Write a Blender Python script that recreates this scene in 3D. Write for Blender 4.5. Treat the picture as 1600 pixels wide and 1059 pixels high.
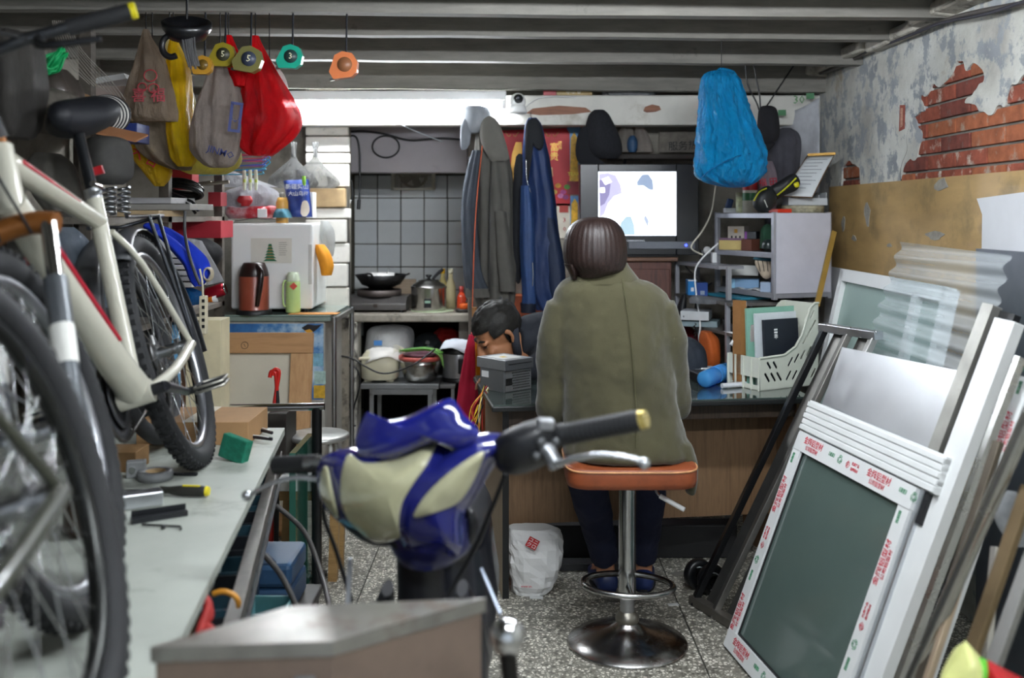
import bpy, math, random
from mathutils import Vector, Matrix, Euler, noise
R = math.radians; PI = math.pi; V = Vector
random.seed(7)
for o in list(bpy.data.objects): bpy.data.objects.remove(o)
scene = bpy.context.scene
col = scene.collection
# ---------------------------------------------------------------- camera
FPX, CX, HY, CH = 1556.0, 800.0, 335.0, 1.45          # focal length in px, principal point, horizon row, eye height
cd = bpy.data.cameras.new('camera'); cam = bpy.data.objects.new('camera', cd); col.objects.link(cam)
cam.location = (0, 0, CH); cam.rotation_euler = (R(90), 0, 0)
cd.sensor_width = 36; cd.lens = FPX/1600*36; cd.shift_y = -(529.5-HY)/1600
cd.clip_start = .05
cd.dof.use_dof = True; cd.dof.focus_distance = 3.75; cd.dof.aperture_fstop = 2.2
scene.camera = cam
# ---------------------------------------------------------------- world, exposure
wd = bpy.data.worlds.new('world'); scene.world = wd; wd.use_nodes = True
bg = wd.node_tree.nodes['Background']; bg.inputs[0].default_value = (.80, .90, 1.0, 1); bg.inputs[1].default_value = .42
scene.view_settings.view_transform = 'Standard'; scene.view_settings.look = 'None'
scene.view_settings.exposure = 0.95; scene.view_settings.gamma = 1.0; scene.view_settings.use_curve_mapping = False
BACK_TUBE, FRONT_TUBE = 120.0, 145.0                   # strength of the fluorescent tubes
# ---------------------------------------------------------------- helpers
def P(x, y, D): return V(((x-CX)/FPX*D, D, CH+(HY-y)/FPX*D))
def PZ(x, y, z):
    D = (CH-z)*FPX/(y-HY); return V(((x-CX)/FPX*D, D, z))
def PX(x, y, X):
    D = X*FPX/(x-CX); return V((X, D, CH+(HY-y)/FPX*D))
def W(p, D): return p*D/FPX
def C(h, k=1.0):
    h = h.lstrip('#'); r = []
    for i in (0, 2, 4):
        c = int(h[i:i+2], 16)/255; r.append((c/12.92 if c <= .04045 else ((c+.055)/1.055)**2.4)*k)
    return (r[0], r[1], r[2], 1)
class MB:
    def __init__(s): s.v = []; s.f = []; s.sm = []
    def add(s, vs, fs, smooth=False):
        o = len(s.v); s.v += [V(v) for v in vs]
        for f in fs: s.f.append([i+o for i in f]); s.sm.append(smooth)
        return s
    def box(s, c, d, r=(0, 0, 0), M=None):
        m = Matrix.Translation(V(c)) @ Euler(r).to_matrix().to_4x4()
        if M is not None: m = M @ m
        x, y, z = d[0]/2, d[1]/2, d[2]/2
        vs = [m @ V((a*x, b*y, c_*z)) for c_ in (-1, 1) for b in (-1, 1) for a in (-1, 1)]
        return s.add(vs, [(0, 2, 3, 1), (4, 5, 7, 6), (0, 1, 5, 4), (2, 6, 7, 3), (0, 4, 6, 2), (1, 3, 7, 5)])
    def bb(s, a, b, M=None):
        return s.box([(p+q)/2 for p, q in zip(a, b)], [abs(q-p) for p, q in zip(a, b)], M=M)
    def bar(s, a, b, w, h=None, up=(0, 0, 1)):
        a, b = V(a), V(b); d = (b-a); L = d.length; d.normalize(); u = V(up)
        if abs(d.dot(u)) > .98: u = V((0, 1, 0))
        x = d.cross(u).normalized(); z = x.cross(d).normalized()
        m = Matrix((x, d, z)).transposed().to_4x4(); m.translation = (a+b)/2
        return s.box((0, 0, 0), (w, L, h or w), M=m)
    def tube(s, pts, r, n=8, closed=False, sub=0, cap=True, flat=1.0):
        pts = [V(p) for p in pts]; rs = list(r) if isinstance(r, (list, tuple)) else [r]*len(pts)
        if sub: pts, rs = crom(pts, rs, sub, closed)
        m = len(pts); rings = []; up = None
        for i, p in enumerate(pts):
            a = pts[(i-1) % m] if (closed or i) else p; b = pts[(i+1) % m] if (closed or i < m-1) else p
            t = (b-a)
            t = t.normalized() if t.length > 1e-9 else V((0, 0, 1))
            if up is None:
                up = V((0, 0, 1)) if abs(t.z) < .9 else V((1, 0, 0))
            x = t.cross(up)
            if x.length < 1e-6: x = t.cross(V((.3, .9, .2)))
            x.normalize(); up = x.cross(t).normalized()
            rings.append([p+(x*math.cos(k*2*PI/n)+up*math.sin(k*2*PI/n)*flat)*rs[i] for k in range(n)])
        vs = [v for q in rings for v in q]; fs = []
        for i in range(m if closed else m-1):
            j = (i+1) % m
            for k in range(n): l = (k+1) % n; fs.append((i*n+k, i*n+l, j*n+l, j*n+k))
        s.add(vs, fs, True)
        if cap and not closed: s.add(rings[0], [tuple(range(n))[::-1]]); s.add(rings[-1], [tuple(range(n))])
        return s
    def cyl(s, a, b, r, r2=None, n=16): return s.tube([a, b], [r, r if r2 is None else r2], n)
    def lathe(s, prof, o=(0, 0, 0), ax=(0, 0, 1), n=24, smooth=True):
        q = V((0, 0, 1)).rotation_difference(V(ax).normalized()); o = V(o); vs = []; fs = []; m = len(prof)
        for (r, h) in prof:
            for k in range(n): a = 2*PI*k/n; vs.append(o+q @ V((r*math.cos(a), r*math.sin(a), h)))
        for i in range(m-1):
            for k in range(n): l = (k+1) % n; fs.append((i*n+k, i*n+l, (i+1)*n+l, (i+1)*n+k))
        s.add(vs, fs, smooth)
        if prof[0][0] > 1e-4: s.add(vs[:n], [tuple(range(n))[::-1]])
        if prof[-1][0] > 1e-4: s.add(vs[-n:], [tuple(range(n))])
        return s
    def ell(s, c, r, rot=(0, 0, 0), n=20, m=12):
        M = Matrix.Translation(V(c)) @ Euler(rot).to_matrix().to_4x4(); vs = []; fs = []
        for i in range(m+1):
            t = PI*i/m
            for k in range(n):
                a = 2*PI*k/n; vs.append(M @ V((r[0]*math.sin(t)*math.cos(a), r[1]*math.sin(t)*math.sin(a), -r[2]*math.cos(t))))
        for i in range(m):
            for k in range(n): l = (k+1) % n; fs.append((i*n+k, i*n+l, (i+1)*n+l, (i+1)*n+k))
        return s.add(vs, fs, True)
    def prism(s, poly, t, M=None, smooth=False):
        M = M or Matrix(); n = len(poly)
        if sum(poly[i][0]*poly[(i+1) % n][1]-poly[(i+1) % n][0]*poly[i][1] for i in range(n)) < 0: poly = poly[::-1]
        vs = [M @ V((x, y, 0)) for x, y in poly]+[M @ V((x, y, t)) for x, y in poly]
        s.add(vs, [tuple(range(n))[::-1], tuple(range(n, 2*n))])
        return s.add(vs, [(i, (i+1) % n, n+(i+1) % n, n+i) for i in range(n)], smooth)
    def surf(s, fn, nu, nv, t=0.0, smooth=True):
        vs = [V(fn(i/nu, j/nv)) for j in range(nv+1) for i in range(nu+1)]; fs = []
        for j in range(nv):
            for i in range(nu): a = j*(nu+1)+i; fs.append((a, a+1, a+nu+2, a+nu+1))
        if not t: return s.add(vs, fs, smooth)
        w = nu+1; nn = []
        for j in range(nv+1):
            for i in range(w):
                a = vs[j*w+min(i+1, nu)]-vs[j*w+max(i-1, 0)]; b = vs[min(j+1, nv)*w+i]-vs[max(j-1, 0)*w+i]
                c = a.cross(b); nn.append(c.normalized() if c.length > 1e-12 else V((0, 0, 1)))
        s.add(vs, fs, smooth)
        v2 = [p-n*t for p, n in zip(vs, nn)]; s.add(v2, [f[::-1] for f in fs], smooth)
        o = len(s.v)-2*len(vs); N = len(vs)
        e = [(i, i+1) for i in range(nu)]+[(j*w+nu, (j+1)*w+nu) for j in range(nv)]+[(nv*w+i+1, nv*w+i) for i in range(nu)][::-1]+[((j+1)*w, j*w) for j in range(nv)]
        for a, b in e: s.f.append([o+b, o+a, o+N+a, o+N+b]); s.sm.append(False)
        return s
    def loft(s, secs, n=32, wr=0.0, k=0, seed=0, cap=True, sq=1.0, ky=6.0, dz=1.0, fine=0.0):
        """secs: (x, y, z, half width x, half depth y); wr wrinkle amount, k pleats around, sq superellipse power"""
        vs = []; fs = []; m = len(secs)
        for i, (x, y, z, a, b) in enumerate(secs):
            for j in range(n):
                t = 2*PI*j/n; c, d = math.cos(t), math.sin(t)
                if sq != 1: c = math.copysign(abs(c)**sq, c); d = math.copysign(abs(d)**sq, d)
                q = 1.0
                if k: q += wr*math.sin(k*t+seed+1.3*math.sin(z*ky+seed))
                if wr: q += wr*1.2*noise.noise(V((c*2.2+seed, d*2.2, z*ky*1.2)))+.6*wr*noise.noise(V((c*5+seed, d*5, z*ky*2.6)))
                if fine: q += fine*noise.noise(V((c*9+seed, d*9, z*34)))+.7*fine*noise.noise(V((c*19+seed, d*19, z*55)))
                vs.append((x+a*c*q, y+b*d*max(.15, 1+(q-1)*dz), z))
        for i in range(m-1):
            for j in range(n): l = (j+1) % n; fs.append((i*n+j, i*n+l, (i+1)*n+l, (i+1)*n+j))
        s.add(vs, fs, True)
        if cap: s.add(vs[:n], [tuple(range(n))[::-1]], True); s.add(vs[-n:], [tuple(range(n))], True)
        return s
    def ploft(s, rows, D, n=32, wr=0.0, k=0, seed=0, sub=4, **kw):
        """rows: (pixel row y, left x, right x, half depth m[, extra D])"""
        q = []
        for r in rows:
            d = D+(r[4] if len(r) > 4 else 0); c = P((r[1]+r[2])/2, r[0], d)
            q.append((c.x, c.y, c.z, W((r[2]-r[1])/2, d), r[3]))
        if sub > 1: q = resample(q, sub)
        return s.loft(q, n, wr, k, seed, **kw)
    def xf(s, M, i0=0):
        for i in range(i0, len(s.v)): s.v[i] = M @ s.v[i]
        return s
    def build(s, name, mat, parent=None, bevel=0, remesh=0, smooth=None, sub=0, local=False, seg=2, smooth_it=6, disp=None):
        """parent None: a top-level mesh with its origin at its base; local: vertices are in the parent's frame"""
        if parent is None:
            zs = min(v.z for v in s.v); n = len(s.v)
            org = V((sum(v.x for v in s.v)/n, sum(v.y for v in s.v)/n, zs)); M = Matrix.Translation(-org)
        else:
            org = V((0, 0, 0)); M = Matrix() if local else WM[parent.name].inverted()
        me = bpy.data.meshes.new(name); me.from_pydata([M @ v for v in s.v], [], s.f); me.update()
        me.polygons.foreach_set('use_smooth', s.sm if smooth is None else [smooth]*len(s.f))
        me.materials.append(mat)
        o = bpy.data.objects.new(name, me); col.objects.link(o)
        if parent is None: o.location = org; WM[o.name] = Matrix.Translation(org)
        else: o.parent = parent; WM[o.name] = WM[parent.name].copy()
        if bevel:
            b = o.modifiers.new('bevel', 'BEVEL'); b.width = bevel; b.segments = seg; b.limit_method = 'ANGLE'; b.angle_limit = R(40)
        if remesh:
            b = o.modifiers.new('remesh', 'REMESH'); b.mode = 'VOXEL'; b.voxel_size = remesh; b.use_smooth_shade = True
            if smooth_it:
                b = o.modifiers.new('smooth', 'SMOOTH'); b.factor = .5; b.iterations = smooth_it
        if disp:
            tx = bpy.data.textures.new('folds', 'CLOUDS'); tx.noise_scale = disp[1]; tx.noise_depth = 3; b = o.modifiers.new('folds', 'DISPLACE'); b.texture = tx; b.strength = disp[0]; b.mid_level = .5
        if sub:
            b = o.modifiers.new('sub', 'SUBSURF'); b.levels = sub; b.render_levels = sub
        return o
WM = {}
def crom(p, r, sub, closed=False):
    o = []; q = []; m = len(p)
    for i in range(m if closed else m-1):
        g = (lambda j: p[j % m]) if closed else (lambda j: p[max(0, min(m-1, j))])
        a, b, c, d = g(i-1), g(i), g(i+1), g(i+2)
        for k in range(sub):
            t = k/sub
            o.append(.5*((2*b)+(c-a)*t+(2*a-5*b+4*c-d)*t*t+(3*b-a-3*c+d)*t**3)); q.append(r[i]*(1-t)+r[(i+1) % m]*t)
    if not closed: o.append(p[-1]); q.append(r[-1])
    return o, q
def resample(q, sub):
    out = []; m = len(q)
    for i in range(m-1):
        a, b, c, d = q[max(i-1, 0)], q[i], q[i+1], q[min(i+2, m-1)]
        for k in range(sub):
            t = k/sub; out.append(tuple(.5*((2*B)+(C_-A)*t+(2*A-5*B+4*C_-D_)*t*t+(3*B-A-3*C_+D_)*t**3) for A, B, C_, D_ in zip(a, b, c, d)))
    out.append(q[-1]); return out
def tag(o, label, cat, group=None, kind=None):
    o['label'] = label; o['category'] = cat
    if group: o['group'] = group
    if kind: o['kind'] = kind
    return o
def thing(name, label, cat, loc=(0, 0, 0), rz=0.0, group=None):
    o = bpy.data.objects.new(name, None); col.objects.link(o); o.empty_display_size = .05
    o.location = loc; o.rotation_euler = (0, 0, rz)
    WM[o.name] = Matrix.Translation(V(loc)) @ Matrix.Rotation(rz, 4, 'Z')
    return tag(o, label, cat, group)
def struct(name, mb, m, **kw):
    o = mb.build(name, m, None, **kw); o['kind'] = 'structure'; return o
def dup(root, loc, rz=0.0, label=None):
    def cp(o, par):
        c = o.copy(); col.objects.link(c); c.parent = par
        for ch in o.children: cp(ch, c)
        return c
    r = cp(root, None); r.location = loc; r.rotation_euler = (0, 0, rz)
    WM[r.name] = Matrix.Translation(V(loc)) @ Matrix.Rotation(rz, 4, 'Z')
    if label: r['label'] = label
    return r
def frame(o, x, y):
    """matrix of a plane: origin, x direction, y direction (made square), z the normal"""
    x = V(x).normalized(); z = x.cross(V(y)).normalized(); y = z.cross(x)
    m = Matrix((x, y, z)).transposed().to_4x4(); m.translation = V(o); return m
TEXTS = []
def text(s, size, M, mat, parent, name='lettering', ext=.0003, align='CENTER', sx=1.0):
    TEXTS.append((s, size, M, mat, parent, name, ext, align, sx))
def flush_text():
    objs = []
    for (s, size, M, mt, par, name, ext, al, sx) in TEXTS:
        c = bpy.data.curves.new('txt', 'FONT'); c.body = s; c.size = size; c.extrude = ext; c.align_x = al; c.align_y = 'CENTER'
        c.resolution_u = 1; c.offset = size*.006
        o = bpy.data.objects.new('txt', c); col.objects.link(o); objs.append(o)
    dg = bpy.context.evaluated_depsgraph_get(); dg.update()
    for o, (s, size, M, mt, par, name, ext, al, sx) in zip(objs, TEXTS):
        me = bpy.data.meshes.new_from_object(o.evaluated_get(dg))
        T = WM[par.name].inverted() @ M @ Matrix.Diagonal((sx, 1, 1, 1)); me.transform(T); me.materials.clear(); me.materials.append(mt)
        n = bpy.data.objects.new(name, me); col.objects.link(n); n.parent = par
        c = o.data; bpy.data.objects.remove(o); bpy.data.curves.remove(c)
# ---------------------------------------------------------------- materials
MATS = {}
def nodes(name):
    m = bpy.data.materials.new(name); m.use_nodes = True; nt = m.node_tree
    return m, nt, nt.nodes['Principled BSDF']
def N(nt, t, **kw):
    n = nt.nodes.new(t)
    for k, v in kw.items():
        if k.startswith('i_'):
            key = k[2:]; key = int(key) if key.isdigit() else key.replace('_', ' ')
            n.inputs[key].default_value = v
        else: setattr(n, k, v)
    return n
def ramp(nt, fac, stops, interp='LINEAR'):
    r = nt.nodes.new('ShaderNodeValToRGB'); r.color_ramp.interpolation = interp; e = r.color_ramp.elements
    while len(e) < len(stops): e.new(.5)
    for q, (p, c) in zip(e, stops): q.position = p; q.color = c
    nt.links.new(fac, r.inputs[0]); return r.outputs[0]
def noise_n(nt, sc, det=4, rough=.55, vec=None, stretch=None):
    n = N(nt, 'ShaderNodeTexNoise'); n.inputs['Scale'].default_value = sc; n.inputs['Detail'].default_value = det; n.inputs['Roughness'].default_value = rough
    tc = N(nt, 'ShaderNodeTexCoord').outputs['Object']
    if stretch:
        mp = N(nt, 'ShaderNodeMapping'); mp.inputs['Scale'].default_value = stretch; nt.links.new(tc, mp.inputs[0]); tc = mp.outputs[0]
    nt.links.new(tc, n.inputs['Vector']); return n.outputs['Fac']
def mixc(nt, f, a, b):
    m = N(nt, 'ShaderNodeMix', data_type='RGBA')
    for s, v in ((m.inputs[0], f), (m.inputs[6], a), (m.inputs[7], b)):
        if isinstance(v, (tuple, float, int)): s.default_value = v
        else: nt.links.new(v, s)
    return m.outputs[2]
def bump(nt, b, h, st=.3, dist=.002):
    n = N(nt, 'ShaderNodeBump'); n.inputs['Strength'].default_value = st; n.inputs['Distance'].default_value = dist
    nt.links.new(h, n.inputs['Height']); nt.links.new(n.outputs[0], b.inputs['Normal'])
def mat(colr, rough=.5, metal=0., var=.12, sc=9., bmp=0., bsc=80., dirt=None, damt=.5, dsc=6., stretch=None, coat=0., trans=0., alpha=1., ior=1.45, sheen=0., emit=0.):
    """procedural colour with mottled variation, optional stains (dirt colour, amount) and relief"""
    key = (colr, rough, metal, var, sc, bmp, bsc, dirt, damt, dsc, stretch, coat, trans, alpha, sheen, emit)
    if key in MATS: return MATS[key]
    m, nt, b = nodes('m_'+colr.strip('#')); c = C(colr)
    lo = tuple(x*(1-var) for x in c[:3])+(1,); hi = tuple(min(1, x*(1+var)) for x in c[:3])+(1,)
    o = ramp(nt, noise_n(nt, sc, 5, .6, stretch=stretch), [(.3, lo), (.7, hi)])
    if dirt:
        f = ramp(nt, noise_n(nt, dsc, 6, .65), [(.78-damt*.48, (0, 0, 0, 1)), (.78-damt*.48+.16, (1, 1, 1, 1))])
        o = mixc(nt, f, o, C(dirt))
    nt.links.new(o, b.inputs['Base Color'])
    b.inputs['Roughness'].default_value = rough; b.inputs['Metallic'].default_value = metal; b.inputs['IOR'].default_value = ior
    if coat: b.inputs['Coat Weight'].default_value = coat; b.inputs['Coat Roughness'].default_value = .08
    if trans: b.inputs['Transmission Weight'].default_value = trans
    if sheen: b.inputs['Sheen Weight'].default_value = sheen
    if alpha < 1: b.inputs['Alpha'].default_value = alpha
    if emit:
        nt.links.new(o, b.inputs['Emission Color']); b.inputs['Emission Strength'].default_value = emit
    if bmp: bump(nt, b, noise_n(nt, bsc, 4, .6), bmp)
    if metal > .5 and rough < .5:
        rr = ramp(nt, noise_n(nt, 14, 5, .6), [(.2, (rough*.85,)*3+(1,)), (.85, (min(1, rough*1.45),)*3+(1,))]); nt.links.new(rr, b.inputs['Roughness'])
    MATS[key] = m; return m
def film(colr, thin=.35, rough=.25, var=.15, tr=.5, bmp=.8):
    """thin plastic bag film: partly see-through, scatters light from behind, glossy and crumpled"""
    key = ('film', colr, thin, rough, tr)
    if key in MATS: return MATS[key]
    m, nt, b = nodes('m_film'); c = C(colr)
    o = ramp(nt, noise_n(nt, 12, 5, .6), [(.3, tuple(x*(1-var) for x in c[:3])+(1,)), (.7, tuple(min(1, x*(1+var)) for x in c[:3])+(1,))])
    nt.links.new(o, b.inputs['Base Color']); b.inputs['Roughness'].default_value = rough
    bump(nt, b, noise_n(nt, 26, 6, .65, stretch=(1.3, 1.3, .5)), bmp, .06)
    tl = N(nt, 'ShaderNodeBsdfTranslucent'); nt.links.new(o, tl.inputs[0])
    tp = N(nt, 'ShaderNodeBsdfTransparent'); tp.inputs[0].default_value = tuple(.5+.5*x for x in c[:3])+(1,)
    m1 = N(nt, 'ShaderNodeMixShader'); m1.inputs[0].default_value = tr; nt.links.new(b.outputs[0], m1.inputs[1]); nt.links.new(tl.outputs[0], m1.inputs[2])
    m2 = N(nt, 'ShaderNodeMixShader'); m2.inputs[0].default_value = thin; nt.links.new(m1.outputs[0], m2.inputs[1]); nt.links.new(tp.outputs[0], m2.inputs[2])
    nt.links.new(m2.outputs[0], nt.nodes['Material Output'].inputs[0]); MATS[key] = m; return m
def glassy(colr='#ffffff', rough=.02, tp=.7):
    """thin clear sheet: mirror-like gloss over straight transparency"""
    key = ('glassy', colr, rough, tp)
    if key in MATS: return MATS[key]
    m, nt, b = nodes('m_clear'); b.inputs['Base Color'].default_value = C(colr); b.inputs['Roughness'].default_value = rough
    t = N(nt, 'ShaderNodeBsdfTransparent'); t.inputs[0].default_value = C(colr)
    x = N(nt, 'ShaderNodeMixShader'); x.inputs[0].default_value = tp
    nt.links.new(b.outputs[0], x.inputs[1]); nt.links.new(t.outputs[0], x.inputs[2]); nt.links.new(x.outputs[0], nt.nodes['Material Output'].inputs[0])
    MATS[key] = m; return m
def wood(c1, c2, rough=.55, axis=(1, 8, 8), sc=5., coat=0., bmp=.15):
    key = ('wood', c1, c2, axis, sc, rough)
    if key in MATS: return MATS[key]
    m, nt, b = nodes('m_wood'); f = noise_n(nt, sc, 8, .62, stretch=axis)
    nt.links.new(ramp(nt, f, [(.32, C(c2)), (.5, C(c1)), (.68, C(c2)), (.8, C(c1))]), b.inputs['Base Color'])
    b.inputs['Roughness'].default_value = rough; b.inputs['Coat Weight'].default_value = coat; bump(nt, b, f, bmp); MATS[key] = m; return m
def emission(colr, st):
    key = ('em', colr, st)
    if key in MATS: return MATS[key]
    m, nt, b = nodes('m_emit'); b.inputs['Base Color'].default_value = C(colr); b.inputs['Emission Color'].default_value = C(colr); b.inputs['Emission Strength'].default_value = st
    MATS[key] = m; return m
def terrazzo():
    m, nt, b = nodes('m_terrazzo'); tc = N(nt, 'ShaderNodeTexCoord').outputs['Object']
    v = N(nt, 'ShaderNodeTexVoronoi'); v.inputs['Scale'].default_value = 80; v.inputs['Randomness'].default_value = 1; nt.links.new(tc, v.inputs['Vector'])
    chip = ramp(nt, v.outputs['Color'], [(.0, C('#45433d')), (.25, C('#5d5b53')), (.45, C('#c4c0b2')), (.6, C('#efebde')), (.85, C('#f4f0e4')), (1, C('#8f8b80'))])
    e = N(nt, 'ShaderNodeTexVoronoi', feature='DISTANCE_TO_EDGE'); e.inputs['Scale'].default_value = 80; nt.links.new(tc, e.inputs['Vector'])
    g = ramp(nt, e.outputs['Distance'], [(.08, (0, 0, 0, 1)), (.2, (1, 1, 1, 1))])
    o = mixc(nt, g, C('#7b786d'), chip)
    d = ramp(nt, noise_n(nt, 2.2, 6, .6), [(.48, (0, 0, 0, 1)), (.8, (.6,)*3+(1,))])
    o = mixc(nt, d, o, C('#4d4a42')); nt.links.new(o, b.inputs['Base Color'])
    nt.links.new(ramp(nt, noise_n(nt, 5, 5), [(.3, (.28,)*3+(1,)), (.7, (.6,)*3+(1,))]), b.inputs['Roughness']); return m
def plaster():
    """old wall: blue-grey paint flaking off cream limewash, damp stains"""
    m, nt, b = nodes('m_plaster')
    base = ramp(nt, noise_n(nt, 3, 6, .65), [(.25, C('#96928a')), (.5, C('#c3c3ba')), (.75, C('#dbdcd6'))])
    sep = N(nt, 'ShaderNodeSeparateXYZ'); nt.links.new(N(nt, 'ShaderNodeTexCoord').outputs['Object'], sep.inputs[0])
    side = N(nt, 'ShaderNodeMapRange'); side.inputs['From Min'].default_value = -.05; side.inputs['From Max'].default_value = .25; nt.links.new(sep.outputs['Y'], side.inputs[0])
    pk = ramp(nt, noise_n(nt, 9, 8, .72), [(.44, (1, 1, 1, 1)), (.5, (0, 0, 0, 1))])
    mul = N(nt, 'ShaderNodeMath', operation='MULTIPLY'); nt.links.new(pk, mul.inputs[0]); nt.links.new(side.outputs[0], mul.inputs[1])
    paint = ramp(nt, noise_n(nt, 5, 5), [(.3, C('#868b8f')), (.7, C('#a9adb0'))])
    o = mixc(nt, mul.outputs[0], base, paint)
    st = ramp(nt, noise_n(nt, 2.1, 7, .7), [(.62, (0, 0, 0, 1)), (.72, (.7,)*3+(1,))])
    o = mixc(nt, st, o, C('#8c7448')); nt.links.new(o, b.inputs['Base Color']); b.inputs['Roughness'].default_value = .85
    bump(nt, b, noise_n(nt, 22, 7, .7), .5, .01); return m
DARK = mat('#17181b', .5); BLK = mat('#0f1012', .35); RUB = mat('#1d1e20', .75, bmp=.2)
CHROME = mat('#d4d6d8', .12, 1., .05); STEEL = mat('#a9abad', .3, 1., .15, dirt='#6a655c', damt=.35); ALU = mat('#c9ccd0', .32, 1., .08)
WHITEP = mat('#e6e7e6', .45, var=.04); WPAP = mat('#e9eaea', .7, var=.04)
# ================================================================ the room
XW = 1.64                                               # face of the right wall
fl = struct('floor', MB().bb((-2.3, -1.2, -.08), (1.85, 6.9, -.006)), mat('#4a4842', .8))
TZ = terrazzo(); sm = None
for i in range(-2, 3):
    for j in range(-4, 4):
        x0, y0 = .62+1.2*(i-1), 3.58+1.2*(j-1)
        if x0 > 1.7 or x0+1.2 < -2.3 or y0 > 6.8: continue
        if sm is None:
            o = MB().bb((-.597, -.597, -.006), (.597, .597, 0)).build('floor_slab', TZ, fl, local=True); sm = o
        else:
            o = sm.copy(); col.objects.link(o); o.parent = fl
        o.location = V((x0+.6, y0+.6, 0))-fl.location
# right wall: mortar core, single bricks where the plaster has come off, flaking plaster in front
wr = struct('wall_right', MB().bb((1.655, -1.2, 0), (1.75, 6.9, 2.6)), mat('#77726a', .9, var=.3, bmp=.4, bsc=60))
def wq(x, y): p = PX(x, y, XW); return (p.y, p.z)
HOLE = [wq(*p) for p in ((1405, 296), (1412, 262), (1436, 236), (1440, 205), (1428, 188), (1447, 170), (1440, 150), (1458, 128), (1490, 115), (1497, 96), (1507, 88), (1514, 108), (1534, 103), (1541, 122), (1522, 140), (1508, 160), (1530, 170), (1572, 163), (1580, 135), (1600, 118), (1660, 80), (1720, 100), (1760, 190), (1700, 320))]
HOLE2 = [wq(*p) for p in ((1313, 296), (1318, 258), (1330, 250), (1345, 262), (1347, 296))]
def inside(p, poly):
    r = False; n = len(poly)
    for i in range(n):
        a, b = poly[i], poly[(i+1) % n]
        if (a[1] > p[1]) != (b[1] > p[1]) and p[0] < (b[0]-a[0])*(p[1]-a[1])/(b[1]-a[1])+a[0]: r = not r
    return r
def bare(y, z):
    n = V((y*7, z*7, 3)); d = .035*noise.noise(n)+.02*noise.noise(n*3.3)
    e = .035*noise.noise(n+V((9, 4, 1)))+.02*noise.noise(n*3.3+V((5, 5, 5)))
    return inside((y+d, z+e), HOLE) or inside((y+d*.5, z+e*.5), HOLE2)
BR = [mat('#8c4a38', .9, var=.35, sc=20, bmp=.5, bsc=70, dirt='#c4bcae', damt=.5, dsc=15), mat('#703b31', .9, var=.35, sc=20, bmp=.5, bsc=70, dirt='#6a625a', damt=.45, dsc=12), mat('#9a5a3c', .9, var=.3, sc=20, bmp=.5, bsc=70, dirt='#a39a8c', damt=.45, dsc=14)]
rnd = random.Random(3); r0 = 0; z = 1.50
while z < 2.18:
    y = 2.45+(.125 if r0 % 2 else 0)
    while y < 5.2:
        L = .24
        if any(bare(y+L*t, z+.055*s) for t in (0, .25, .5, .75, 1) for s in (0, .5, 1)):
            d = rnd.uniform(-.003, .004)
            MB().bb((1.643+d, y, z), (1.662, y+L, z+.054)).build('brick', rnd.choice(BR), wr, bevel=.004)
        y += .25
    z += .0635; r0 += 1
pm = MB(); c = .010; Y0, Z0 = 2.4, 1.5; ny, nz = int(3.3/c), int(.78/c)
keep = [[not bare(Y0+(i+.5)*c, Z0+(j+.5)*c) for i in range(ny)] for j in range(nz)]
vid = {}
def pv(i, j, back=False):
    k = (i, j, back)
    if k not in vid:
        n = V((i*.23, j*.23, 1)); vid[k] = len(pm.v)
        pm.v.append(V((1.656 if back else XW-.002+.004*noise.noise(V((i*.03, j*.03, 2))), Y0+i*c+.009*noise.noise(n), Z0+j*c+.009*noise.noise(n+V((7, 3, 0))))))
    return vid[k]
for j in range(nz):
    for i in range(ny):
        if not keep[j][i]: continue
        pm.f.append([pv(i, j), pv(i, j+1), pv(i+1, j+1), pv(i+1, j)]); pm.sm.append(False)
        for (di, dj, a, b) in ((1, 0, (1, 0), (1, 1)), (-1, 0, (0, 1), (0, 0)), (0, 1, (1, 1), (0, 1)), (0, -1, (0, 0), (1, 0))):
            I, J = i+di, j+dj
            if 0 <= I < ny and 0 <= J < nz and not keep[J][I]:
                A, B = (i+a[0], j+a[1]), (i+b[0], j+b[1])
                pm.f.append([pv(*A), pv(*B), pv(*B, True), pv(*A, True)]); pm.sm.append(False)
nb = {}
for f in pm.f:                                       # round off the broken edge of the plaster
    if any(pm.v[i].x > 1.65 for i in f):
        a, b, c_, d_ = f
        for p, q in ((a, b), (c_, d_)): nb.setdefault(p, set()).add(q); nb.setdefault(q, set()).add(p)
for it in range(4):
    nv = {i: sum((pm.v[j] for j in s_), V((0, 0, 0)))/len(s_) for i, s_ in nb.items() if len(s_) > 1}
    for i, p in nv.items(): pm.v[i] = pm.v[i].lerp(p, .6)
PLS = plaster()
pm.bb((XW, -1.2, 0), (1.656, Y0, 2.6)); pm.bb((XW, Y0, 0), (1.656, 6.9, Z0)); pm.bb((XW, Y0+ny*c, Z0), (1.656, 6.9, Z0+nz*c)); pm.bb((XW, Y0, Z0+nz*c), (1.656, 6.9, 2.6))
pl = pm.build('plaster', PLS, wr)
# cracked ledge where the wall meets the beams
lg = MB()
for k in range(14):
    a = 3.3+k*.25; lg.box((XW-.03+.012*math.sin(k*2.1), a, 2.205+.01*math.sin(k*1.3)), (.10+.03*math.sin(k*1.7), .26, .05), (0, .12*math.sin(k), .06*math.sin(k*3)))
struct('trim_1', lg, mat('#b5b0a4', .9, var=.25, bmp=.6, bsc=40, dirt='#4d473d', damt=.5, dsc=14), bevel=.012)
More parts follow.
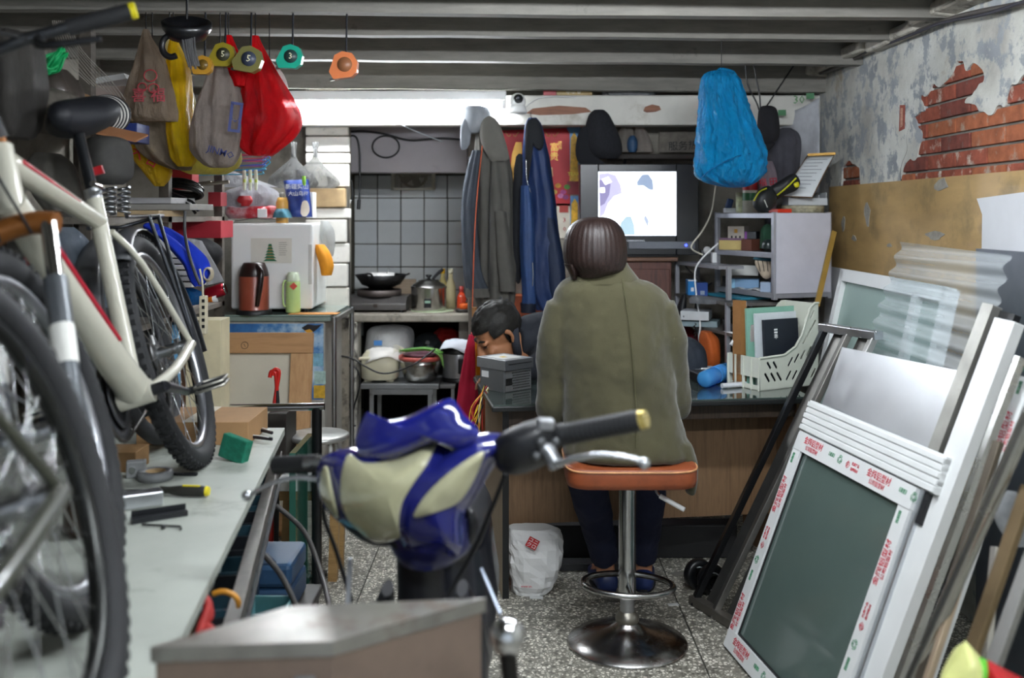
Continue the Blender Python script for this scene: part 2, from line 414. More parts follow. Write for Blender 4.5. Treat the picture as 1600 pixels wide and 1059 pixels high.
# left wall, back wall with kitchen recess
PW = mat('#8c877d', .9, var=.2, bmp=.3, bsc=30, dirt='#5b554b', damt=.5, dsc=3)
struct('wall_left', MB().bb((-2.3, -1.2, 0), (-2.15, 6.9, 2.6)), PW)
wb = struct('wall_back', MB().bb((-2.15, 6.42, 0), (-.25, 6.6, 2.6)).bb((-.25, 5.62, 0), (1.655, 6.6, 2.6)).bb((-2.15, 5.55, 0), (-1.03, 6.42, 2.6)), PW)
lin = MB().bb((-1.03, 5.6, 1.685), (-.25, 5.75, 2.3)); struct('trim_2', lin, mat('#928d90', .85, var=.08, sc=4, dirt='#837e80', damt=.3), bevel=.006)
TL = [mat('#e4e8e9', .22, var=.03, coat=.3), mat('#dde2e4', .25, var=.04, coat=.3, dirt='#cfccbd', damt=.25), mat('#e2e5e4', .2, var=.03, coat=.3)]
struct('trim_3', MB().bb((-1.03, 6.41, .2), (-.25, 6.418, 2.3)), mat('#4d4a40', .9))
TG = [o for o in col.objects if o.name == 'trim_3'][0]; tmesh = []
for m in TL: tmesh.append(None)
for i in range(-1, 6):
    for j in range(7):
        x0 = P(589, 345, 6.38).x+(i-1)*.15; z0 = P(589, 453.4, 6.38).z+(j-2)*.1478
        if x0 < -1.03 or x0+.15 > -.24: continue
        k = rnd.randrange(3)
        if tmesh[k] is None:
            o = MB().bb((-.0722, -.006, -.0712), (.0722, .0, .0712)).build('tile', TL[k], TG, local=True, bevel=.003); tmesh[k] = o
        else:
            o = tmesh[k].copy(); col.objects.link(o); o.parent = TG
        o.location = V((x0+.075+rnd.uniform(-.001, .001), 6.408, z0+.074))-TG.location; o.rotation_euler = (rnd.uniform(-.006, .006), rnd.uniform(-.006, .006), rnd.uniform(-.006, .006))
# white-painted brick pier beside the recess
pier = struct('trim_4', MB().bb((-1.10, 5.42, .4), (-.905, 5.6, 2.3)), mat('#7a7468', .9, var=.3, bmp=.4))
WB = [mat('#e0ddd5', .7, var=.08, bmp=.4, bsc=30, dirt='#8d8474', damt=.4, dsc=9), mat('#d5d1c6', .75, var=.1, bmp=.4, bsc=30, dirt='#5c5346', damt=.5, dsc=7), mat('#b59a72', .8, var=.2, bmp=.3)]
z = .42; k = 0
while z < 2.2:
    h = rnd.choice((.06, .09, .11, .13)); off = rnd.uniform(-.012, .02)
    MB().bb((-1.12, 5.395+off*.5, z), (-.895+off, 5.44, z+h-.008)).build('brick', WB[0 if rnd.random() < .6 else (1 if rnd.random() < .8 else 2)], pier, bevel=.006)
    z += h; k += 1
# ceiling boards and joists
cl = struct('ceiling', MB().bb((-2.3, -1.2, 2.38), (1.75, 6.9, 2.44)), mat('#55524c', .9, var=.25, stretch=(1, 8, 1)))
for k in range(24):
    MB().bb((-2.3+k*.17, -1.2, 2.368), (-2.3+k*.17+.162, 6.9, 2.38)).build('board', mat('#64615a', .85, var=.3, stretch=(9, 1, 1), dirt='#3b372f', damt=.45), cl)
BM = mat('#807d76', .8, var=.16, sc=7, stretch=(1, 6, 6), bmp=.3, dirt='#4a453e', damt=.3, dsc=9)
for k, (D, zb) in enumerate(((5.2, 2.108), (4.65, 2.168), (4.15, 2.197), (3.7, 2.199), (3.22, 2.2), (2.7, 2.2), (1.9, 2.2), (1.3, 2.2), (.7, 2.2), (.1, 2.2))):
    m = MB(); n = 24; x0, x1 = -2.2, 1.66; t = .012*(1 if k % 2 else -.6)
    for i in range(n):
        a, b = x0+(x1-x0)*i/n, x0+(x1-x0)*(i+1)/n
        f = lambda x: zb-.0095*(x+.4)+.004*noise.noise(V((x*2.5, D, k)))
        y = lambda x: D+.006*noise.noise(V((x*2, D+4, k)))
        vs = [(a, y(a), f(a)), (b, y(b), f(b)), (b, y(b)+.065, f(b)), (a, y(a)+.065, f(a)), (a, y(a), 2.37), (b, y(b), 2.37), (b, y(b)+.065, 2.37), (a, y(a)+.065, 2.37)]
        m.add(vs, [(0, 3, 2, 1), (0, 1, 5, 4), (2, 3, 7, 6)]+([(0, 4, 7, 3)] if i == 0 else [])+([(1, 2, 6, 5)] if i == n-1 else []))
    m.build('beam', BM, cl, smooth=False)
# white cross beam over the recess, with bare-wood scars
cb = struct('trim_5', MB().bb((-1.6, 5.3, 1.925), (1.66, 5.42, 2.085)), mat('#d2d0c8', .6, var=.06, dirt='#a8a191', damt=.4, dsc=5, bmp=.2), bevel=.008)
SC = wood('#8a5433', '#6d3c22')
for (xa, xb, ya, yb) in ((822, 925, 165, 180), (1005, 1033, 163, 176)):
    a, b = P(xa, yb, 5.298), P(xb, ya, 5.298); w = b.x-a.x; h = b.z-a.z
    poly = [(0, .2*h), (.2*w, 0), (.7*w, .1*h), (w, .35*h), (.9*w, .8*h), (.5*w, h), (.1*w, .7*h)]
    MB().prism(poly, .003, frame((a.x, 5.3, a.z), (1, 0, 0), (0, 0, 1))).build('bare_patch', SC, cb)
# ---------------------------------------------------------------- the two fluorescent lamps
def tube_lamp(x0, x1, y, z, strength, label, drop):
    t = thing('tube_lamp', label, 'lamp', ((x0+x1)/2, y, z), group='fluorescent tube lamps')
    MB().bb((x0, y-.022, z+.022), (x1, y+.028, z+.072)).build('batten', WHITEP, t, bevel=.006)
    for x in (x0+.012, x1-.012): MB().bb((x-.012, y-.016, z-.02), (x+.012, y+.016, z+.03)).build('lamp_holder', WHITEP, t, bevel=.003)
    MB().cyl((x0+.024, y, z), (x1-.024, y, z), .014, n=10).build('tube', emission('#f2f8ff', strength), t)
    for x in (x0+.2, x1-.2): MB().cyl((x, y, z+.07), (x, y, z+.07+drop), .004, n=6).build('hanger', STEEL, t)
a = P(422, 160, 5.225); b = P(791, 160, 5.225)
tube_lamp(a.x, b.x, 5.225, 2.025, BACK_TUBE, 'lit white fluorescent tube on the white beam above the kitchen recess', .012)
tube_lamp(-.25, 1.0, 2.45, 2.13, FRONT_TUBE, 'lit fluorescent tube hung across the joists above the stool', .07)
tube_lamp(-.2, 1.0, .75, 2.13, FRONT_TUBE, 'lit fluorescent tube hung across the joists at the shop entrance', .07)
# ================================================================ right: frames and sheets leaning on the wall
def hit(M, x, y):
    """where the line of sight through a pixel meets the plane of M, in the plane's own metres"""
    I = M.inverted(); o = I @ V((0, 0, CH)); d = (I.to_3x3() @ V(((x-CX)/FPX, 1, (HY-y)/FPX)))
    t = -o.z/d.z; p = o+d*t; return (p.x, p.y)
def off(M, n): return M @ Matrix.Translation((0, 0, n))
def quad(M, pts): return [hit(M, *p) for p in pts]
def pbar(m, M, p0, p1, w, t):
    a, b = hit(M, *p0), hit(M, *p1); return lbar(m, M, a, b, w, t)
def lbar(m, M, a, b, w, t):
    a, b = V(a), V(b); d = (b-a).normalized(); n = V((-d.y, d.x))*w/2
    return m.prism([a+n, b+n, b-n, a-n], t, M)
# plane A: normal points to the room (towards -x); u runs towards the camera, v up the lean
u = V((.15, -.988, 0)); MA = frame((.731, 3.378, 0), u, (.302, .046, .80))
if (MA.to_3x3() @ V((0, 0, 1))).x > 0: raise SystemExit('plane A flipped')
WALU = mat('#dfe1e0', .4, var=.03); RED = mat('#c3263a', .6, var=.1); GRN = mat('#2f8a5a', .6, var=.1); GASK = mat('#1c1d1e', .6)
# --- sash with printed protective tape
ts = thing('glazed_window', 'white window sash with red printed tape and grey glass leaning in front', 'window sash', (.78, 3.0, 0))
def tape_rail(name, p, d, L, w, th, par, M=MA):
    """a frame member from point p along d (plane metres) with tape lettering"""
    d = V(d).normalized(); p = V(p); n = V((-d.y, d.x)); m = MB().prism([p-n*w/2, p+d*L-n*w/2, p+d*L+n*w/2, p+n*w/2], th, M)
    o = m.build(name, WALU, par, bevel=.002)
    F = M @ Matrix.Translation((p.x, p.y, th+.0006)) @ Matrix.Rotation(math.atan2(d.y, d.x), 4, 'Z'); k = .05; i = 0
    while k < L-.06:
        T = lambda dx, dy: F @ Matrix.Translation((k+dx, dy, 0))
        q = i % 3
        if q == 0:
            text('金飚铝型材', .026, T(.07, .009), RED, o); text('公司铝型材', .017, T(.07, -.013), RED, o); k += .17
        elif q == 1:
            text('▤▤▤', .016, T(.03, .006), GRN, o, sx=.9); text('♻', .026, T(.085, .004), GRN, o); k += .125
        else:
            text('优质产品', .011, T(.055, .010), RED, o); text('金飚铝材', .011, T(.055, -.006), RED, o); text('㊣', .026, T(.012, .0), RED, o); k += .12
        i += 1
    return o
bl = V(hit(MA, 1150, 1000)); tl = V(hit(MA, 1263, 706)); tr = V(hit(MA, 1430, 778))
Wd = tr.x-bl.x+.02; H = tl.y; sw = .055
a0 = bl.x; a1 = tr.x+.01
tape_rail('stile', (a0+sw*.2, 0.0), (0, 1), H+.05, sw, .03, ts)
tape_rail('stile', (a1, 0.0), (0, 1), H+.05, sw, .03, ts)
tape_rail('rail', (a0-.01, H+.025), (1, 0), a1-a0+.04, .062, .032, ts)
tape_rail('rail', (a0-.01, .03), (1, 0), a1-a0+.04, .06, .032, ts)
rb = MB()
for i in range(5): rb.bb((a0-.02, H+.062+i*.02, 0), (a1+.10, H+.062+i*.02+.0165, .034-.002*(i % 2)), M=MA)
rb.bb((a0-.02, H+.06, 0), (a1+.10, H+.165, .028), M=MA)
rb.build('ribbed_head_rail', WALU, ts, bevel=.002)
MB().bb((a0+.03, .05, .010), (a1-.025, H+.0, .016), M=MA).build('pane', mat('#55645f', .12, var=.05, sc=3, coat=.5), ts)
gk = MB()
for (x0, x1, y0, y1) in ((a0+.036, a0+.042, .06, H), (a1-.033, a1-.027, .06, H), (a0+.036, a1-.027, .06, .066), (a0+.036, a1-.027, H-.008, H-.002)): gk.bb((x0, y0, .012), (x1, y1, .022), M=MA)
gk.build('gasket', GASK, ts)
MB().bb((a1+.03, 0, -.005), (a1+.05, H+.06, .02), M=MA).build('outer_channel', ALU, ts)
MB().bb((a1+.02, H-.03, -.004), (a1+.075, H+.055, .018), M=MA).build('corner_block', DARK, ts)
# --- bright metal sheet behind the sash
MB_ = off(MA, -.05); q = quad(MB_, ((1318, 543), (1501, 580), (1470, 715), (1275, 660)))
o = MB().prism([q[0], q[1], (q[1][0], 0.02), (q[0][0], .02)], .006, MB_).build('metal_sheet', mat('#b9bbbe', .3, .85, var=.06, sc=3), None)
tag(o, 'plain silvery metal sheet standing behind the printed-tape sash', 'sheet')
# --- narrow sliding-window track frame, end on
tf = thing('window_track', 'long bare aluminium window track with three grooves leaning beside the desk', 'window frame', (.70, 3.6, 0))
B0 = V((.672, 3.70, 0)); T0 = V((1.165, 3.70, 1.03)); e = V((.05, -.115, 0))
mats = (mat('#232426', .3, .8), mat('#8d8b86', .35, .9), mat('#b9b8b4', .3, .95, dirt='#8e6f4b', damt=.35))
for i in range(3):
    MB().bar(B0+e*i, T0+e*i, .022, .034, up=(0, 1, 0)).build('rail', mats[i], tf, bevel=.002)
    if i < 2: MB().bar(B0+e*(i+.5)+V((.02, 0, 0)), T0+e*(i+.5)+V((.02, 0, 0)), .06, .004, up=(-.9, -.4, .4)).build('groove_web', mat('#6f6e6b', .35, .9), tf)
MB().bar(T0-e*.15, T0+e*2.15, .04, .03).build('end_piece', ALU, tf, bevel=.003); MB().bar(B0-e*.15+V((.01, 0, .018)), B0+e*2.15+V((.01, 0, .018)), .04, .03).build('end_piece', mat('#77736c', .4, .8), tf, bevel=.003)
for i in range(3): MB().ell(T0+e*i+V((-.004, -.02, .012)), (.006, .006, .006), n=8, m=6).build('rivet', CHROME, tf)
# --- white-framed window with clouded glass
MC = frame((1.16, 4.22, 0), (-.01, -1, 0), (.265, 0, 1.2)); wf = thing('framed_window', 'white-framed window with clouded panes behind the corrugated sheet', 'window', (1.16, 3.9, 0))
tl = hit(MC, 1326, 424); w = 1.05; h = tl[1]; x0 = tl[0]
for (a, b, wd) in (((x0+.02, .0), (x0+.02, h), .045), ((x0+w*.78, 0), (x0+w*.78, h-.03), .05), ((x0, h-.02), (x0+w, h-.02), .05), ((x0+w, 0), (x0+w, h), .05), ((x0, .4), (x0+w, .4), .04)):
    m = MB(); lbar(m, MC, a, b, wd, .035); m.build('frame_bar', WALU, wf, bevel=.003)
MB().bb((x0+.03, .03, .008), (x0+w-.02, h-.04, .014), M=MC).build('pane', glassy('#b9cfc8', .25, .35), wf)
# backing boards seen through the glass
MK = off(MC, -.035); q = quad(MK, ((1333, 470), (1385, 470)))
o = MB().bb((q[0][0]+.06, .03, -.012), (q[0][0]+.30, q[0][1], 0), M=MK).build('brown_card', mat('#a58470', .8, var=.1), None); tag(o, 'brown hardboard strip showing through the white-framed window', 'board')
ML = frame((1.52, 4.7, 0), (0, -1, 0), (.07, 0, 1.17)); q = hit(ML, 1296, 416)
o = MB().bb((q[0], 0, 0), (q[0]+.85, q[1], .012), M=ML).build('white_board', mat('#dfe2e3', .5, var=.04, dirt='#9a938a', damt=.25, dsc=9), None); tag(o, 'white board leaning on the plywood, behind the white-framed window', 'board')
# --- corrugated clear plastic sheet
MD = off(MC, .06); c4 = [V(p) for p in quad(MD, ((1408, 378), (1588, 401), (1500, 735), (1345, 570)))]
c4[1].x = min(c4[1].x, c4[0].x+1.15); c4[2].x = c4[1].x-.02
def cs(a, b):
    top = c4[0].lerp(c4[1], a); bot = c4[3].lerp(c4[2], a); p = top.lerp(bot, b)
    return MD @ V((p.x, p.y, .009*math.sin(p.y*2*PI/.062)+.03*b*0+.02*a))
o = MB().surf(cs, 24, 110).build('corrugated_sheet', glassy('#eef4f6', .05, .68), None); tag(o, 'clear corrugated plastic roofing sheet propped over the framed window', 'plastic sheet')
# --- plywood sheet on the wall, pale board in front of it
PY = mat('#b2935f', .6, var=.14, sc=4, stretch=(1, .7, 3), dirt='#8b7650', damt=.55, dsc=4, coat=.15)
ya, za = wq(1302, 292); pw = thing('plywood_sheet', 'stained tan plywood sheet fixed along the brick wall', 'board', (XW-.01, 4, .35))
MB().bb((XW-.022, 2.2, .35), (XW-.006, ya, za)).build('panel', PY, pw)
for (x, y, w_, h_) in ((1363, 335, .07, .10), (1342, 372, .06, .028), (1470, 368, .16, .03), (1480, 288, .11, .05), (1398, 383, .05, .02), (1325, 350, .05, .07)):
    Y, Z = wq(x, y); poly = [(math.cos(t)*w_/2*(1+.3*math.sin(3*t+x)), math.sin(t)*h_/2*(1+.25*math.cos(2*t+y))) for t in [i*PI/6 for i in range(12)]]
    MB().prism(poly, .002, frame((XW-.022, Y, Z), (0, -1, 0), (0, 0, 1))).build('paper_remnant', mat('#9b978d', .9, var=.2, sc=30), pw)
o = MB().prism([(3.40, 1.45), (3.44, 1.505), (2.3, 1.56), (2.3, .9), (3.42, .8)], .008, frame((XW-.035, 0, 0), (0, 1, 0), (0, 0, 1))).build('pale_board', mat('#d8dadd', .5, var=.03, dirt='#b7b6b4', damt=.3), None)
tag(o, 'pale grey board leaning over the plywood sheet near the shop front', 'board')
o = MB().bb((XW-.075, 2.3, .0), (XW-.055, 3.36, 1.335)).build('dark_board', mat('#777c84', .35, .5, var=.1), None); tag(o, 'dark grey panel below the pale board on the wall', 'board')
# --- long bars in front, nearest the camera
def leanbar(name, label, p0, p1, w, t, n, m, bev=.003, M=MA, cat='bar', ends=0):
    q = MB(); Mo = off(M, n); a, b = V(hit(Mo, *p0)), V(hit(Mo, *p1))
    d = (b-a)
    if b.y > .02: b = b-d*((b.y-.02)/d.y) if abs(d.y) > 1e-6 else b       # run down to the floor
    lbar(q, Mo, a, b, w, t); o = q.build(name, m, None, bevel=bev); return tag(o, label, cat)
leanbar('door_stile', 'wide white aluminium stile running full length right of the printed sash', (1585, 505), (1400, 1000), .085, .03, -.02, WALU, cat='aluminium profile')
o = leanbar('door_stile', 'grey weathered aluminium stile behind the corrugated sheet', (1558, 480), (1400, 900), .05, .03, -.05, mat('#a3a29c', .4, .8, dirt='#6a665d', damt=.4), cat='aluminium profile')
leanbar('aluminium_profile', 'dark-edged aluminium channel just behind the wide white stile', (1578, 490), (1385, 980), .10, .02, -.065, mat('#2c2d2f', .4, .6), cat='aluminium profile')
leanbar('aluminium_profile', 'brown anodised profile standing under the corner of the printed sash', (1452, 770), (1330, 1059), .05, .02, -.035, mat('#7f6a55', .4, .6), cat='aluminium profile')
leanbar('aluminium_profile', 'thin bright profile leaning right of the wide white stile', (1600, 560), (1480, 880), .02, .02, .0, mat('#c9cac8', .25, .95), cat='aluminium profile')
m = MB(); a, b = PZ(1330, 1190, 0), P(1612, 640, 2.05); m.cyl(b, V((.75, 2.28, .005)), .0165, n=14); o = m.build('steel_pipe', mat('#b9b8b2', .22, .95), None); tag(o, 'shiny round steel pipe leaning at the right edge', 'pipe')
for i, (p0, p1, D0, D1, w, cl_, lb) in enumerate((
        ((1560, 690), (1440, 1059), 2.3, 2.15, .022, '#6b6358', 'dull brown-grey profile leaning just right of the steel pipe'),
        ((1608, 760), (1505, 1059), 2.05, 1.95, .03, '#7d6b50', 'dull gold profile leaning at the right edge'),
        ((1620, 850), (1545, 1059), 1.95, 1.85, .03, '#8d8c89', 'grey profile in the bottom right corner'),
        ((1516, 860), (1450, 1059), 2.2, 2.1, .014, '#c7b39a', 'thin cut-off bright strip above the snack bag, leftmost of the pair'),
        ((1556, 855), (1538, 1059), 2.2, 2.1, .018, '#d6d2cb', 'thin cut-off bright strip above the snack bag, rightmost of the pair'))):
    a, b = P(*p0, D0), P(*p1, D1); d = (b-a); b = b+d*((.0-b.z)/d.z)
    o = MB().bar(a, b, w, .016, up=(1, .4, 0)).build('aluminium_profile', mat(cl_, .35, .8, dirt='#54483c', damt=.3), None, bevel=.002); tag(o, lb, 'aluminium profile')
# printed frame end at the far right edge
tq = thing('glazed_window', 'end of another red-printed sash cut off by the right edge', 'window sash', (1.2, 2.1, 0))
MQ = off(MA, -.10); p = V(hit(MQ, 1592, 600)); g = V(hit(MQ, 1592, 745)); tape_rail('stile', (p.x+.04, 0.02), (0, 1), p.y, .055, .02, tq, MQ)
# clear crumpled bag and snack packet in the corner
o = MB().ploft([(770, 1575, 1590, .02), (800, 1560, 1612, .06), (830, 1568, 1610, .06), (850, 1580, 1604, .02)], 2.3, wr=.12, k=5).build('plastic_bag', film('#dfe2e4', .55), None); tag(o, 'crumpled clear bag caught between profiles at the right edge', 'bag')
sb = thing('snack_bag', 'yellow and red snack packet in the bottom right corner', 'bag', P(1540, 1059, 1.75))
def pillow(x0, x1, fn, D, hd, nm, m, par, nu=16, nv=16):
    def f(a, b):
        c = fn(a, b); k = max(0, (1-(2*a-1)**4)*(1-(2*b-1)**4)); p = P(c[0], c[1], D); return p+V((0, -hd*k-.012*noise.noise(p*18), 0))
    def g(a, b):
        c = fn(1-a, b); k = max(0, (1-(2*a-1)**4)*(1-(2*b-1)**4)); p = P(c[0], c[1], D); return p+V((0, hd*k, 0))
    return MB().surf(f, nu, nv).surf(g, nu, nv).build(nm, m, par)
ln = lambda a, b, c, d: (lambda s, t: ((a[0]*(1-s)+b[0]*s)*(1-t)+(d[0]*(1-s)+c[0]*s)*t, (a[1]*(1-s)+b[1]*s)*(1-t)+(d[1]*(1-s)+c[1]*s)*t))
pillow(0, 0, ln((1508, 1000), (1540, 1035), (1510, 1110), (1465, 1075)), 1.75, .04, 'packet_body', mat('#d9dc8f', .35, var=.15, coat=.4), sb)
pillow(0, 0, ln((1542, 1030), (1610, 1065), (1590, 1130), (1518, 1095)), 1.76, .05, 'red_flap', mat('#a81b20', .35, var=.15, coat=.4), sb)
pillow(0, 0, ln((1532, 1026), (1543, 1031), (1515, 1108), (1504, 1100)), 1.735, .03, 'green_band', mat('#5cb52f', .4), sb)
_y, _z = wq(1411, 184)
rpr = thing('paper_strip', 'torn red paper strip stuck on the grey plaster beside the bricks', 'paper', (XW-.006, _y, _z-.05)); MB().prism([(-.03, -.055), (.028, -.048), (.034, .05), (-.02, .056)], .002, frame((XW-.004, _y, _z), (0, -1, 0), (0, 0, 1))).build('strip', mat('#8e4a3c', .8, var=.3, sc=40), rpr); MB().prism([(-.012, -.04), (.012, -.036), (.014, .04), (-.01, .042)], .001, frame((XW-.0062, _y, _z), (0, -1, 0), (0, 0, 1))).build('faded_print', mat('#b98a74', .8, var=.4, sc=80), rpr)
MB().tube([V((XW+.0025, wq(x, y)[0], wq(x, y)[1])) for x, y in ((1421, 200), (1417, 215), (1418, 235), (1410, 255), (1407, 275), (1410, 290))], .005, 6, sub=3).build('crack', mat('#3b362f', .9), wr)
# ================================================================ helpers for figures and pierced panels
HOLED = []
def holed(poly, holes, t, M, name, m, parent): HOLED.append((poly, holes, t, M, name, m, parent))
def flush_holed():
    objs = []
    for (poly, holes, t, M, name, m, par) in HOLED:
        c = bpy.data.curves.new('h', 'CURVE'); c.dimensions = '2D'; c.fill_mode = 'BOTH'; c.extrude = t/2
        for pl_ in [poly]+holes:
            s = c.splines.new('POLY'); s.points.add(len(pl_)-1); s.use_cyclic_u = True
            for q, (x, y) in zip(s.points, pl_): q.co = (x, y, 0, 1)
        o = bpy.data.objects.new('h', c); col.objects.link(o); objs.append(o)
    dg = bpy.context.evaluated_depsgraph_get(); dg.update()
    for o, (poly, holes, t, M, name, m, par) in zip(objs, HOLED):
        me = bpy.data.meshes.new_from_object(o.evaluated_get(dg)); me.transform(WM[par.name].inverted() @ M); me.materials.clear(); me.materials.append(m)
        n = bpy.data.objects.new(name, me); col.objects.link(n); n.parent = par
        c = o.data; bpy.data.objects.remove(o); bpy.data.curves.remove(c)
def slot(cx, cy, l, w, a, n=5):
    p = []; d = V((math.cos(a), math.sin(a))); e = V((-d.y, d.x))
    for s in (1, -1):
        for i in range(n+1):
            t = -PI/2+PI*i/n; p.append(V((cx, cy))+s*(d*(l/2+w/2*math.cos(t))+e*w/2*math.sin(t)))
    return [(q.x, q.y) for q in p]
def keepif(mb, cond):
    fs = []; sm_ = []
    for f, s in zip(mb.f, mb.sm):
        c = sum((mb.v[i] for i in f), V((0, 0, 0)))/len(f)
        if cond(c): fs.append(f); sm_.append(s)
    mb.f, mb.sm = fs, sm_
    used = sorted({i for f in fs for i in f}); mp = {i: k for k, i in enumerate(used)}
    mb.v = [mb.v[i] for i in used]; mb.f = [[mp[i] for i in f] for f in fs]; return mb
def head(mb, M):
    """head in its own frame: face to -y, crown up, ears at +-x"""
    i0 = len(mb.v)
    mb.ell((0, .015, .045), (.074, .096, .092)); mb.ell((0, -.03, -.035), (.058, .066, .075)); mb.ell((0, -.062, -.085), (.026, .026, .022))
    mb.tube([(0, -.085, .035), (0, -.105, .0), (0, -.112, -.018)], [.010, .013, .015], 8); mb.ell((.012, -.098, -.022), (.010, .010, .008)); mb.ell((-.012, -.098, -.022), (.010, .010, .008))
    mb.ell((0, -.083, -.052), (.024, .014, .009)); mb.ell((0, -.08, -.062), (.020, .014, .008))
    for s in (-1, 1):
        mb.ell((s*.032, -.075, .032), (.026, .014, .010)); mb.ell((s*.038, -.066, -.012), (.022, .022, .018))
        mb.tube([(s*.074, .012, .028), (s*.086, .024, .030), (s*.088, .028, .005), (s*.080, .016, -.022)], [.009, .010, .009, .008], 8, sub=3)
    mb.cyl((0, .03, -.02), (0, .045, -.15), .052, .058)
    return mb.xf(M, i0)
def hand(mb, wr, d, nrm, L=.17, curl=.5, side=1):
    """palm and five fingers; d points along the hand, nrm out of the back of the hand"""
    d = V(d).normalized(); n = V(nrm); n = (n-d*n.dot(d)).normalized(); x = d.cross(n)*side; w = V(wr); p = w+d*L*.45
    m = Matrix((x, d, n)).transposed()
    i0 = len(mb.v); mb.ell((0, 0, 0), (L*.24, L*.30, L*.085)); T = m.to_4x4(); T.translation = w+d*L*.26; mb.xf(T, i0)
    for k, (o, ln_) in enumerate(((-.16, .42), (-.055, .48), (.05, .45), (.15, .36))):
        b = w+d*L*.48+x*L*o; q = [b-d*L*.12]; a = 0; c = b
        for s_ in (.42, .33, .25): q.append(c); a += curl; c = c+(d*math.cos(a)-n*math.sin(a))*L*ln_*s_*1.1
        q.append(c); mb.tube(q, [L*.05, L*.05, L*.046, L*.042, L*.034], 8)
    b = w+d*L*.12-x*L*.17; mb.tube([b, b+(d*.5-x*.55-n*.2)*L*.22, b+(d*.9-x*.5-n*.35)*L*.36, b+(d*1.25-x*.25-n*.5)*L*.42], [L*.07, L*.06, L*.05, L*.04], 8)
SKIN = mat('#b98364', .5, var=.08, sc=20)
# ================================================================ desk
DA = R(8); dk = thing('desk', 'wooden desk with dark glass-covered top and open kneehole', 'desk', (-.036, 3.76, 0), DA)
DM = WM[dk.name]
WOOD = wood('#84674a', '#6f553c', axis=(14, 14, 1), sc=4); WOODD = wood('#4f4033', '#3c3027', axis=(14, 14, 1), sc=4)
MB().bb((-.05, -.09, .722), (1.2, .6, .742)).build('top', mat('#191b1b', .4), dk, bevel=.004, local=True)
MB().bb((-.045, -.085, .742), (1.195, .595, .748)).build('glass_plate', mat('#3c4743', .06, var=.1, coat=.6), dk, local=True)
MB().prism([(0, .0), (.58, 0), (.58, .722), (.0, .722), (0, .10)], .024, frame((0, 0, 0), (0, 1, 0), (0, 0, 1))).build('side_panel', wood('#8d7a63', '#75634d', axis=(14, 14, 1), sc=4), dk, local=True)
MB().bb((0, -.004, .0), (.024, .002, .722)).build('edge_strip', BLK, dk, local=True)
MB().bb((1.17, 0, 0), (1.195, .58, .722)).build('side_panel', WOOD, dk, local=True)
MB().bb((.024, .20, .215), (1.17, .218, .65)).build('front_panel', WOOD, dk, local=True)
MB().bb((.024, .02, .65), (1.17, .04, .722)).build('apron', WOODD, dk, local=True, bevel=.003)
# ================================================================ stool
SX, SY = .39, 3.37
st = thing('bar_stool', 'chrome pedestal stool with worn orange-brown leather seat', 'stool', (SX, SY, 0))
RUST = mat('#b4b3b1', .22, 1., .1, dirt='#6a5544', damt=.6, dsc=8)
MB().lathe([(.0, 0), (.2, 0), (.204, .004), (.2, .01), (.15, .026), (.10, .040), (.06, .056), (.038, .072), (.034, .08), (0, .08)], n=48).build('base', RUST, st, local=True)
MB().lathe([(.036, .072), (.04, .08), (.04, .095), (.03, .105), (.026, .11)], n=32).build('collar', mat('#8d897f', .35, .9), st, local=True)
MB().cyl((0, 0, .09), (0, 0, .2), .0245, n=28).build('inner_pole', STEEL, st, local=True)
MB().cyl((0, 0, .155), (0, 0, .57), .0295, n=28).build('sleeve', mat('#aeb0b0', .16, 1., .08), st, local=True)
ring = [(.152*math.cos(t), -.02+.105*math.sin(t), .205+.012*math.cos(t)*-.5) for t in [i*2*PI/20 for i in range(20)]]
MB().tube(ring, .0105, 10, closed=True, sub=2).tube([(0, -.02, .2), (0, -.125, .205)], .009).build('footrest', mat('#9d9d9b', .22, 1.), st, local=True)
MB().box((0, 0, .553), (.16, .16, .02)).build('seat_plate', DARK, st, local=True)
def seat(u_, v_):
    return ()
sm_ = MB()
def ss(a, n=40):
    r = []
    for (z, k) in ((.563, .93), (.568, .985), (.585, 1.0), (.612, 1.0), (.626, .985), (.631, .94), (.627, .6), (.626, .0)):
        r.append([(.215*k*math.copysign(abs(math.cos(t))**.28, math.cos(t)), .18*k*math.copysign(abs(math.sin(t))**.28, math.sin(t)), z+.008*(math.cos(t)*k)**2*(1 if z > .6 else .3)) for t in [i*2*PI/n for i in range(n)]])
    return r
rg = ss(0); n = 40; sm_.add([p for q in rg for p in q], [(i*n+k, i*n+(k+1) % n, (i+1)*n+(k+1) % n, (i+1)*n+k) for i in range(len(rg)-1) for k in range(n)]+[tuple(range(n))[::-1]], True)
sm_.build('seat', mat('#7d3f22', .45, var=.2, sc=10, bmp=.25, bsc=70, dirt='#5f3020', damt=.45, dsc=8), st, local=True)
MB().tube([(.215*math.copysign(abs(math.cos(t))**.28, math.cos(t)), .18*math.copysign(abs(math.sin(t))**.28, math.sin(t))-.0, .622+.006*math.cos(t)**2) for t in [i*2*PI/48 for i in range(48)]], .0035, 6, closed=True).build('piping', mat('#c08a5c', .5, var=.3, sc=30), st, local=True)
MB().tube([(.06, -.05, .556), (.085, -.06, .545), (.098, -.07, .52), (.16, -.10, .49)], .0055, 8, sub=3).build('lever', CHROME, st, local=True); MB().cyl((.10, -.072, .518), (.175, -.108, .483), .008, n=10).build('lever_sleeve', WHITEP, st, local=True)
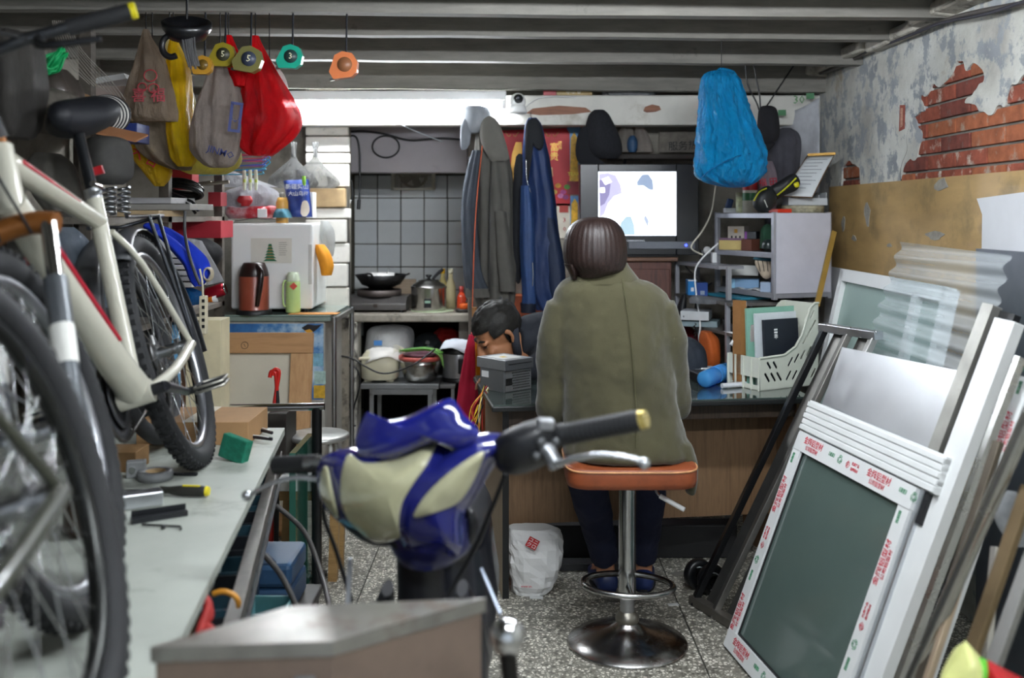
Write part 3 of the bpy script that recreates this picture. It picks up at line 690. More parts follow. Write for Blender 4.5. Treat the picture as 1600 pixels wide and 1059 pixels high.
# ================================================================ woman on the stool, seen from behind
WD = 3.36
wo = thing('person', 'person in an olive coat sitting on the stool with back turned', 'person', (SX, WD, .63))
bd = MB(); hc = P(930, 407, 3.375)
bd.loft([(.39, WD, .64, .125, .10), (.39, WD, .70, .135, .10), (.37, WD+.01, .85, .13, .10), (.335, WD+.02, 1.0, .15, .10), (.325, WD+.02, 1.12, .165, .09), (.30, WD+.01, 1.2, .10, .06), (.28, WD+.01, 1.26, .05, .05)], sq=.9)
head(bd, Matrix.Translation(hc) @ Matrix.Rotation(PI, 4, 'Z') @ Matrix.Rotation(R(-12), 4, 'X') @ Matrix.Scale(.94, 4))
sl, el, hl = P(874, 486, WD), P(864, 634, 3.44), V((.22, 3.74, .80)); sr, er, hr = P(1036, 488, WD), P(1052, 628, 3.46), V((.50, 3.78, .80))
for a, b, c in ((sl, el, hl), (sr, er, hr)): bd.tube([a, b, c], [.045, .038, .024], 12)
hand(bd, hl, (.35, 1, -.15), (0, .1, 1), curl=.35, side=1); hand(bd, hr, (-.35, 1, -.15), (0, .1, 1), curl=.35, side=-1)
kl, kr = V((.272, 3.68, .50)), V((.508, 3.70, .50)); al, ar = V((.362, 3.86, .105)), V((.512, 3.88, .105))
for hx, k_, a_ in ((.29, kl, al), (.47, kr, ar)):
    bd.tube([(hx, 3.40, .69), k_, k_.lerp(a_, .3), a_, a_+V((0, .0, -.05))], [.055, .055, .056, .036, .036], 12); bd.tube([a_+V((0, -.02, -.06)), a_+V((-.02, .08, -.07)), a_+V((-.03, .17, -.085))], [.032, .034, .02], 12)
body = bd.build('body', SKIN, wo, remesh=.007, smooth_it=3)
COATM = mat('#3f3c26', .92, var=.09, sc=5, bmp=.35, bsc=260, sheen=.25)
ct = MB(); i0 = 0
ct.ploft([(430, 903, 982, .052), (438, 884, 1002, .078), (450, 870, 1030, .096), (470, 864, 1046, .108), (520, 868, 1050, .122, -.0), (580, 876, 1052, .126), (620, 882, 1056, .126), (655, 880, 1066, .132), (690, 878, 1076, .14), (708, 880, 1078, .142), (714, 886, 1070, .13)], WD, n=64, wr=.012, k=0, seed=3, sub=5, dz=2.2)
def sleeve(a, b, c, s):
    p = [a+V((-.01*s, 0, .025)), a.lerp(b, .3)+V((.004*s, -.01, 0)), a.lerp(b, .65)+V((.002*s, -.008, 0)), b+V((.004*s, -.012, -.005)), b.lerp(c, .35)+V((0, 0, -.012)), b.lerp(c, .7), c]
    ct.tube(p, [.055, .064, .062, .059, .056, .048, .042], 24, sub=4)
sleeve(sl, el, hl, -1); sleeve(sr, er, hr, 1)
ct.ploft([(690, 1052, 1080, .06), (720, 1058, 1087, .06), (750, 1066, 1088, .05), (771, 1072, 1086, .03)], WD-.02, n=20)
coat = ct.build('coat', COATM, wo, remesh=.008, smooth_it=5, disp=(.022, .11))
MB().ploft([(410, 907, 980, .060), (418, 902, 985, .064), (432, 893, 996, .078), (442, 884, 1003, .086)], WD, n=48, wr=.006, sub=3, cap=False).build('collar', COATM, coat)
MB().tube([P(972, 436, WD-.083), P(978, 470, WD-.114), P(985, 520, WD-.128), P(990, 580, WD-.131), P(994, 640, WD-.134), P(994, 700, WD-.146)], .0022, 6, sub=4).build('back_seam', mat('#45432c', .9), coat)
hr_ = MB().ploft([(339, 922, 944, .03), (342, 906, 955, .062), (350, 893, 966, .088), (365, 884, 975, .106), (385, 880, 979, .113), (402, 880, 979, .113), (414, 884, 977, .109, .002), (424, 893, 972, .098, .006), (432, 899, 945, .085, .012)], 3.35, n=120, wr=.011, k=36, seed=1, sub=6, ky=3)
hr_.ploft([(412, 881, 900, .05, -.02), (424, 888, 903, .045, -.02), (436, 893, 901, .03, -.02)], 3.35, n=24, wr=.03, k=8)
hr_.build('hair', mat('#241815', .45, var=.5, sc=30, stretch=(8, 8, .5), bmp=.5, bsc=160), wo)
TR = mat('#161b33', .85, var=.15, bmp=.3, bsc=300)
tq_ = MB().loft([(.385, 3.38, .635, .13, .10), (.385, 3.38, .68, .14, .11), (.385, 3.38, .72, .14, .10)])
for hx, k_, a_ in ((.29, kl, al), (.47, kr, ar)): tq_.tube([(hx, 3.40, .70), V((hx, 3.40, .70)).lerp(k_, .5), k_, k_.lerp(a_, .35), k_.lerp(a_, .8), a_+V((0, 0, .012))], [.07, .078, .074, .070, .058, .054], 20, sub=4)
tq_.build('trousers', TR, wo, remesh=.008, disp=(.015, .08))
for s, a_ in ((-1, al), (1, ar)):
    sh = MB(); o_ = V((a_.x, a_.y, 0)); d_ = V((s*.12, 1, 0)).normalized()
    secs = [(-.062, .0, .030, .062), (-.045, .0, .040, .078), (0, .0, .043, .07), (.06, .0, .046, .062), (.12, 0, .046, .05), (.17, 0, .036, .035), (.195, 0, .012, .02)]
    vs = []; nn = 20
    for (l, _, hw, h) in secs:
        for k in range(nn):
            t = 2*PI*k/nn; c_, s_ = math.cos(t), math.sin(t); z = (h*.5+h*.5*s_) if s_ > 0 else (h*.5+h*.5*math.copysign(abs(s_)**.5, s_))
            p = o_+d_*l+V((d_.y, -d_.x, 0))*hw*math.copysign(abs(c_)**.8, c_); vs.append((p.x, p.y, z+.004))
    sh.add(vs, [(i*nn+k, i*nn+(k+1) % nn, (i+1)*nn+(k+1) % nn, (i+1)*nn+k) for i in range(len(secs)-1) for k in range(nn)]+[tuple(range(nn))[::-1], tuple(range((len(secs)-1)*nn, len(secs)*nn))], True)
    shoe = sh.build('shoe', mat('#1e2c57', .38, var=.15), wo)
    so = MB(); n_ = 24; so.prism([((o_+d_*(.066+.132*math.cos(t))+V((d_.y, -d_.x, 0))*.049*math.copysign(abs(math.sin(t))**.8, math.sin(t))).to_2d()[:]) for t in [i*2*PI/n_ for i in range(n_)]], .012).build('sole', mat('#15161a', .7), shoe)
# ================================================================ man bent over behind the desk
MD_ = 4.42
mn = thing('person', 'dark-haired person in a charcoal jacket bent low over the far side of the desk', 'person', (.30, 4.72, .45))
hc = P(781, 527, MD_); f = V((-.80, -.28, -.62)).normalized(); upv = V((-.55, -.25, .80)); upv = (upv-f*upv.dot(f)).normalized()
yv = -f; xv = yv.cross(upv); HM = Matrix((xv, yv, upv)).transposed().to_4x4(); HM.translation = hc
bm_ = MB(); head(bm_, HM @ Matrix.Scale(1.08, 4))
nk = V((.115, 4.50, .90)); ch_ = V((.24, 4.58, .86)); pv = V((.36, 4.80, .50))
bm_.tube([hc+V((.04, .02, -.01)), nk, ch_], [.055, .06, .10], 16, sub=3); bm_.tube([ch_, ch_.lerp(pv, .5), pv], [.135, .14, .15], 20, sub=3)
sA, eA, hA = V((.16, 4.46, .86)), V((.13, 4.27, .80)), V((-.02, 4.22, .775)); sB, eB, hB = V((.36, 4.66, .90)), V((.42, 4.36, .81)), V((.27, 4.20, .775))
for a, b, c in ((sA, eA, hA), (sB, eB, hB)): bm_.tube([a, b, c], [.05, .042, .027], 12)
hand(bm_, hA, (-1, -.1, -.05), (0, 0, 1), curl=.45, side=1); hand(bm_, hB, (-1, -.2, -.05), (0, 0, 1), curl=.45, side=-1)
for s in (-1, 1): bm_.tube([pv+V((.09*s, 0, 0)), pv+V((-.15+.09*s, .2, .0)), pv+V((-.18+.09*s, .16, -.44))], [.08, .06, .045], 12)
mb_body = bm_.build('body', mat('#a87452', .5, var=.08, sc=20), mn, remesh=.0075, smooth_it=2)
JK = mat('#25282f', .9, var=.15, bmp=.3, bsc=200)
jk = MB().tube([hc+V((.07, .025, -.012)), nk+V((.02, .01, .0)), ch_, ch_.lerp(pv, .5), pv], [.078, .115, .155, .165, .17], 24, sub=4)
for a, b, c in ((sA, eA, hA), (sB, eB, hB)): jk.tube([a+V((.0, 0, .02)), a.lerp(b, .5), b, b.lerp(c, .75)], [.085, .07, .062, .045], 16, sub=3)
jo = jk.build('jacket', JK, mn, remesh=.009, disp=(.015, .08))
MB().tube([hc+V((.07, -.06, -.01)), hc+V((.065, -.01, .06)), hc+V((.08, .07, .05)), hc+V((.09, .10, -.02)), hc+V((.085, .02, -.085))], .020, 10, closed=True, sub=4).build('hood_collar', mat('#2c2f37', .9, bmp=.3, bsc=150), jo)
hm = MB().ell((0, .018, .052), (.084, .107, .100), n=56, m=36)
keepif(hm, lambda c: (c.z > .075-.0*c.y and c.y > -.085+.3*(c.z-.12)) or (c.y > .01 and c.z > -.045+max(0, .02-c.y)*2) or (c.y > -.035 and c.z > .035))
for i in range(len(hm.v)): v = hm.v[i]; hm.v[i] = v*(1.01+.05*noise.noise(V((v.x*60, v.y*30, v.z*60)))+.02*noise.noise(v*150))
hm.xf(HM @ Matrix.Scale(1.08, 4)); hm.build('hair', mat('#15130f', .6, var=.5, sc=60, bmp=.9, bsc=220), mn)
for s in (-1, 1):
    e_ = MB().tube([(s*.018, -.088, .044), (s*.034, -.084, .05), (s*.05, -.072, .044)], [.003, .005, .003], 6, sub=2); e_.xf(HM @ Matrix.Scale(1.08, 4)); e_.build('eyebrow', mat('#1a1714', .8), mb_body)
    e_ = MB().ell((s*.033, -.079, .018), (.015, .008, .004), n=10, m=6); e_.xf(HM @ Matrix.Scale(1.08, 4)); e_.build('eyelid', mat('#3b241a', .5), mb_body)
# ================================================================ things on and under the desk
DT = .7485
# power supply with a drive on it
g = PZ(787, 614, DT); RZ = R(43)
ps = thing('power_supply', 'grey computer power supply standing on the desk corner', 'power supply', (g.x, g.y+.004, DT), RZ)
GM = mat('#8e9093', .4, .7, var=.06); F_ = WM[ps.name]
MB().bb((0, 0, 0), (.15, .14, .086)).bb((0, .001, .0)[:3], (.0, .0, .0)).build('case', GM, ps, bevel=.002, local=True)
hx = []
for i in range(13):
    for j in range(7):
        x = .045+i*.0078+(.0039 if j % 2 else 0)
        if x > .142: continue
        hx.append([(x+.0031*math.cos(t*PI/3), .012+j*.0102+.0031*math.sin(t*PI/3)*1.3) for t in range(6)])
MB().bb((.006, -.001, .003), (.147, -.0002, .083)).build('vent_shade_plate', BLK, ps, local=True)  # black plate added in place of the shade inside the grille holes
holed([(.006, .003), (.147, .003), (.147, .082), (.006, .082)], hx, .001, F_ @ frame((0, -.0022, 0), (1, 0, 0), (0, 0, 1)), 'vent_grille', mat('#9b9c9e', .4, .8), ps)
MB().bb((.008, -.0055, .026), (.042, -.001, .054)).build('power_socket', BLK, ps, local=True, bevel=.004)
MB().bb((.012, -.0025, .010), (.045, -.0017, .022)).build('sticker', mat('#c9b7bb', .6), ps, local=True)
MB().bb((-.0012, .09, .05), (0.0, .13, .075)).build('sticker', WPAP, ps, local=True)
od = thing('disc_drive', 'grey optical drive lying on top of the power supply', 'disc drive', (g.x, g.y+.004, DT+.0865), RZ)
MB().bb((-.003, -.012, 0), (.146, .158, .041)).build('case', mat('#a2a4a6', .4, .6), od, bevel=.002, local=True)
MB().bb((-.003, -.018, 0), (.146, -.012, .041)).build('front_bezel', mat('#4b4d50', .4), od, bevel=.002, local=True); MB().bb((.01, -.0195, .024), (.135, -.018, .026)).build('tray_slot', BLK, od, local=True)
MB().bb((.02, .02, .041), (.12, .13, .0416)).build('sticker', mat('#e8e8e4', .5), od, local=True); MB().bb((.05, .06, .0416), (.075, .085, .042)).build('sticker', mat('#e3c54a', .5), od, local=True)
# tangled coloured leads hanging at the desk corner
cols = ('#d8b22e', '#b9322c', '#e0d6b0', '#222326', '#c9732a', '#d8b22e'); wl = thing('wire_bundle', 'tangle of yellow and red power leads hanging at the desk corner', 'wires', P(748, 660, 3.98))
for i, c_ in enumerate(cols):
    p = [P(760+rnd.uniform(-4, 8), 600+rnd.uniform(0, 8), 3.99), P(750+rnd.uniform(-8, 8), 622, 3.96), P(740+rnd.uniform(-10, 14), 640, 3.95), P(738+rnd.uniform(-4, 18), 655+rnd.uniform(0, 14), 3.96), P(752+rnd.uniform(-8, 8), 632, 3.97), P(746+rnd.uniform(-8, 8), 665+rnd.uniform(0, 15), 3.95)]
    MB().tube(p, .0022, 6, sub=6).build('lead', mat(c_, .5), wl)
# grey file crate
CA = math.atan2(.479, .878); g = PZ(1187, 611, DT)
cr = thing('file_crate', 'light grey slotted plastic file crate on the right of the desk', 'crate', (g.x, g.y, DT), CA); CM = WM[cr.name]; CG = mat('#c9ccbf', .45, var=.05, dirt='#a3a296', damt=.2)
prof = [(0, 0), (.32, 0), (.32, .335), (.295, .335), (.27, .318), (.245, .27), (.225, .21), (.19, .165), (.13, .135), (0, .13)]
holes = [slot(.04+i*.032, .05+.0*i, .035, .011, R(-55)) for i in range(3)]+[slot(.05+i*.032, .098, .026, .011, R(-55)) for i in range(2)]+[slot(.155+i*.034, .05, .035, .011, R(55)) for i in range(5) if .155+i*.034 < .31]+[slot(.165+i*.034, .105+.012*i, .034, .011, R(55)) for i in range(4)]+[slot(.245+i*.024, .19+.03*i, .032, .010, R(55)) for i in range(3)]+[slot(.285, .29, .03, .010, R(55))]
for y in (.002, .188): holed(prof, holes, .004, CM @ frame((0, y, 0), (1, 0, 0), (0, 0, 1)), 'side_panel', CG, cr)
MB().bb((0, 0, 0), (.32, .19, .004)).build('bottom', CG, cr, local=True); MB().bb((.316, 0, 0), (.32, .19, .335)).build('back_panel', CG, cr, local=True)
holed([(0, 0), (.19, 0), (.19, .13), (0, .13)], [[(.012+i*.045, .02), (.044+i*.045, .02), (.044+i*.045, .05), (.012+i*.045, .05)] for i in range(4)], .004, CM @ frame((.002, 0, 0), (0, 1, 0), (0, 0, 1)), 'front_panel', CG, cr)
for i in range(5): MB().bb((-.005, .0+i*.0455, 0), (.0, .007+i*.0455, .13)).build('front_rib', CG, cr, local=True)
MB().tube([(0, 0, .13), (.13, -.001, .135), (.19, -.001, .165), (.225, -.001, .21), (.27, -.001, .318), (.295, -.001, .337), (.32, 0, .337)], .005, 8).build('rim', CG, cr, local=True)
# ================================================================ workbench on the left
def bx_edge(D): return -.746+(3.27-D)*.122                       # right edge of the bench top
wbn = thing('workbench', 'long pale-topped workbench along the left wall', 'workbench', (-1.3, 2.2, 0))
MB().prism([(bx_edge(3.27), 3.27), (bx_edge(.6), .6), (-2.12, .6), (-2.12, 3.27)], .022, Matrix.Translation((0, 0, .728))).build('top', mat('#a9aea5', .5, var=.08, sc=5, dirt='#83867d', damt=.5, dsc=6, coat=.1), wbn, bevel=.003)
MB().prism([(bx_edge(3.25)-.06, 3.25), (bx_edge(.62)-.06, .62), (bx_edge(.62)-.09, .62), (bx_edge(3.25)-.09, 3.25)], .09, Matrix.Translation((0, 0, .638))).build('apron', mat('#5b2320', .6, var=.2), wbn)
for (x, y) in ((-.80, 3.2), (-.52, .75), (-2.05, 3.2), (-2.05, .75), (-.68, 2.2)): MB().bb((x-.05, y-.03, 0), (x, y+.03, .73)).build('leg', wood('#7b5a2b', '#5e421d', axis=(8, 8, 1)), wbn)
MB().bb((-2.1, .8, .28), (-.93, 3.15, .30)).build('lower_shelf', wood('#5d4a35', '#493a29', axis=(8, 1, 8)), wbn)
# tray of tool bins hung along the front edge
tr_ = thing('tool_tray', 'angle-iron tray of small tool bins along the front of the bench', 'tray', (-.6, 2.4, .56))
a, b = V((-.745, 3.22, .665)), V((-.50, 1.78, .665)); dn = (b-a).normalized(); pn = V((-dn.y, dn.x, 0))*-1
if pn.x > 0: pn = -pn
IRON = mat('#6d6a66', .4, .85, var=.25, dirt='#c6beb0', damt=.32, dsc=18)
MB().bar(a, b, .004, .04).bar(a+pn*.018-V((0, 0, .018)), b+pn*.018-V((0, 0, .018)), .036, .004).build('angle_iron', IRON, tr_)
a2, b2 = a+pn*.04, b+pn*.04
MB().bar(a+pn*.05-V((0, 0, .075)), b+pn*.05-V((0, 0, .075)), .10, .006).build('tray_floor', DARK, tr_)
BIN = mat('#1e3a44', .4, var=.2); BIN2 = mat('#15181c', .45)
for i in range(12):
    p = a.lerp(b, (i+.5)/12)+pn*.05; q = dn*.052; h = .045 if i % 3 else .055
    m = MB(); F = frame(p-V((0, 0, .072)), dn, pn)
    for (x0, x1, y0, y1) in ((-.054, .054, -.042, -.038), (-.054, .054, .038, .042), (-.054, -.05, -.042, .042), (.05, .054, -.042, .042)): m.bb((x0, y0, 0), (x1, y1, -h if F.to_3x3()[2][2] < 0 else h), M=F)
    m.bb((-.054, -.042, 0), (.054, .042, .003 if F.to_3x3()[2][2] > 0 else -.003), M=F); m.build('bin', BIN if i % 2 else BIN2, tr_)
    for k in range(3):
        c_ = p+dn*rnd.uniform(-.035, .035)+pn*rnd.uniform(-.02, .02)-V((0, 0, .062)); l = dn*rnd.uniform(.01, .022)+pn*rnd.uniform(-.015, .015)
        MB().cyl(c_-l, c_+l, rnd.choice((.004, .006, .008)), n=8).build('small_tool', rnd.choice((STEEL, CHROME, mat('#a82a26', .5), mat('#2b6a70', .5), IRON)), tr_)
# things lying on the bench
BZ = .7505
def onb(x, y): return PZ(x, y, BZ)
sp = onb(365, 722); o = MB().box((sp.x, sp.y+.02, BZ+.034), (.088, .03, .068), (R(-8), R(12), R(-24))).build('scouring_sponge', mat('#146a52', .95, var=.25, sc=60, bmp=.8, bsc=140), None, bevel=.004); tag(o, 'dark green scouring block wedged by the bicycle rear wheel', 'sponge')
sd = thing('screwdriver', 'screwdriver with black and yellow handle on the bench', 'screwdriver', onb(285, 775)); p0, p1, p2 = onb(322, 776)+V((0, 0, .014)), onb(250, 774)+V((0, 0, .014)), onb(180, 776)+V((0, 0, .013))
MB().tube([p0, p0.lerp(p1, .1), p0.lerp(p1, .5), p0.lerp(p1, .8), p1], [.010, .0135, .0135, .009, .010], 12, sub=3).build('handle', mat('#2a2a26', .45), sd)
MB().tube([p0+(p0-p1)*.06, p0], [.011, .013], 12).build('handle_cap', mat('#d8c81e', .4), sd); MB().tube([p0.lerp(p1, .12)+V((0, -.003, .0125)), p0.lerp(p1, .5)+V((0, -.003, .0125))], .003, 6).build('handle_stripe', mat('#d8c81e', .4), sd); MB().cyl(p1, p2, .004, n=8).build('shaft', CHROME, sd)
o = MB().bar(onb(253, 786)+V((0, 0, .018)), onb(150, 800)+V((0, 0, .018)), .045, .034).build('aluminium_offcut', ALU, None, bevel=.003); tag(o, 'short bright aluminium offcut lying beside the screwdriver', 'offcut')
o = MB().bar(onb(292, 804)+V((0, 0, .006)), onb(205, 818)+V((0, 0, .006)), .02, .012).bar(onb(290, 801)+V((0, 0, .012)), onb(205, 813)+V((0, 0, .012)), .004, .02).build('dark_channel', mat('#2e3033', .4, .5), None); tag(o, 'dark metal channel lying on the bench in front of the screwdriver', 'channel')
hk = thing('hex_key', 'thin black bent hex key on the bench', 'hex key', onb(255, 824)); MB().tube([onb(222, 822)+V((0, 0, .004)), onb(282, 825)+V((0, 0, .004)), onb(283, 829)+V((0, 0, .004))], .0025, 6).build('shaft', DARK, hk); MB().ell(onb(255, 827)+V((0, 0, .005)), (.005, .005, .005)).build('end_ball', DARK, hk)
tp = thing('tape_roll', 'grey roll of tape lying on the bench behind the screwdriver', 'tape', onb(240, 745)); q = onb(243, 748)
MB().lathe([(.026, 0), (.045, 0), (.045, .022), (.026, .022), (.026, 0)], q, n=28).build('tape', mat('#7c7e80', .4), tp); MB().lathe([(.024, 0), (.026, 0), (.026, .022), (.024, .022), (.024, 0)], q, n=24).build('core', mat('#a98f6a', .8), tp)
q = onb(213, 745); cl2 = thing('clamp_block', 'small grey hinge block standing on the bench', 'hinge', q); MB().box(q+V((0, 0, .022)), (.05, .03, .044), (0, 0, .3)).build('block', mat('#8b8d8d', .5, .3), cl2, bevel=.003); MB().cyl(q+V((-.005, -.02, .022)), q+V((-.005, -.015, .022)), .009, n=14).build('pivot', CHROME, cl2)
MB().bar(onb(262, 742)+V((0, 0, .004)), onb(308, 743)+V((0, 0, .004)), .012, .006).build('tongue', DARK, cl2)
pl2 = thing('pliers', 'pliers with black-and-white striped handles at the far bench corner', 'pliers', onb(405, 684))
for s in (-1, 1): MB().tube([onb(345, 688)+V((0, 0, .008)), onb(375, 684+s*3)+V((0, 0, .012)), onb(400, 683+s*6)+V((0, 0, .012)), onb(425, 686+s*5)+V((0, 0, .010))], .0055, 8, sub=4).build('handle', mat('#17151c', .4), pl2); 
for s in (-1, 1): MB().tube([onb(372, 683+s*4)+V((0, 0, .0175)), onb(400, 682+s*7)+V((0, 0, .0175)), onb(420, 685+s*6)+V((0, 0, .0155))], .0016, 6, sub=4).build('handle_stripe', WHITEP, pl2)
MB().box(onb(345, 687)+V((0, 0, .012)), (.06, .03, .014), (0, 0, .2)).build('jaws', CHROME, pl2, bevel=.004)
bxp = thing('cardboard_box', 'flat brown cardboard box behind the bicycle rear wheel', 'box', (-.97, 3.14, BZ)); MB().bb((-1.14, 3.02, BZ), (-.80, 3.26, BZ+.07)).build('carton', mat('#a07c55', .8, var=.1), bxp, bevel=.002); MB().bb((-1.0, 3.018, BZ+.07), (-.95, 3.26, BZ+.0712)).build('packing_tape', mat('#d6cfc0', .3), bxp)
o = MB().bb((-1.12, 2.70, BZ), (-1.02, 2.8, BZ+.055)).build('cardboard_box', mat('#8a6a45', .8, var=.12), None, bevel=.002); tag(o, 'small brown box squeezed between the bicycle wheels on the bench', 'box')
# ================================================================ bicycles
def bicycle(label, loc, rz, lean, paint, accent, tyre_w, deco):
    b = thing('bicycle', label, 'bicycle', loc, rz); b.rotation_euler = (lean, 0, rz)
    WM[b.name] = Matrix.Translation(V(loc)) @ Euler((lean, 0, rz)).to_matrix().to_4x4()
    Rr = .335; ra, fa, bb_ = V((0, 0, Rr)), V((1.06, 0, Rr)), V((.43, 0, .285)); stt = V((.27, 0, .74)); ht, hb = V((.80, 0, .87)), V((.84, 0, .735))
    PT = mat(paint, .3, var=.05, coat=.5, dirt='#8e887a', damt=.2, dsc=12)
    def mk(nm, m, mb, par=b): return mb.build(nm, m, par, local=True)
    fr = mk('frame', PT, MB().tube([stt+V((.0, 0, -.03)), ht+V((0, 0, -.03))], [.021, .025], 14).tube([bb_+V((0, 0, .015)), bb_.lerp(hb, .2), bb_.lerp(hb, .5), hb+V((.0, 0, .02))], [.040, .037, .033, .030], 16).tube([bb_, stt+V((-.02, 0, .04))], .0205, 14).cyl(hb, ht, .024, n=16).cyl(bb_+V((0, -.04, 0)), bb_+V((0, .04, 0)), .028, n=16))
    for s in (-1, 1):
        mk('chain_stay', PT, MB().tube([bb_+V((0, s*.025, 0)), V((.25, s*.06, .30)), ra+V((0, s*.065, 0))], .014, 10, sub=3)); mk('seat_stay', PT, MB().tube([stt+V((0, s*.02, -.06)), V((.17, s*.045, .58)), ra+V((0, s*.065, 0))], .0085, 10, sub=3))
    for s in (-1, 1): mk('decal', mat(accent, .4), MB().tube([bb_.lerp(hb, .3)+V((0, s*.0345, .005)), bb_.lerp(hb, .8)+V((0, s*.0305, .005))], [.008, .008], 6, flat=.4), fr); mk('decal', mat(accent, .4), MB().tube([stt.lerp(ht, .35)+V((0, s*.0215, -.03)), stt.lerp(ht, .95)+V((0, s*.0245, -.03))], [.002, .005], 6), fr)
    for c, nm in ((ra, 'rear'), (fa, 'front')):
        ring = lambda r, n=48, y=0: [c+V((r*math.cos(t), y, r*math.sin(t))) for t in [i*2*PI/n for i in range(n)]]
        ty = MB().tube(ring(Rr-tyre_w), tyre_w, 12, closed=True)
        ty2 = MB()
        for i in range(72):
            t = 2*PI*i/72; r_ = V((math.cos(t), 0, math.sin(t)))
            for y, k in ((-.5, .86), (0, 1.0), (.5, .86)): ty2.box(c+r_*(Rr-tyre_w+tyre_w*k)+V((0, y*tyre_w*1.1, 0)), (.007, tyre_w*.42, .013), (0, -t+(.04 if y else 0), 0))
        tyo = mk('tyre', RUB, ty); t2 = mk('tread_blocks', RUB, ty2, tyo); t2['kind'] = 'stuff'
        mk('rim', mat(deco.get('rim', '#9b9da1'), .3, .9), MB().tube(ring(Rr-2*tyre_w-.006), .0125, 8, closed=True, flat=1.0))
        sp_ = MB()
        for i in range(28):
            t = 2*PI*i/28; s = 1 if i % 2 else -1; t2_ = t+(.5 if (i//2) % 2 else -.5); sp_.tube([c+V((.018*math.cos(t2_), s*.028, .018*math.sin(t2_))), c+V(((Rr-.06)*math.cos(t), 0, (Rr-.06)*math.sin(t)))], .0012, 5)
        so_ = mk('spokes', CHROME, sp_); so_['kind'] = 'stuff'
        mk('hub', STEEL, MB().cyl(c+V((0, -.055, 0)), c+V((0, .055, 0)), .016, n=12).cyl(c+V((0, -.035, 0)), c+V((0, -.025, 0)), .026, n=14).cyl(c+V((0, .025, 0)), c+V((0, .035, 0)), .026, n=14))
    mk('fork_crown', mat('#8a5628', .35, .4), MB().tube([hb+V((.02, -.075, -.045)), hb+V((.012, -.03, -.03)), hb+V((.012, .03, -.03)), hb+V((.02, .075, -.045))], .023, 14, sub=3).cyl(hb+V((0, 0, -.03)), ht+V((-.01, 0, .03)), .014))
    for s in (-1, 1):
        t0 = hb+V((.02, s*.062, -.03)); t1 = t0.lerp(fa+V((0, s*.062, 0)), .32)
        mk('fork_stanchion', CHROME, MB().cyl(t0, t1, .015, n=14)); lg_ = mk('fork_leg', mat('#5c6064', .35, .4), MB().tube([t1, t1.lerp(fa+V((0, s*.062, 0)), .9), fa+V((0, s*.062, 0))], [.022, .020, .014], 14)); mk('fork_sticker', mat('#d8d8d2', .5), MB().cyl(t1.lerp(fa+V((0, s*.062, 0)), .35), t1.lerp(fa+V((0, s*.062, 0)), .62), .0222, .0212, n=14), lg_)
    stem = ht+V((.03, 0, .07)); mk('stem', DARK, MB().tube([ht+V((-.01, 0, .02)), ht+V((.0, 0, .06)), stem+V((.04, 0, .02))], .018, 12))
    hbp = stem+V((.04, 0, .085)); mk('handlebar', mat('#3c3e41', .3, .7), MB().tube([hbp+V((-.05, -.31, .03)), hbp+V((-.01, -.12, .02)), hbp, hbp+V((-.01, .12, .02)), hbp+V((-.05, .31, .03))], .0125, 12, sub=3))
    for s in (-1, 1):
        g_ = mk('grip', RUB, MB().tube([hbp+V((-.05, s*.32, .03)), hbp+V((-.03, s*.20, .025))], [.017, .0165], 14)); mk('grip_end', mat('#d2c51d', .4), MB().cyl(hbp+V((-.051, s*.331, .03)), hbp+V((-.05, s*.318, .03)), .017, n=12), g_)
        mk('brake_lever', mat('#2c2d30', .3, .6), MB().tube([hbp+V((.0, s*.15, .01)), hbp+V((.05, s*.17, -.015)), hbp+V((.045, s*.27, -.03))], [.011, .008, .006], 10, sub=3)); mk('brake_cable', RUB, MB().tube([hbp+V((.03, s*.14, .01)), hbp+V((.12, s*.06, .02)), hbp+V((.07, s*.01, -.12)), hb+V((.03, s*.03, -.05))], .0028, 6, sub=5))
    sad = stt+V((-.075, 0, .235)); mk('seat_post', mat('#232528', .3, .5), MB().cyl(stt+V((-.012, 0, .02)), sad+V((.01, 0, -.02)), .0145, n=14))
    cl_ = mk('seat_clamp', ALU, MB().cyl(stt+V((-.016, 0, .03)), stt+V((-.022, 0, .055)), .021, n=14)); mk('clamp_lever', CHROME, MB().tube([stt+V((-.01, .02, .045)), stt+V((.02, .035, .05)), stt+V((.075, .03, .06))], [.006, .007, .008], 8, sub=3), cl_)
    secs = []
    for (x, w, h, z) in ((-.15, .06, .03, .03), (-.13, .09, .046, .03), (-.08, .10, .052, .026), (-.02, .078, .05, .018), (.05, .046, .044, .014), (.12, .032, .036, .010), (.155, .016, .018, .008)): secs.append((x, w, h, z))
    sd_ = MB(); vs = []; nn = 18
    for (x, w, h, z) in secs:
        for k in range(nn): t = 2*PI*k/nn; vs.append(sad+V((x, w*math.cos(t), z+h*math.sin(t))))
    sd_.add(vs, [(i*nn+k, i*nn+(k+1) % nn, (i+1)*nn+(k+1) % nn, (i+1)*nn+k) for i in range(len(secs)-1) for k in range(nn)]+[tuple(range(nn))[::-1], tuple(range((len(secs)-1)*nn, len(secs)*nn))], True)
    mk('saddle', mat('#14161d', .55, bmp=.2), sd_); mk('saddle_rail', STEEL, MB().tube([sad+V((-.11, .02, .0)), sad+V((-.03, .022, -.025)), sad+V((.09, .012, .0))], .0035, 6, sub=3).tube([sad+V((-.11, -.02, .0)), sad+V((-.03, -.022, -.025)), sad+V((.09, -.012, .0))], .0035, 6, sub=3))
    # drive side is +y or -y
    ds = deco['drive']
    cr_ = mk('crankset', mat('#26272b', .35, .5), MB().cyl(bb_+V((0, -.07, 0)), bb_+V((0, .07, 0)), .014, n=12)); A = deco['crank']
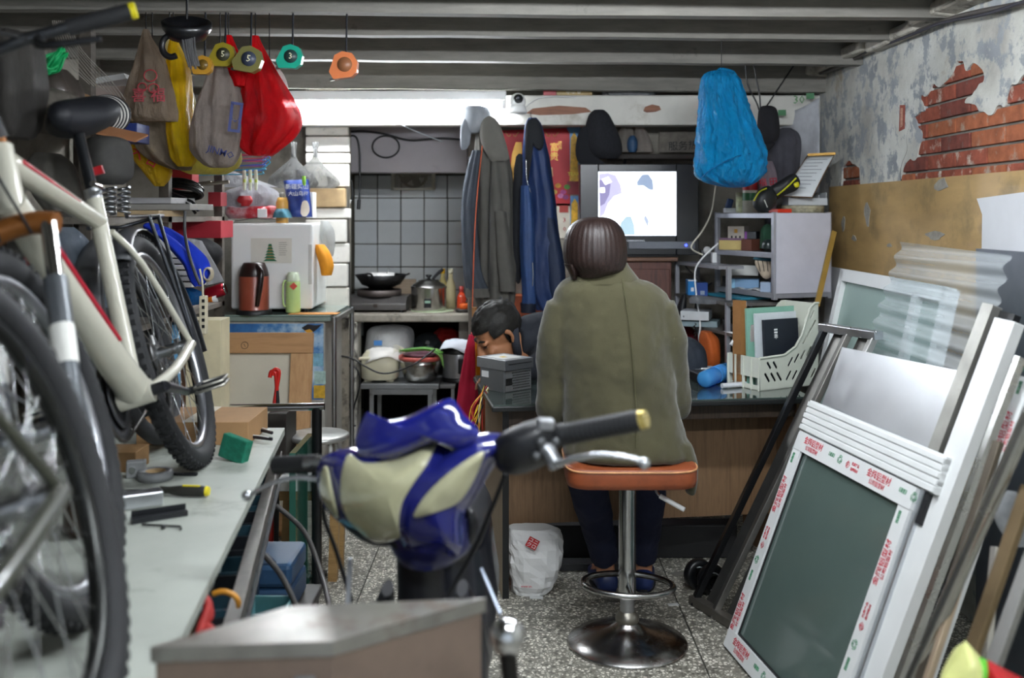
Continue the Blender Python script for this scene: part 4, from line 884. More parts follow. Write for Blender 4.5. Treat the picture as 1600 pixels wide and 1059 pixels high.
    for s in (-1, 1):
        e_ = bb_+V((math.cos(A)*.17*s, s*.075, math.sin(A)*.17*s)); mk('crank_arm', mat('#2b2c31', .3, .5), MB().tube([bb_+V((0, s*.065, 0)), bb_.lerp(e_, .5)+V((0, s*.035, 0)), e_], [.018, .013, .012], 10, flat=.75), cr_)
        pd = mk('pedal', mat('#1d1e20', .5), MB().cyl(e_, e_+V((0, s*.10, 0)), .010, n=10).box(e_+V((0, s*.035, 0)), (.05, .012, .02)).box(e_+V((0, s*.095, 0)), (.05, .012, .02))); mk('pedal_cage', mat('#a6a49c', .35, .8), MB().tube([e_+V((.045, s*.03, .006)), e_+V((.045, s*.10, .006)), e_+V((-.045, s*.10, .006)), e_+V((-.045, s*.03, .006))], .0035, 6, closed=True).tube([e_+V((.045, s*.03, -.006)), e_+V((.045, s*.10, -.006)), e_+V((-.045, s*.10, -.006)), e_+V((-.045, s*.03, -.006))], .0035, 6, closed=True), pd)
    cr2 = MB()
    for i in range(44): t = 2*PI*i/44; cr2.box(bb_+V((.095*math.cos(t), ds*.05, .095*math.sin(t))), (.008, .003, .006), (0, -t, 0))
    cr2.lathe([(.072, 0), (.093, 0), (.093, .003), (.072, .003), (.072, 0)], bb_+V((0, ds*.05-.0015, 0)), (0, 1, 0), n=44); cr2.lathe([(.05, 0), (.066, 0), (.066, .003), (.05, .003), (.05, 0)], bb_+V((0, ds*.042-.0015, 0)), (0, 1, 0), n=36)
    mk('chainring', mat('#55565a', .35, .8), cr2, cr_)
    ch = [bb_+V((.097*math.cos(t), ds*.05, .097*math.sin(t))) for t in [R(a) for a in range(80, -101, -20)]]+[ra+V((.04*math.cos(t), ds*.05, .04*math.sin(t)-.05)) for t in [R(a) for a in (270, 230, 180, 140)]]+[ra+V((.035*math.cos(t), ds*.05, .035*math.sin(t))) for t in [R(a) for a in (180, 130, 90)]]
    mk('chain', mat('#4a4641', .4, .8), MB().tube(ch, .0042, 6, closed=True)); mk('cassette', mat('#6b6b6b', .35, .9), MB().lathe([(.0, 0), (.055, 0), (.055, .004), (.045, .006), (.045, .012), (.034, .014), (.034, .02), (.024, .03), (0, .03)], ra+V((0, ds*.03, 0)), (0, ds, 0), n=28))
    mk('derailleur', mat('#2c2d30', .4, .5), MB().box(ra+V((.0, ds*.055, -.04)), (.03, .02, .05)).box(ra+V((.01, ds*.05, -.09)), (.02, .012, .07), (0, .3, 0)).cyl(ra+V((.02, ds*.045, -.12)), ra+V((.02, ds*.058, -.12)), .018, n=12))
    if deco.get('rack'):
        top = [V((.18, s*.05, .70)) for s in (-1, 1)]
        mk('rear_rack', mat('#2a2c30', .3, .7), MB().tube([V((.2, -.05, .71)), V((-.16, -.06, .71)), V((-.18, .06, .71)), V((.2, .05, .71))], .0055, 8).tube([V((.0, .06, .71)), ra+V((0, .075, 0))], .0055, 8).tube([V((.0, -.06, .71)), ra+V((0, -.075, 0))], .0055, 8).tube([V((-.12, .06, .71)), ra+V((0, .075, 0))], .0055, 8).tube([V((-.12, -.06, .71)), ra+V((0, -.075, 0))], .0055, 8))
        ar_ = [ra+V(((Rr+.025)*math.cos(t), 0, (Rr+.025)*math.sin(t))) for t in [R(a) for a in range(50, 191, 10)]]
        def mg(u_, v_):
            i = u_*(len(ar_)-1); k = min(int(i), len(ar_)-2); p = ar_[k].lerp(ar_[k+1], i-k); q_ = (v_-.5)*2; r_ = (p-ra).normalized(); return p+V((0, q_*.032, 0))-r_*.018*q_*q_
        mk('mudguard', mat('#3f4144', .4, var=.15), MB().surf(mg, 28, 8, .002))
        lt = stt+V((-.13, 0, .02)); ref = mk('rear_reflector', mat('#a3151c', .3), MB().box(lt+V((.01, 0, .09)), (.015, .035, .022)))
    return b
bicycle('white mountain bike with red stripes leaning on the workbench', (-.862, 2.79, BZ), R(-82.5), R(17), '#bdbbac', '#b01f33', .026, {'drive': -1, 'crank': R(196), 'rack': True})
bicycle('black bicycle nearest the camera, only its wheel in view', (-.545, 1.3, BZ), R(-82), R(18), '#32342a', '#5d5f4a', .028, {'drive': -1, 'crank': R(40), 'rim': '#3a3b3a'})

# spare tyre and grey mudguard stood behind the white bicycle
def wheel_ring(c, r, n=40): return [V(c)+V((-.10*r*math.cos(t)-.30*r*math.sin(t), r*math.cos(t), r*.95*math.sin(t))) for t in [i*2*PI/n for i in range(n)]]
spt = thing('spare_tyre', 'worn spare bicycle tyre standing behind the white bicycle', 'tyre', (-1.12, 3.0, BZ)); MB().tube(wheel_ring((-1.13, 3.0, BZ+.305), .285), .022, 10, closed=True).build('tyre', mat('#2b2c2e', .7, bmp=.2), spt); MB().tube(wheel_ring((-1.13, 3.0, BZ+.305), .258), .008, 8, closed=True).build('bead', mat('#3c3d3f', .6), spt)
mgd = thing('mudguard', 'loose grey plastic mudguard arched over the spare tyre', 'mudguard', (-1.1, 2.9, 1.2)); _w = wheel_ring((-1.12, 2.98, BZ+.31), .345, 40)[6:22]
MB().surf(lambda u_, v_: _w[min(int(u_*15), 14)].lerp(_w[min(int(u_*15), 14)+1], u_*15-min(int(u_*15), 14))+V(((v_-.5)*.075, 0, -.03*(2*v_-1)**2)), 30, 8, .003).build('arch', mat('#5b5c5e', .4, var=.12), mgd); MB().cyl(_w[2]+V((0, 0, -.02)), V((-1.10, 3.10, BZ)), .004).build('stay', STEEL, mgd); MB().cyl(_w[13]+V((0, 0, -.02)), V((-1.12, 2.72, BZ)), .004).build('stay', STEEL, mgd)
# ================================================================ scooter facing the camera
def puff(outline, D, front, back, m, name, par, rings=6, curve=0.0, tilt=(0, 0), build=True, mb=None):
    """closed cushion from a pixel outline: star-shaped rings bulging to the front and back; tilt = change of D per px in x, y"""
    pts = outline; n0 = len(pts); P2 = [V((x, y, 0)) for x, y in pts]; P2, _ = crom(P2, [0]*n0, 3, True); n = len(P2)
    c = sum(P2, V((0, 0, 0)))/n; mb = mb or MB(); vs = []; fs = []
    def at(p, k, s):
        d = D+tilt[0]*(p.x-c.x)+tilt[1]*(p.y-c.y); b = (front if s < 0 else back)*math.sqrt(max(0, 1-k**2.2)); return P(p.x, p.y, d+s*b)
    ks = [1-i/rings for i in range(rings)]
    for s in (-1, 1):
        base = len(vs)
        for k in ks:
            for p in P2: vs.append(at(c+(p-c)*k, k, s))
        vs.append(at(c, 0, s)); tip = len(vs)-1
        for i in range(rings-1):
            for j in range(n):
                f = (base+i*n+j, base+i*n+(j+1) % n, base+(i+1)*n+(j+1) % n, base+(i+1)*n+j); fs.append(f if s < 0 else f[::-1])
        for j in range(n):
            f = (base+(rings-1)*n+j, base+(rings-1)*n+(j+1) % n, tip); fs.append(f if s < 0 else f[::-1])
    mb.add(vs, fs, True)
    return mb.build(name, m, par) if build else mb
SD = 1.9
sc_ = thing('motor_scooter', 'blue and cream electric scooter facing the camera', 'scooter', (-.18, 2.3, 0))
BLU = mat('#1a1f68', .16, var=.12, coat=.8); CRM = mat('#c3c1a2', .22, var=.08, coat=.5); BK = mat('#141519', .4)
TI = (-.00035, 0)
def cv(pts): return [(360+x/2.278, 594+y/2.278) for x, y in pts]
MAINO = cv([(308, 330), (330, 272), (400, 245), (455, 240), (560, 262), (700, 215), (800, 225), (890, 188), (1000, 195), (1015, 215), (985, 255), (935, 315), (870, 420), (832, 480), (825, 590), (790, 632), (640, 632), (600, 590), (555, 586), (500, 580), (430, 530), (380, 500), (345, 465), (318, 410)])
puff(MAINO, SD, .11, .10, BLU, 'front_fairing', sc_, tilt=TI)
_O, _ = crom([V((x, y, 0)) for x, y in MAINO], [0]*len(MAINO), 3, True); _c = sum(_O, V((0, 0, 0)))/len(_O)
def fair_D(x, y):
    """depth of the fairing surface on the line of sight through a pixel"""
    p = V((x, y, 0)); d = p-_c; best = 1e9
    for i in range(len(_O)):
        a, b = _O[i]-_c, _O[(i+1) % len(_O)]-_c; e = b-a; den = d.x*e.y-d.y*e.x
        if abs(den) < 1e-9: continue
        t = (a.x*e.y-a.y*e.x)/den; s_ = (a.x*d.y-a.y*d.x)/den
        if t > 0 and -1e-6 <= s_ <= 1+1e-6: best = min(best, t)
    k = min(1, 1/best) if best < 1e8 else 0
    return SD+TI[0]*(x-_c.x)-.11*math.sqrt(max(0, 1-k**2.2))
def conform(outline, lift, m, name, par, rings=7):
    """panel lying on the fairing: edge sunk, middle proud"""
    Q, _ = crom([V((x, y, 0)) for x, y in outline], [0]*len(outline), 4, True); n = len(Q); c = sum(Q, V((0, 0, 0)))/n; vs = []; fs = []
    ks = [1, .985, .96]+[.96*(1-i/rings) for i in range(1, rings)]
    for k in ks:
        for p in Q: q = c+(p-c)*k; vs.append(P(q.x, q.y, fair_D(q.x, q.y)-(-.004 if k == 1 else lift*(.7 if k > .98 else 1)+.012*(1-k*k))))
    vs.append(P(c.x, c.y, fair_D(c.x, c.y)-lift-.012))
    for i in range(len(ks)-1):
        for j in range(n): fs.append((i*n+j, i*n+(j+1) % n, (i+1)*n+(j+1) % n, (i+1)*n+j))
    b0 = (len(ks)-1)*n
    for j in range(n): fs.append((b0+j, b0+(j+1) % n, len(vs)-1))
    return MB().add(vs, fs, True).build(name, m, par)
CRM = mat('#bdbb98', .12, var=.14, sc=14, coat=.8)
conform(cv([(425, 262), (470, 290), (545, 288), (625, 258), (728, 212), (732, 232), (700, 300), (650, 372), (612, 440), (600, 520), (604, 560), (556, 578), (500, 572), (430, 515), (396, 450), (390, 370), (403, 292)]), .006, CRM, 'headlamp_lens', sc_)
conform(cv([(903, 252), (888, 312), (848, 392), (806, 440), (740, 468), (664, 490), (652, 474), (692, 410), (762, 340), (840, 282)]), .006, CRM, 'indicator_lens', sc_)
conform(cv([(322, 325), (345, 308), (366, 400), (384, 492), (352, 468), (321, 410)]), .005, CRM, 'indicator_lens', sc_)
puff(cv([(488, 112), (520, 134), (582, 142), (645, 124), (710, 92), (772, 66), (802, 76), (836, 126), (888, 190), (815, 246), (745, 222), (690, 232), (620, 262), (545, 284), (490, 284), (455, 256), (446, 215), (462, 160)]), SD-.075, .03, .08, mat('#1c2278', .13, var=.1, coat=.9), 'windscreen_cowl', sc_, tilt=TI)
puff(cv([(394, 505), (430, 545), (505, 588), (600, 596), (640, 640), (700, 645), (690, 600), (600, 570), (500, 560)]), SD+.03, .04, .08, BK, 'lower_shroud', sc_, tilt=TI)
puff(cv([(822, 470), (850, 448), (874, 470), (880, 530), (862, 585), (824, 605)]), SD+.03, .03, .08, BK, 'side_cover', sc_, tilt=TI)
MB().ploft([(800, 600, 742, .07), (850, 610, 738, .08), (872, 625, 712, .07)], SD+.04, n=24).build('neck_cover', mat('#161b4d', .3, coat=.4), sc_)
# handlebar, grips and levers
hL, hR = P(470, 722, 2.0), P(1004, 655, 1.76); hm_ = P(690, 700, 1.92)
MB().tube([P(476, 724, 2.0), P(560, 715, 1.97), hm_, P(800, 690, 1.86), P(1000, 656, 1.765)], .011, 12, sub=3).build('handlebar', STEEL, sc_)
g1, g2 = P(862, 682, 1.825), P(1000, 656, 1.765); gr = MB().tube([g1, g1.lerp(g2, .12), g1.lerp(g2, .2), g2], [.019, .021, .0185, .0185], 20)
for i in range(14): gr.tube([g1.lerp(g2, .2+i*.055), g1.lerp(g2, .225+i*.055)], .0198, 20)
gr.build('grip', mat('#1a1b1d', .55), sc_); MB().tube([g2, P(1010, 654, 1.76)], [.0175, .0165], 16).build('grip_end', mat('#c8b46a', .25, .7), sc_)
g3, g4 = P(498, 724, 2.0), P(430, 727, 2.04); MB().tube([g3, g4], .0185, 16).build('grip', mat('#1a1b1d', .55), sc_)
puff([(772, 690), (800, 668), (850, 652), (868, 662), (872, 700), (850, 728), (806, 742), (776, 730)], 1.80, .045, .04, BK, 'switch_housing', sc_)
MB().tube([P(838, 690, 1.775), P(858, 706, 1.765), P(868, 724, 1.755)], [.012, .014, .012], 10).build('lever_bracket', mat('#8f9194', .3, .8), sc_)
MB().box(P(852, 662, 1.77), (.03, .02, .02), (.2, .1, .3)).build('mirror_boss', mat('#9b9da0', .3, .7), sc_, bevel=.004)
for (x, y, r_) in ((845, 690, .009), (868, 690, .007), (838, 712, .008)): MB().ell(P(x, y, 1.755), (r_, r_, r_), n=12, m=8).build('switch_button', mat('#5a5c5e', .35, .3), sc_)
lv = mat('#b9bcc0', .22, .9)
MB().tube([P(862, 728, 1.755), P(900, 716, 1.73), P(940, 710, 1.715), P(985, 715, 1.705), P(1003, 723, 1.70)], [.011, .0085, .0075, .007, .007], 12, sub=4, flat=.7).ell(P(1006, 724, 1.70), (.011, .011, .011)).build('brake_lever', lv, sc_)
MB().tube([P(497, 748, 1.98), P(460, 746, 1.98), P(425, 755, 1.98), P(392, 772, 1.98)], [.010, .008, .007, .007], 12, sub=4, flat=.7).ell(P(386, 774, 1.98), (.011, .011, .011)).build('brake_lever', lv, sc_)
for k, q in enumerate(([P(555, 745, 1.99), P(520, 760, 2.0), P(505, 800, 2.03), P(525, 860, 2.04), P(550, 940, 2.02)], [P(790, 740, 1.85), P(770, 790, 1.9), P(740, 860, 1.97), P(700, 930, 1.98)])): MB().tube(q, .0045, 8, sub=5).build('cable', RUB, sc_)
# column, leg shield, deck, seat, wheels
MB().tube([P(655, 860, 1.95), V((-.17, 1.95, .55)), V((-.165, 1.92, .30))], [.045, .05, .045], 20, sub=3).build('steering_column', BK, sc_)
MB().tube([(-.26, 2.05, .30), (-.27, 2.03, .55), (-.25, 2.0, .70)], [.10, .085, .03], 20, sub=3, flat=.4).tube([(-.09, 2.05, .30), (-.08, 2.03, .55), (-.10, 2.0, .70)], [.10, .085, .03], 20, sub=3, flat=.4).build('leg_shield', mat('#15161c', .35, coat=.3), sc_)
fw = V((-.165, 1.85, .21)); ring = lambda c, r, n=32: [c+V((0, r*math.cos(t), r*math.sin(t))) for t in [i*2*PI/n for i in range(n)]]
rwv = V((-.175, 2.92, .21))
for c_ in (fw, rwv):
    MB().tube(ring(c_, .165), .043, 14, closed=True).build('tyre', RUB, sc_); MB().lathe([(.03, -.03), (.10, -.03), (.125, -.012), (.125, .012), (.10, .03), (.03, .03)], c_, (1, 0, 0), n=28).build('wheel', ALU, sc_)
def fend(u_, v_):
    t = R(10+u_*150); q = (v_-.5)*2; r_ = .235; return fw+V((q*.065, -r_*math.cos(t)*(1-.12*q*q), r_*math.sin(t)*(1-.12*q*q)))
MB().surf(fend, 24, 10, .003).build('front_mudguard', BLU, sc_)
for s in (-1, 1): MB().cyl(fw+V((.075*s, 0, 0)), V((-.165+.06*s, 1.93, .5)), .016, n=12).build('fork_leg', BK, sc_)
MB().bb((-.31, 2.0, .24), (-.03, 2.5, .29)).build('footboard', mat('#202226', .6), sc_, bevel=.02)
MB().loft([(-.17, 2.72, .28, .12, .24), (-.17, 2.74, .45, .135, .30), (-.17, 2.76, .60, .11, .30)], n=32, sq=.7).build('rear_body', mat('#15171f', .35, coat=.3), sc_); MB().loft([(-.17, 2.72, .60, .10, .30), (-.17, 2.72, .64, .115, .32), (-.17, 2.72, .675, .10, .29), (-.17, 2.72, .68, .04, .15)], n=32, sq=.8).build('seat', mat('#1b1c20', .5, bmp=.2), sc_)
MB().bar(P(547, 872, 2.0), P(543, 960, 1.98), .022, .006, up=(1, 0, 0)).build('bracket_plate', mat('#c4c9d0', .4, .4), sc_); MB().bar(P(752, 890, 2.05), P(782, 960, 2.0), .03, .006, up=(1, 0, 0)).build('bracket_plate', mat('#aab3c4', .4, .3), sc_)
MB().cyl((-.13, 2.3, .24), (-.02, 2.35, .012), .012).build('side_stand', STEEL, sc_)
# ================================================================ metal cargo box and chrome-knobbed handle at the bottom edge
K = 1.26
A_, B_, C_, D_ = [V((p[0]*K, p[1]*K)) for p in ((-.408, 1.133), (-.281, 1.249), (-.037, 1.277), (-.207, 1.150))]
D_ = V((-.207*K, 1.15*K)); zt = CH-(CH-.955)*K
cbx = thing('cargo_box', 'worn galvanised metal cargo box in the foreground', 'box', (D_.x, D_.y+.1, zt-.34))
GAL = mat('#a5a39d', .3, .8, var=.22, sc=9, dirt='#7b6654', damt=.5, dsc=7)
top = [A_, D_, C_, B_]; cen = sum(top, V((0, 0)))/4; big = [cen+(p-cen)*1.03 for p in top]
MB().prism([tuple(p) for p in top], .32, Matrix.Translation((0, 0, zt-.335))).build('body', mat('#857468', .45, .45, var=.15, dirt='#5d4a3e', damt=.4, dsc=2.5), cbx, bevel=.006)
MB().prism([tuple(p) for p in big], .022, Matrix.Translation((0, 0, zt-.018))).build('lid', GAL, cbx, bevel=.006)
fx = frame((D_.x, D_.y, zt-.07), ((A_-D_).x, (A_-D_).y, 0), (0, 0, 1)); MB().box((.04, 0, -.003), (.03, .05, .008), M=fx).build('hasp', STEEL, cbx, bevel=.002); MB().cyl(fx @ V((.04, -.005, -.006)), fx @ V((.04, -.005, -.03)), .009, n=12).build('hasp_stud', CHROME, cbx)
for s, t in ((.2, .2), (.8, .2), (.2, .8), (.8, .8)):
    p = A_.lerp(B_, t).lerp(D_.lerp(C_, t), s); MB().cyl((p.x, p.y, 0), (p.x, p.y, zt-.335), .012, n=10).build('leg', STEEL, cbx)
kh = thing('lever_handle', 'dark stalk with a chrome knob at the bottom edge', 'handle', (0, 1.5, 0)); p = P(793, 992, 1.5)
MB().lathe([(0, -.028), (.018, -.024), (.026, -.008), (.026, .006), (.018, .02), (.008, .026), (0, .026)], p, n=28).build('knob', CHROME, kh); MB().tube([p+V((0, 0, -.025)), p+V((.012, 0, -.14)), V((p.x+.02, 1.5, .02))], [.014, .012, .014], 14).build('stalk', mat('#2b2927', .35, .7), kh); MB().cyl((p.x+.02, 1.5, 0), (p.x+.02, 1.5, .02), .05, n=20).build('foot', IRON, kh)
# ================================================================ back left: freezer, fridge and what stands there
def mkb(par, nm, a, b, m, bev=.003): return MB().bb(a, b).build(nm, m, par, bevel=bev)
def bbp(x0, x1, y0, y1, D0, D1): a, b = P(x0, y1, D0), P(x1, y0, D0); return (a.x, D0, a.z), (b.x, D1, b.z)
fz = thing('chest_freezer', 'chest freezer with blue snow-scene front under the fridge', 'freezer', (-1.16, 5.1, 0))
ICE, nt_, b_ = nodes('m_snow_print'); nt_.links.new(ramp(nt_, noise_n(nt_, 5, 6, .6), [(.3, C('#1d4a86')), (.48, C('#3c78b4')), (.56, C('#9fc0da')), (.66, C('#dfe6ea')), (.75, C('#4a7fb5'))]), b_.inputs['Base Color']); b_.inputs['Roughness'].default_value = .35
GRYP = mat('#a7a49b', .6, var=.12, dirt='#6d675b', damt=.45)
a, b = P(347, 624, 4.88), P(507, 497, 4.88); mkb(fz, 'body', (a.x, 4.885, .06), (b.x, 5.46, .925), GRYP, .01)
mkb(fz, 'front_print', (a.x+.005, 4.878, a.z), (b.x-.005, 4.886, .915), ICE)
mkb(fz, 'lid', (a.x-.012, 4.87, .925), (b.x+.03, 5.48, .95), mat('#7d8a82', .3, var=.15), .008); mkb(fz, 'glass_top', (a.x-.012, 4.87, .9505), (b.x+.03, 5.48, .958), mat('#7f918a', .08, var=.1, coat=.5))
for i, (x, y, c_) in enumerate(((496, 562, '#7fb3c9'), (500, 590, '#a7c4bd'), (499, 612, '#d2a83a'))):
    p = P(x, y, 4.8775); o_ = mkb(fz, 'ice_cube_print', (p.x-.028, 4.8765, p.z-.032), (p.x+.028, 4.878, p.z+.032), mat(c_, .4, var=.3, sc=40), .008)
p = P(487, 512, 4.877); MB().prism([(-.05, 0), (-.02, .018), (.02, .012), (.05, .016), (.03, -.004), (.01, -.02), (-.03, -.018)], .002, frame((p.x, 4.8785, p.z), (1, 0, 0), (0, 0, 1))).build('bird_print', mat('#22242a', .5, var=.5, sc=30), fz); MB().prism([(-.035, -.014), (-.01, -.006), (.008, -.02), (-.02, -.026)], .003, frame((p.x, 4.8785, p.z), (1, 0, 0), (0, 0, 1))).build('bird_print', mat('#d39a2c', .5), fz)
fs_ = thing('steel_stand', 'rusty steel angle frame around the freezer', 'stand', (-.85, 5.1, 0))
for y in (4.86, 5.4): MB().cyl((-.868, y, 0), (-.868, y, .95), .012, n=8).build('post', STEEL, fs_)
MB().bar((-.868, 4.86, .935), (-.868, 5.4, .935), .02).build('rail', STEEL, fs_)
# fridge
fr_ = thing('mini_fridge', 'small white fridge standing on the chest freezer', 'fridge', (-1.2, 5.2, .959))
l, r = P(361, 480, 5.0).x, P(486, 480, 5.0).x; WF = mat('#e9eae8', .3, var=.02, coat=.2)
mkb(fr_, 'body', (l+.004, 5.045, .975), (r, 5.44, 1.405), mat('#dcdcd8', .4, var=.03), .008); dr = mkb(fr_, 'door', (l, 4.995, .975), (r+.008, 5.04, 1.405), WF, .012)
mkb(fr_, 'door_seal', (l+.01, 5.038, .985), (r, 5.048, 1.395), mat('#9a9a95', .6)); mkb(fr_, 'handle_recess', (r-.012, 4.992, 1.1), (r+.006, 4.997, 1.3), mat('#c4c4c0', .5))
for x in (l+.04, r-.04): MB().cyl((x, 5.05, .958), (x, 5.05, .976), .014, n=10).build('foot', DARK, fr_)
pt = thing('paper_print', 'printed paper with a green pagoda stuck on the fridge door', 'poster', P(424, 392, 4.99)); a, b = P(392, 411, 4.9935), P(456, 372, 4.9935)
mkb(pt, 'sheet', (a.x, 4.9925, a.z), (b.x, 4.9945, b.z), mat('#d6d3c8', .7, var=.05), 0); GP = mat('#2f6a4a', .7, var=.2, sc=60)
for i in range(6):
    y = 408-i*4.6; w_ = 11-i*1.5; c1, c2 = P(422-w_, y, 4.9915), P(422+w_, y-4, 4.9915); cc = (c1.x+c2.x)/2; hw = (c2.x-c1.x)/2; hh = c2.z-c1.z
    MB().prism([(-hw, 0), (-hw*.75, hh*.55), (-hw*.55, hh), (hw*.55, hh), (hw*.75, hh*.55), (hw, 0)], .001, frame((cc, 4.9925, c1.z), (1, 0, 0), (0, 0, 1))).build('pagoda_tier', GP, pt)
    if i: MB().prism([(-hw*.6, -.0035), (hw*.6, -.0035), (hw*.6, 0), (-hw*.6, 0)], .0015, frame((cc, 4.9925, c1.z), (1, 0, 0), (0, 0, 1))).build('pagoda_wall', mat('#b98c56', .7), pt)
for i in range(7): p = P(442, 379+i*3.2, 4.992); MB().bb((p.x-.02, 4.9915, p.z-.0012), (p.x+.018+.004*math.sin(i*2), 4.9925, p.z+.0012)).build('text_line', mat('#8f8c84', .7), pt)
def bottle(name, label, cat, c, prof, m, capm=None, capprof=None, grp=None, n=24):
    t = thing(name, label, cat, c, group=grp); MB().lathe(prof, c, n=n).build('body', m, t)
    if capm: MB().lathe(capprof, c, n=n).build('cap', capm, t)
    return t
# thermoses
c_ = P(397, 488, 4.93); c_.z = .9585; k = W(1, 4.93)
th = bottle('thermos', 'brown and black thermos jug on the freezer lid', 'thermos', c_, [(0, .0), (25*k, .0), (25.5*k, 2*k), (24*k, 6*k), (23*k, 8*k), (23*k, 58*k), (21*k, 64*k), (0, 64*k)], mat('#8e4430', .35, var=.12, dirt='#5d2c20', damt=.3, coat=.2), mat('#2a1a17', .3), [(22.4*k, 57*k), (23*k, 60*k), (20*k, 72*k), (17*k, 78*k), (16*k, 80*k), (0, 80*k)])
MB().lathe([(27*k, 0), (27*k, 6*k), (24*k, 7*k), (0, 7*k)], c_, n=24).build('base', DARK, th); MB().tube([c_+V((10*k, -18*k, 76*k)), c_+V((17*k, -24*k, 66*k)), c_+V((15*k, -26*k, 40*k)), c_+V((11*k, -24*k, 14*k))], [3*k, 4.5*k, 4.5*k, 3*k], 10, sub=4).build('handle', mat('#1f1412', .25), th)
c_ = P(458, 481, 4.96); c_.z = .9585+.004
t2 = bottle('thermos', 'pale green thermos flask with red diamond label on the freezer lid', 'thermos', c_, [(0, 0), (11*k, 0), (11.5*k, 3*k), (11*k, 45*k), (10*k, 50*k), (0, 50*k)], mat('#b9d68a', .4, var=.06), mat('#dfeccf', .35), [(10.5*k, 49*k), (10.8*k, 52*k), (9*k, 60*k), (8*k, 63*k), (0, 64*k)])
MB().tube([c_+V((-9*k, -4*k, 50*k)), c_+V((-14*k, -6*k, 46*k)), c_+V((-14*k, -6*k, 14*k)), c_+V((-9*k, -4*k, 10*k))], 1.6*k, 8, sub=3).build('handle', mat('#b9d68a', .4), t2); MB().prism([(-6*k, 0), (0, 6*k), (6*k, 0), (0, -6*k)], .003, frame(c_+V((3*k, -11.6*k, 42*k)), (1, .25, 0), (0, 0, 1))).build('label', mat('#c8402f', .5), t2)
o = MB().bb((-1.10, 4.89, .9585), (-.86, 4.98, .9612)).build('place_mat', mat('#c98a4a', .6), None); tag(o, 'thin orange board lying under the green flask', 'mat')
# on top of the fridge
tb = thing('plastic_bundle', 'grey plastic bag bundle tied with red on the fridge', 'bag', P(390, 325, 5.15)); MB().ploft([(290, 380, 415, .05), (298, 356, 428, .10), (308, 345, 432, .12), (320, 345, 430, .12), (326, 352, 424, .09)], 5.15, wr=.10, k=7, n=48).build('bundle', film('#b5b6ba', .12, .25), tb); MB().ploft([(306, 372, 390, .012, -.13), (314, 368, 392, .012, -.13), (322, 376, 388, .01, -.12)], 5.15, wr=.15, k=3).build('red_print', mat('#b02a30', .4), tb)
rp = thing('wrapped_package', 'red and white wrapped package lying under the grey bundle on the fridge', 'package', P(390, 343, 5.12)); MB().ploft([(320.5, 362, 425, .06), (324, 357, 430, .10), (334, 356, 431, .11), (341, 360, 428, .09)], 5.14, wr=.05, k=5, n=48, sq=.8).build('wrapper', mat('#c9a9ae', .3, var=.3, sc=30, dirt='#b3303a', damt=.75, dsc=9), rp); mkb(rp, 'label', *bbp(402, 417, 326, 340, 5.026, 5.032), WPAP)
c_ = P(441, 337, 5.1); c_.z = 1.406; k = W(1, 5.1); bottle('squeeze_bottle', 'orange-yellow squeeze bottle standing on the fridge', 'bottle', c_, [(0, 0), (9*k, 0), (9.5*k, 2*k), (9.5*k, 32*k), (7*k, 40*k), (0, 40*k)], mat('#e0aa55', .4, var=.05), mat('#8f8c84', .4), [(4*k, 40*k), (5*k, 44*k), (3*k, 48*k), (0, 48*k)])
sn = thing('snack_packet', 'blue printed food packet standing open on the fridge', 'packet', P(465, 340, 5.12)); pillow(0, 0, ln((443, 282), (482, 280), (488, 339), (452, 339)), 5.12, .035, 'pouch', mat('#2a3f86', .35, var=.3, sc=14, dirt='#b9bcc8', damt=.35, dsc=16, coat=.3), sn)
Fp = frame(P(464, 292, 5.075), (1, 0, 0), (0, 0, 1)); text('新疆奖山', .030, Fp, WPAP, sn); text('大山乌梅', .026, frame(P(466, 303, 5.072), (1, 0, 0), (0, 0, 1)), WPAP, sn)
puff([(472, 316), (480, 314), (484, 328), (478, 338), (470, 334)], 5.085, .004, .004, mat('#e8dccb', .5), 'printed_figure', sn, rings=3); o = MB().ploft([(275, 472, 477, .008), (284, 472, 478, .008), (290, 474, 477, .006)], 5.08).build('clothes_peg', mat('#8ac23a', .4), None); tag(o, 'bright green clothes peg clipped on the blue food packet', 'clothes peg')
pk = mkb(None, 'carton', *bbp(478, 489, 300, 340, 5.13, 5.22), mat('#e3e4e2', .5)); tag(pk, 'narrow white carton right of the blue packet on the fridge', 'box')
o = MB().ploft([(326, 433, 448, .03), (332, 430, 452, .05), (340, 428, 455, .05)], 5.06, wr=.12, k=5).build('rag', mat('#3f6d7c', .9, var=.3), None); tag(o, 'crumpled teal rag beside the yellow bottle on the fridge', 'cloth')
# fridge cover edge, cloth on its right, orange glove
o = MB().surf(lambda u_, v_: P(356+u_*86, 343+2*math.sin(u_*9)+(v_*26*max(0, 1-u_*9)), 5.0-.015+v_*.0+.38*0).lerp(P(356+u_*86, 343, 5.3), 0 if v_ < .5 else 0)+V((0, .0, .003)), 24, 4, .003).build('fridge_cover', mat('#b9bcb6', .7, var=.1), None); tag(o, 'grey cloth edge hanging over the top left of the fridge', 'cloth')
o = MB().ploft([(382, 492, 506, .02), (395, 494, 515, .04), (415, 500, 520, .04), (430, 503, 517, .03)], 5.12, wr=.1, k=4).build('orange_cloth', mat('#d98f1e', .8, var=.2), None); tag(o, 'orange cloth hanging at the right side of the fridge', 'cloth')
o = MB().ploft([(345, 502, 512, .02), (360, 500, 520, .04), (385, 506, 522, .03), (400, 512, 520, .02)], 5.25, wr=.15, k=4).build('plastic_bag', film('#d8dad8', .4), None); tag(o, 'clear plastic bag behind the orange cloth by the fridge', 'bag')
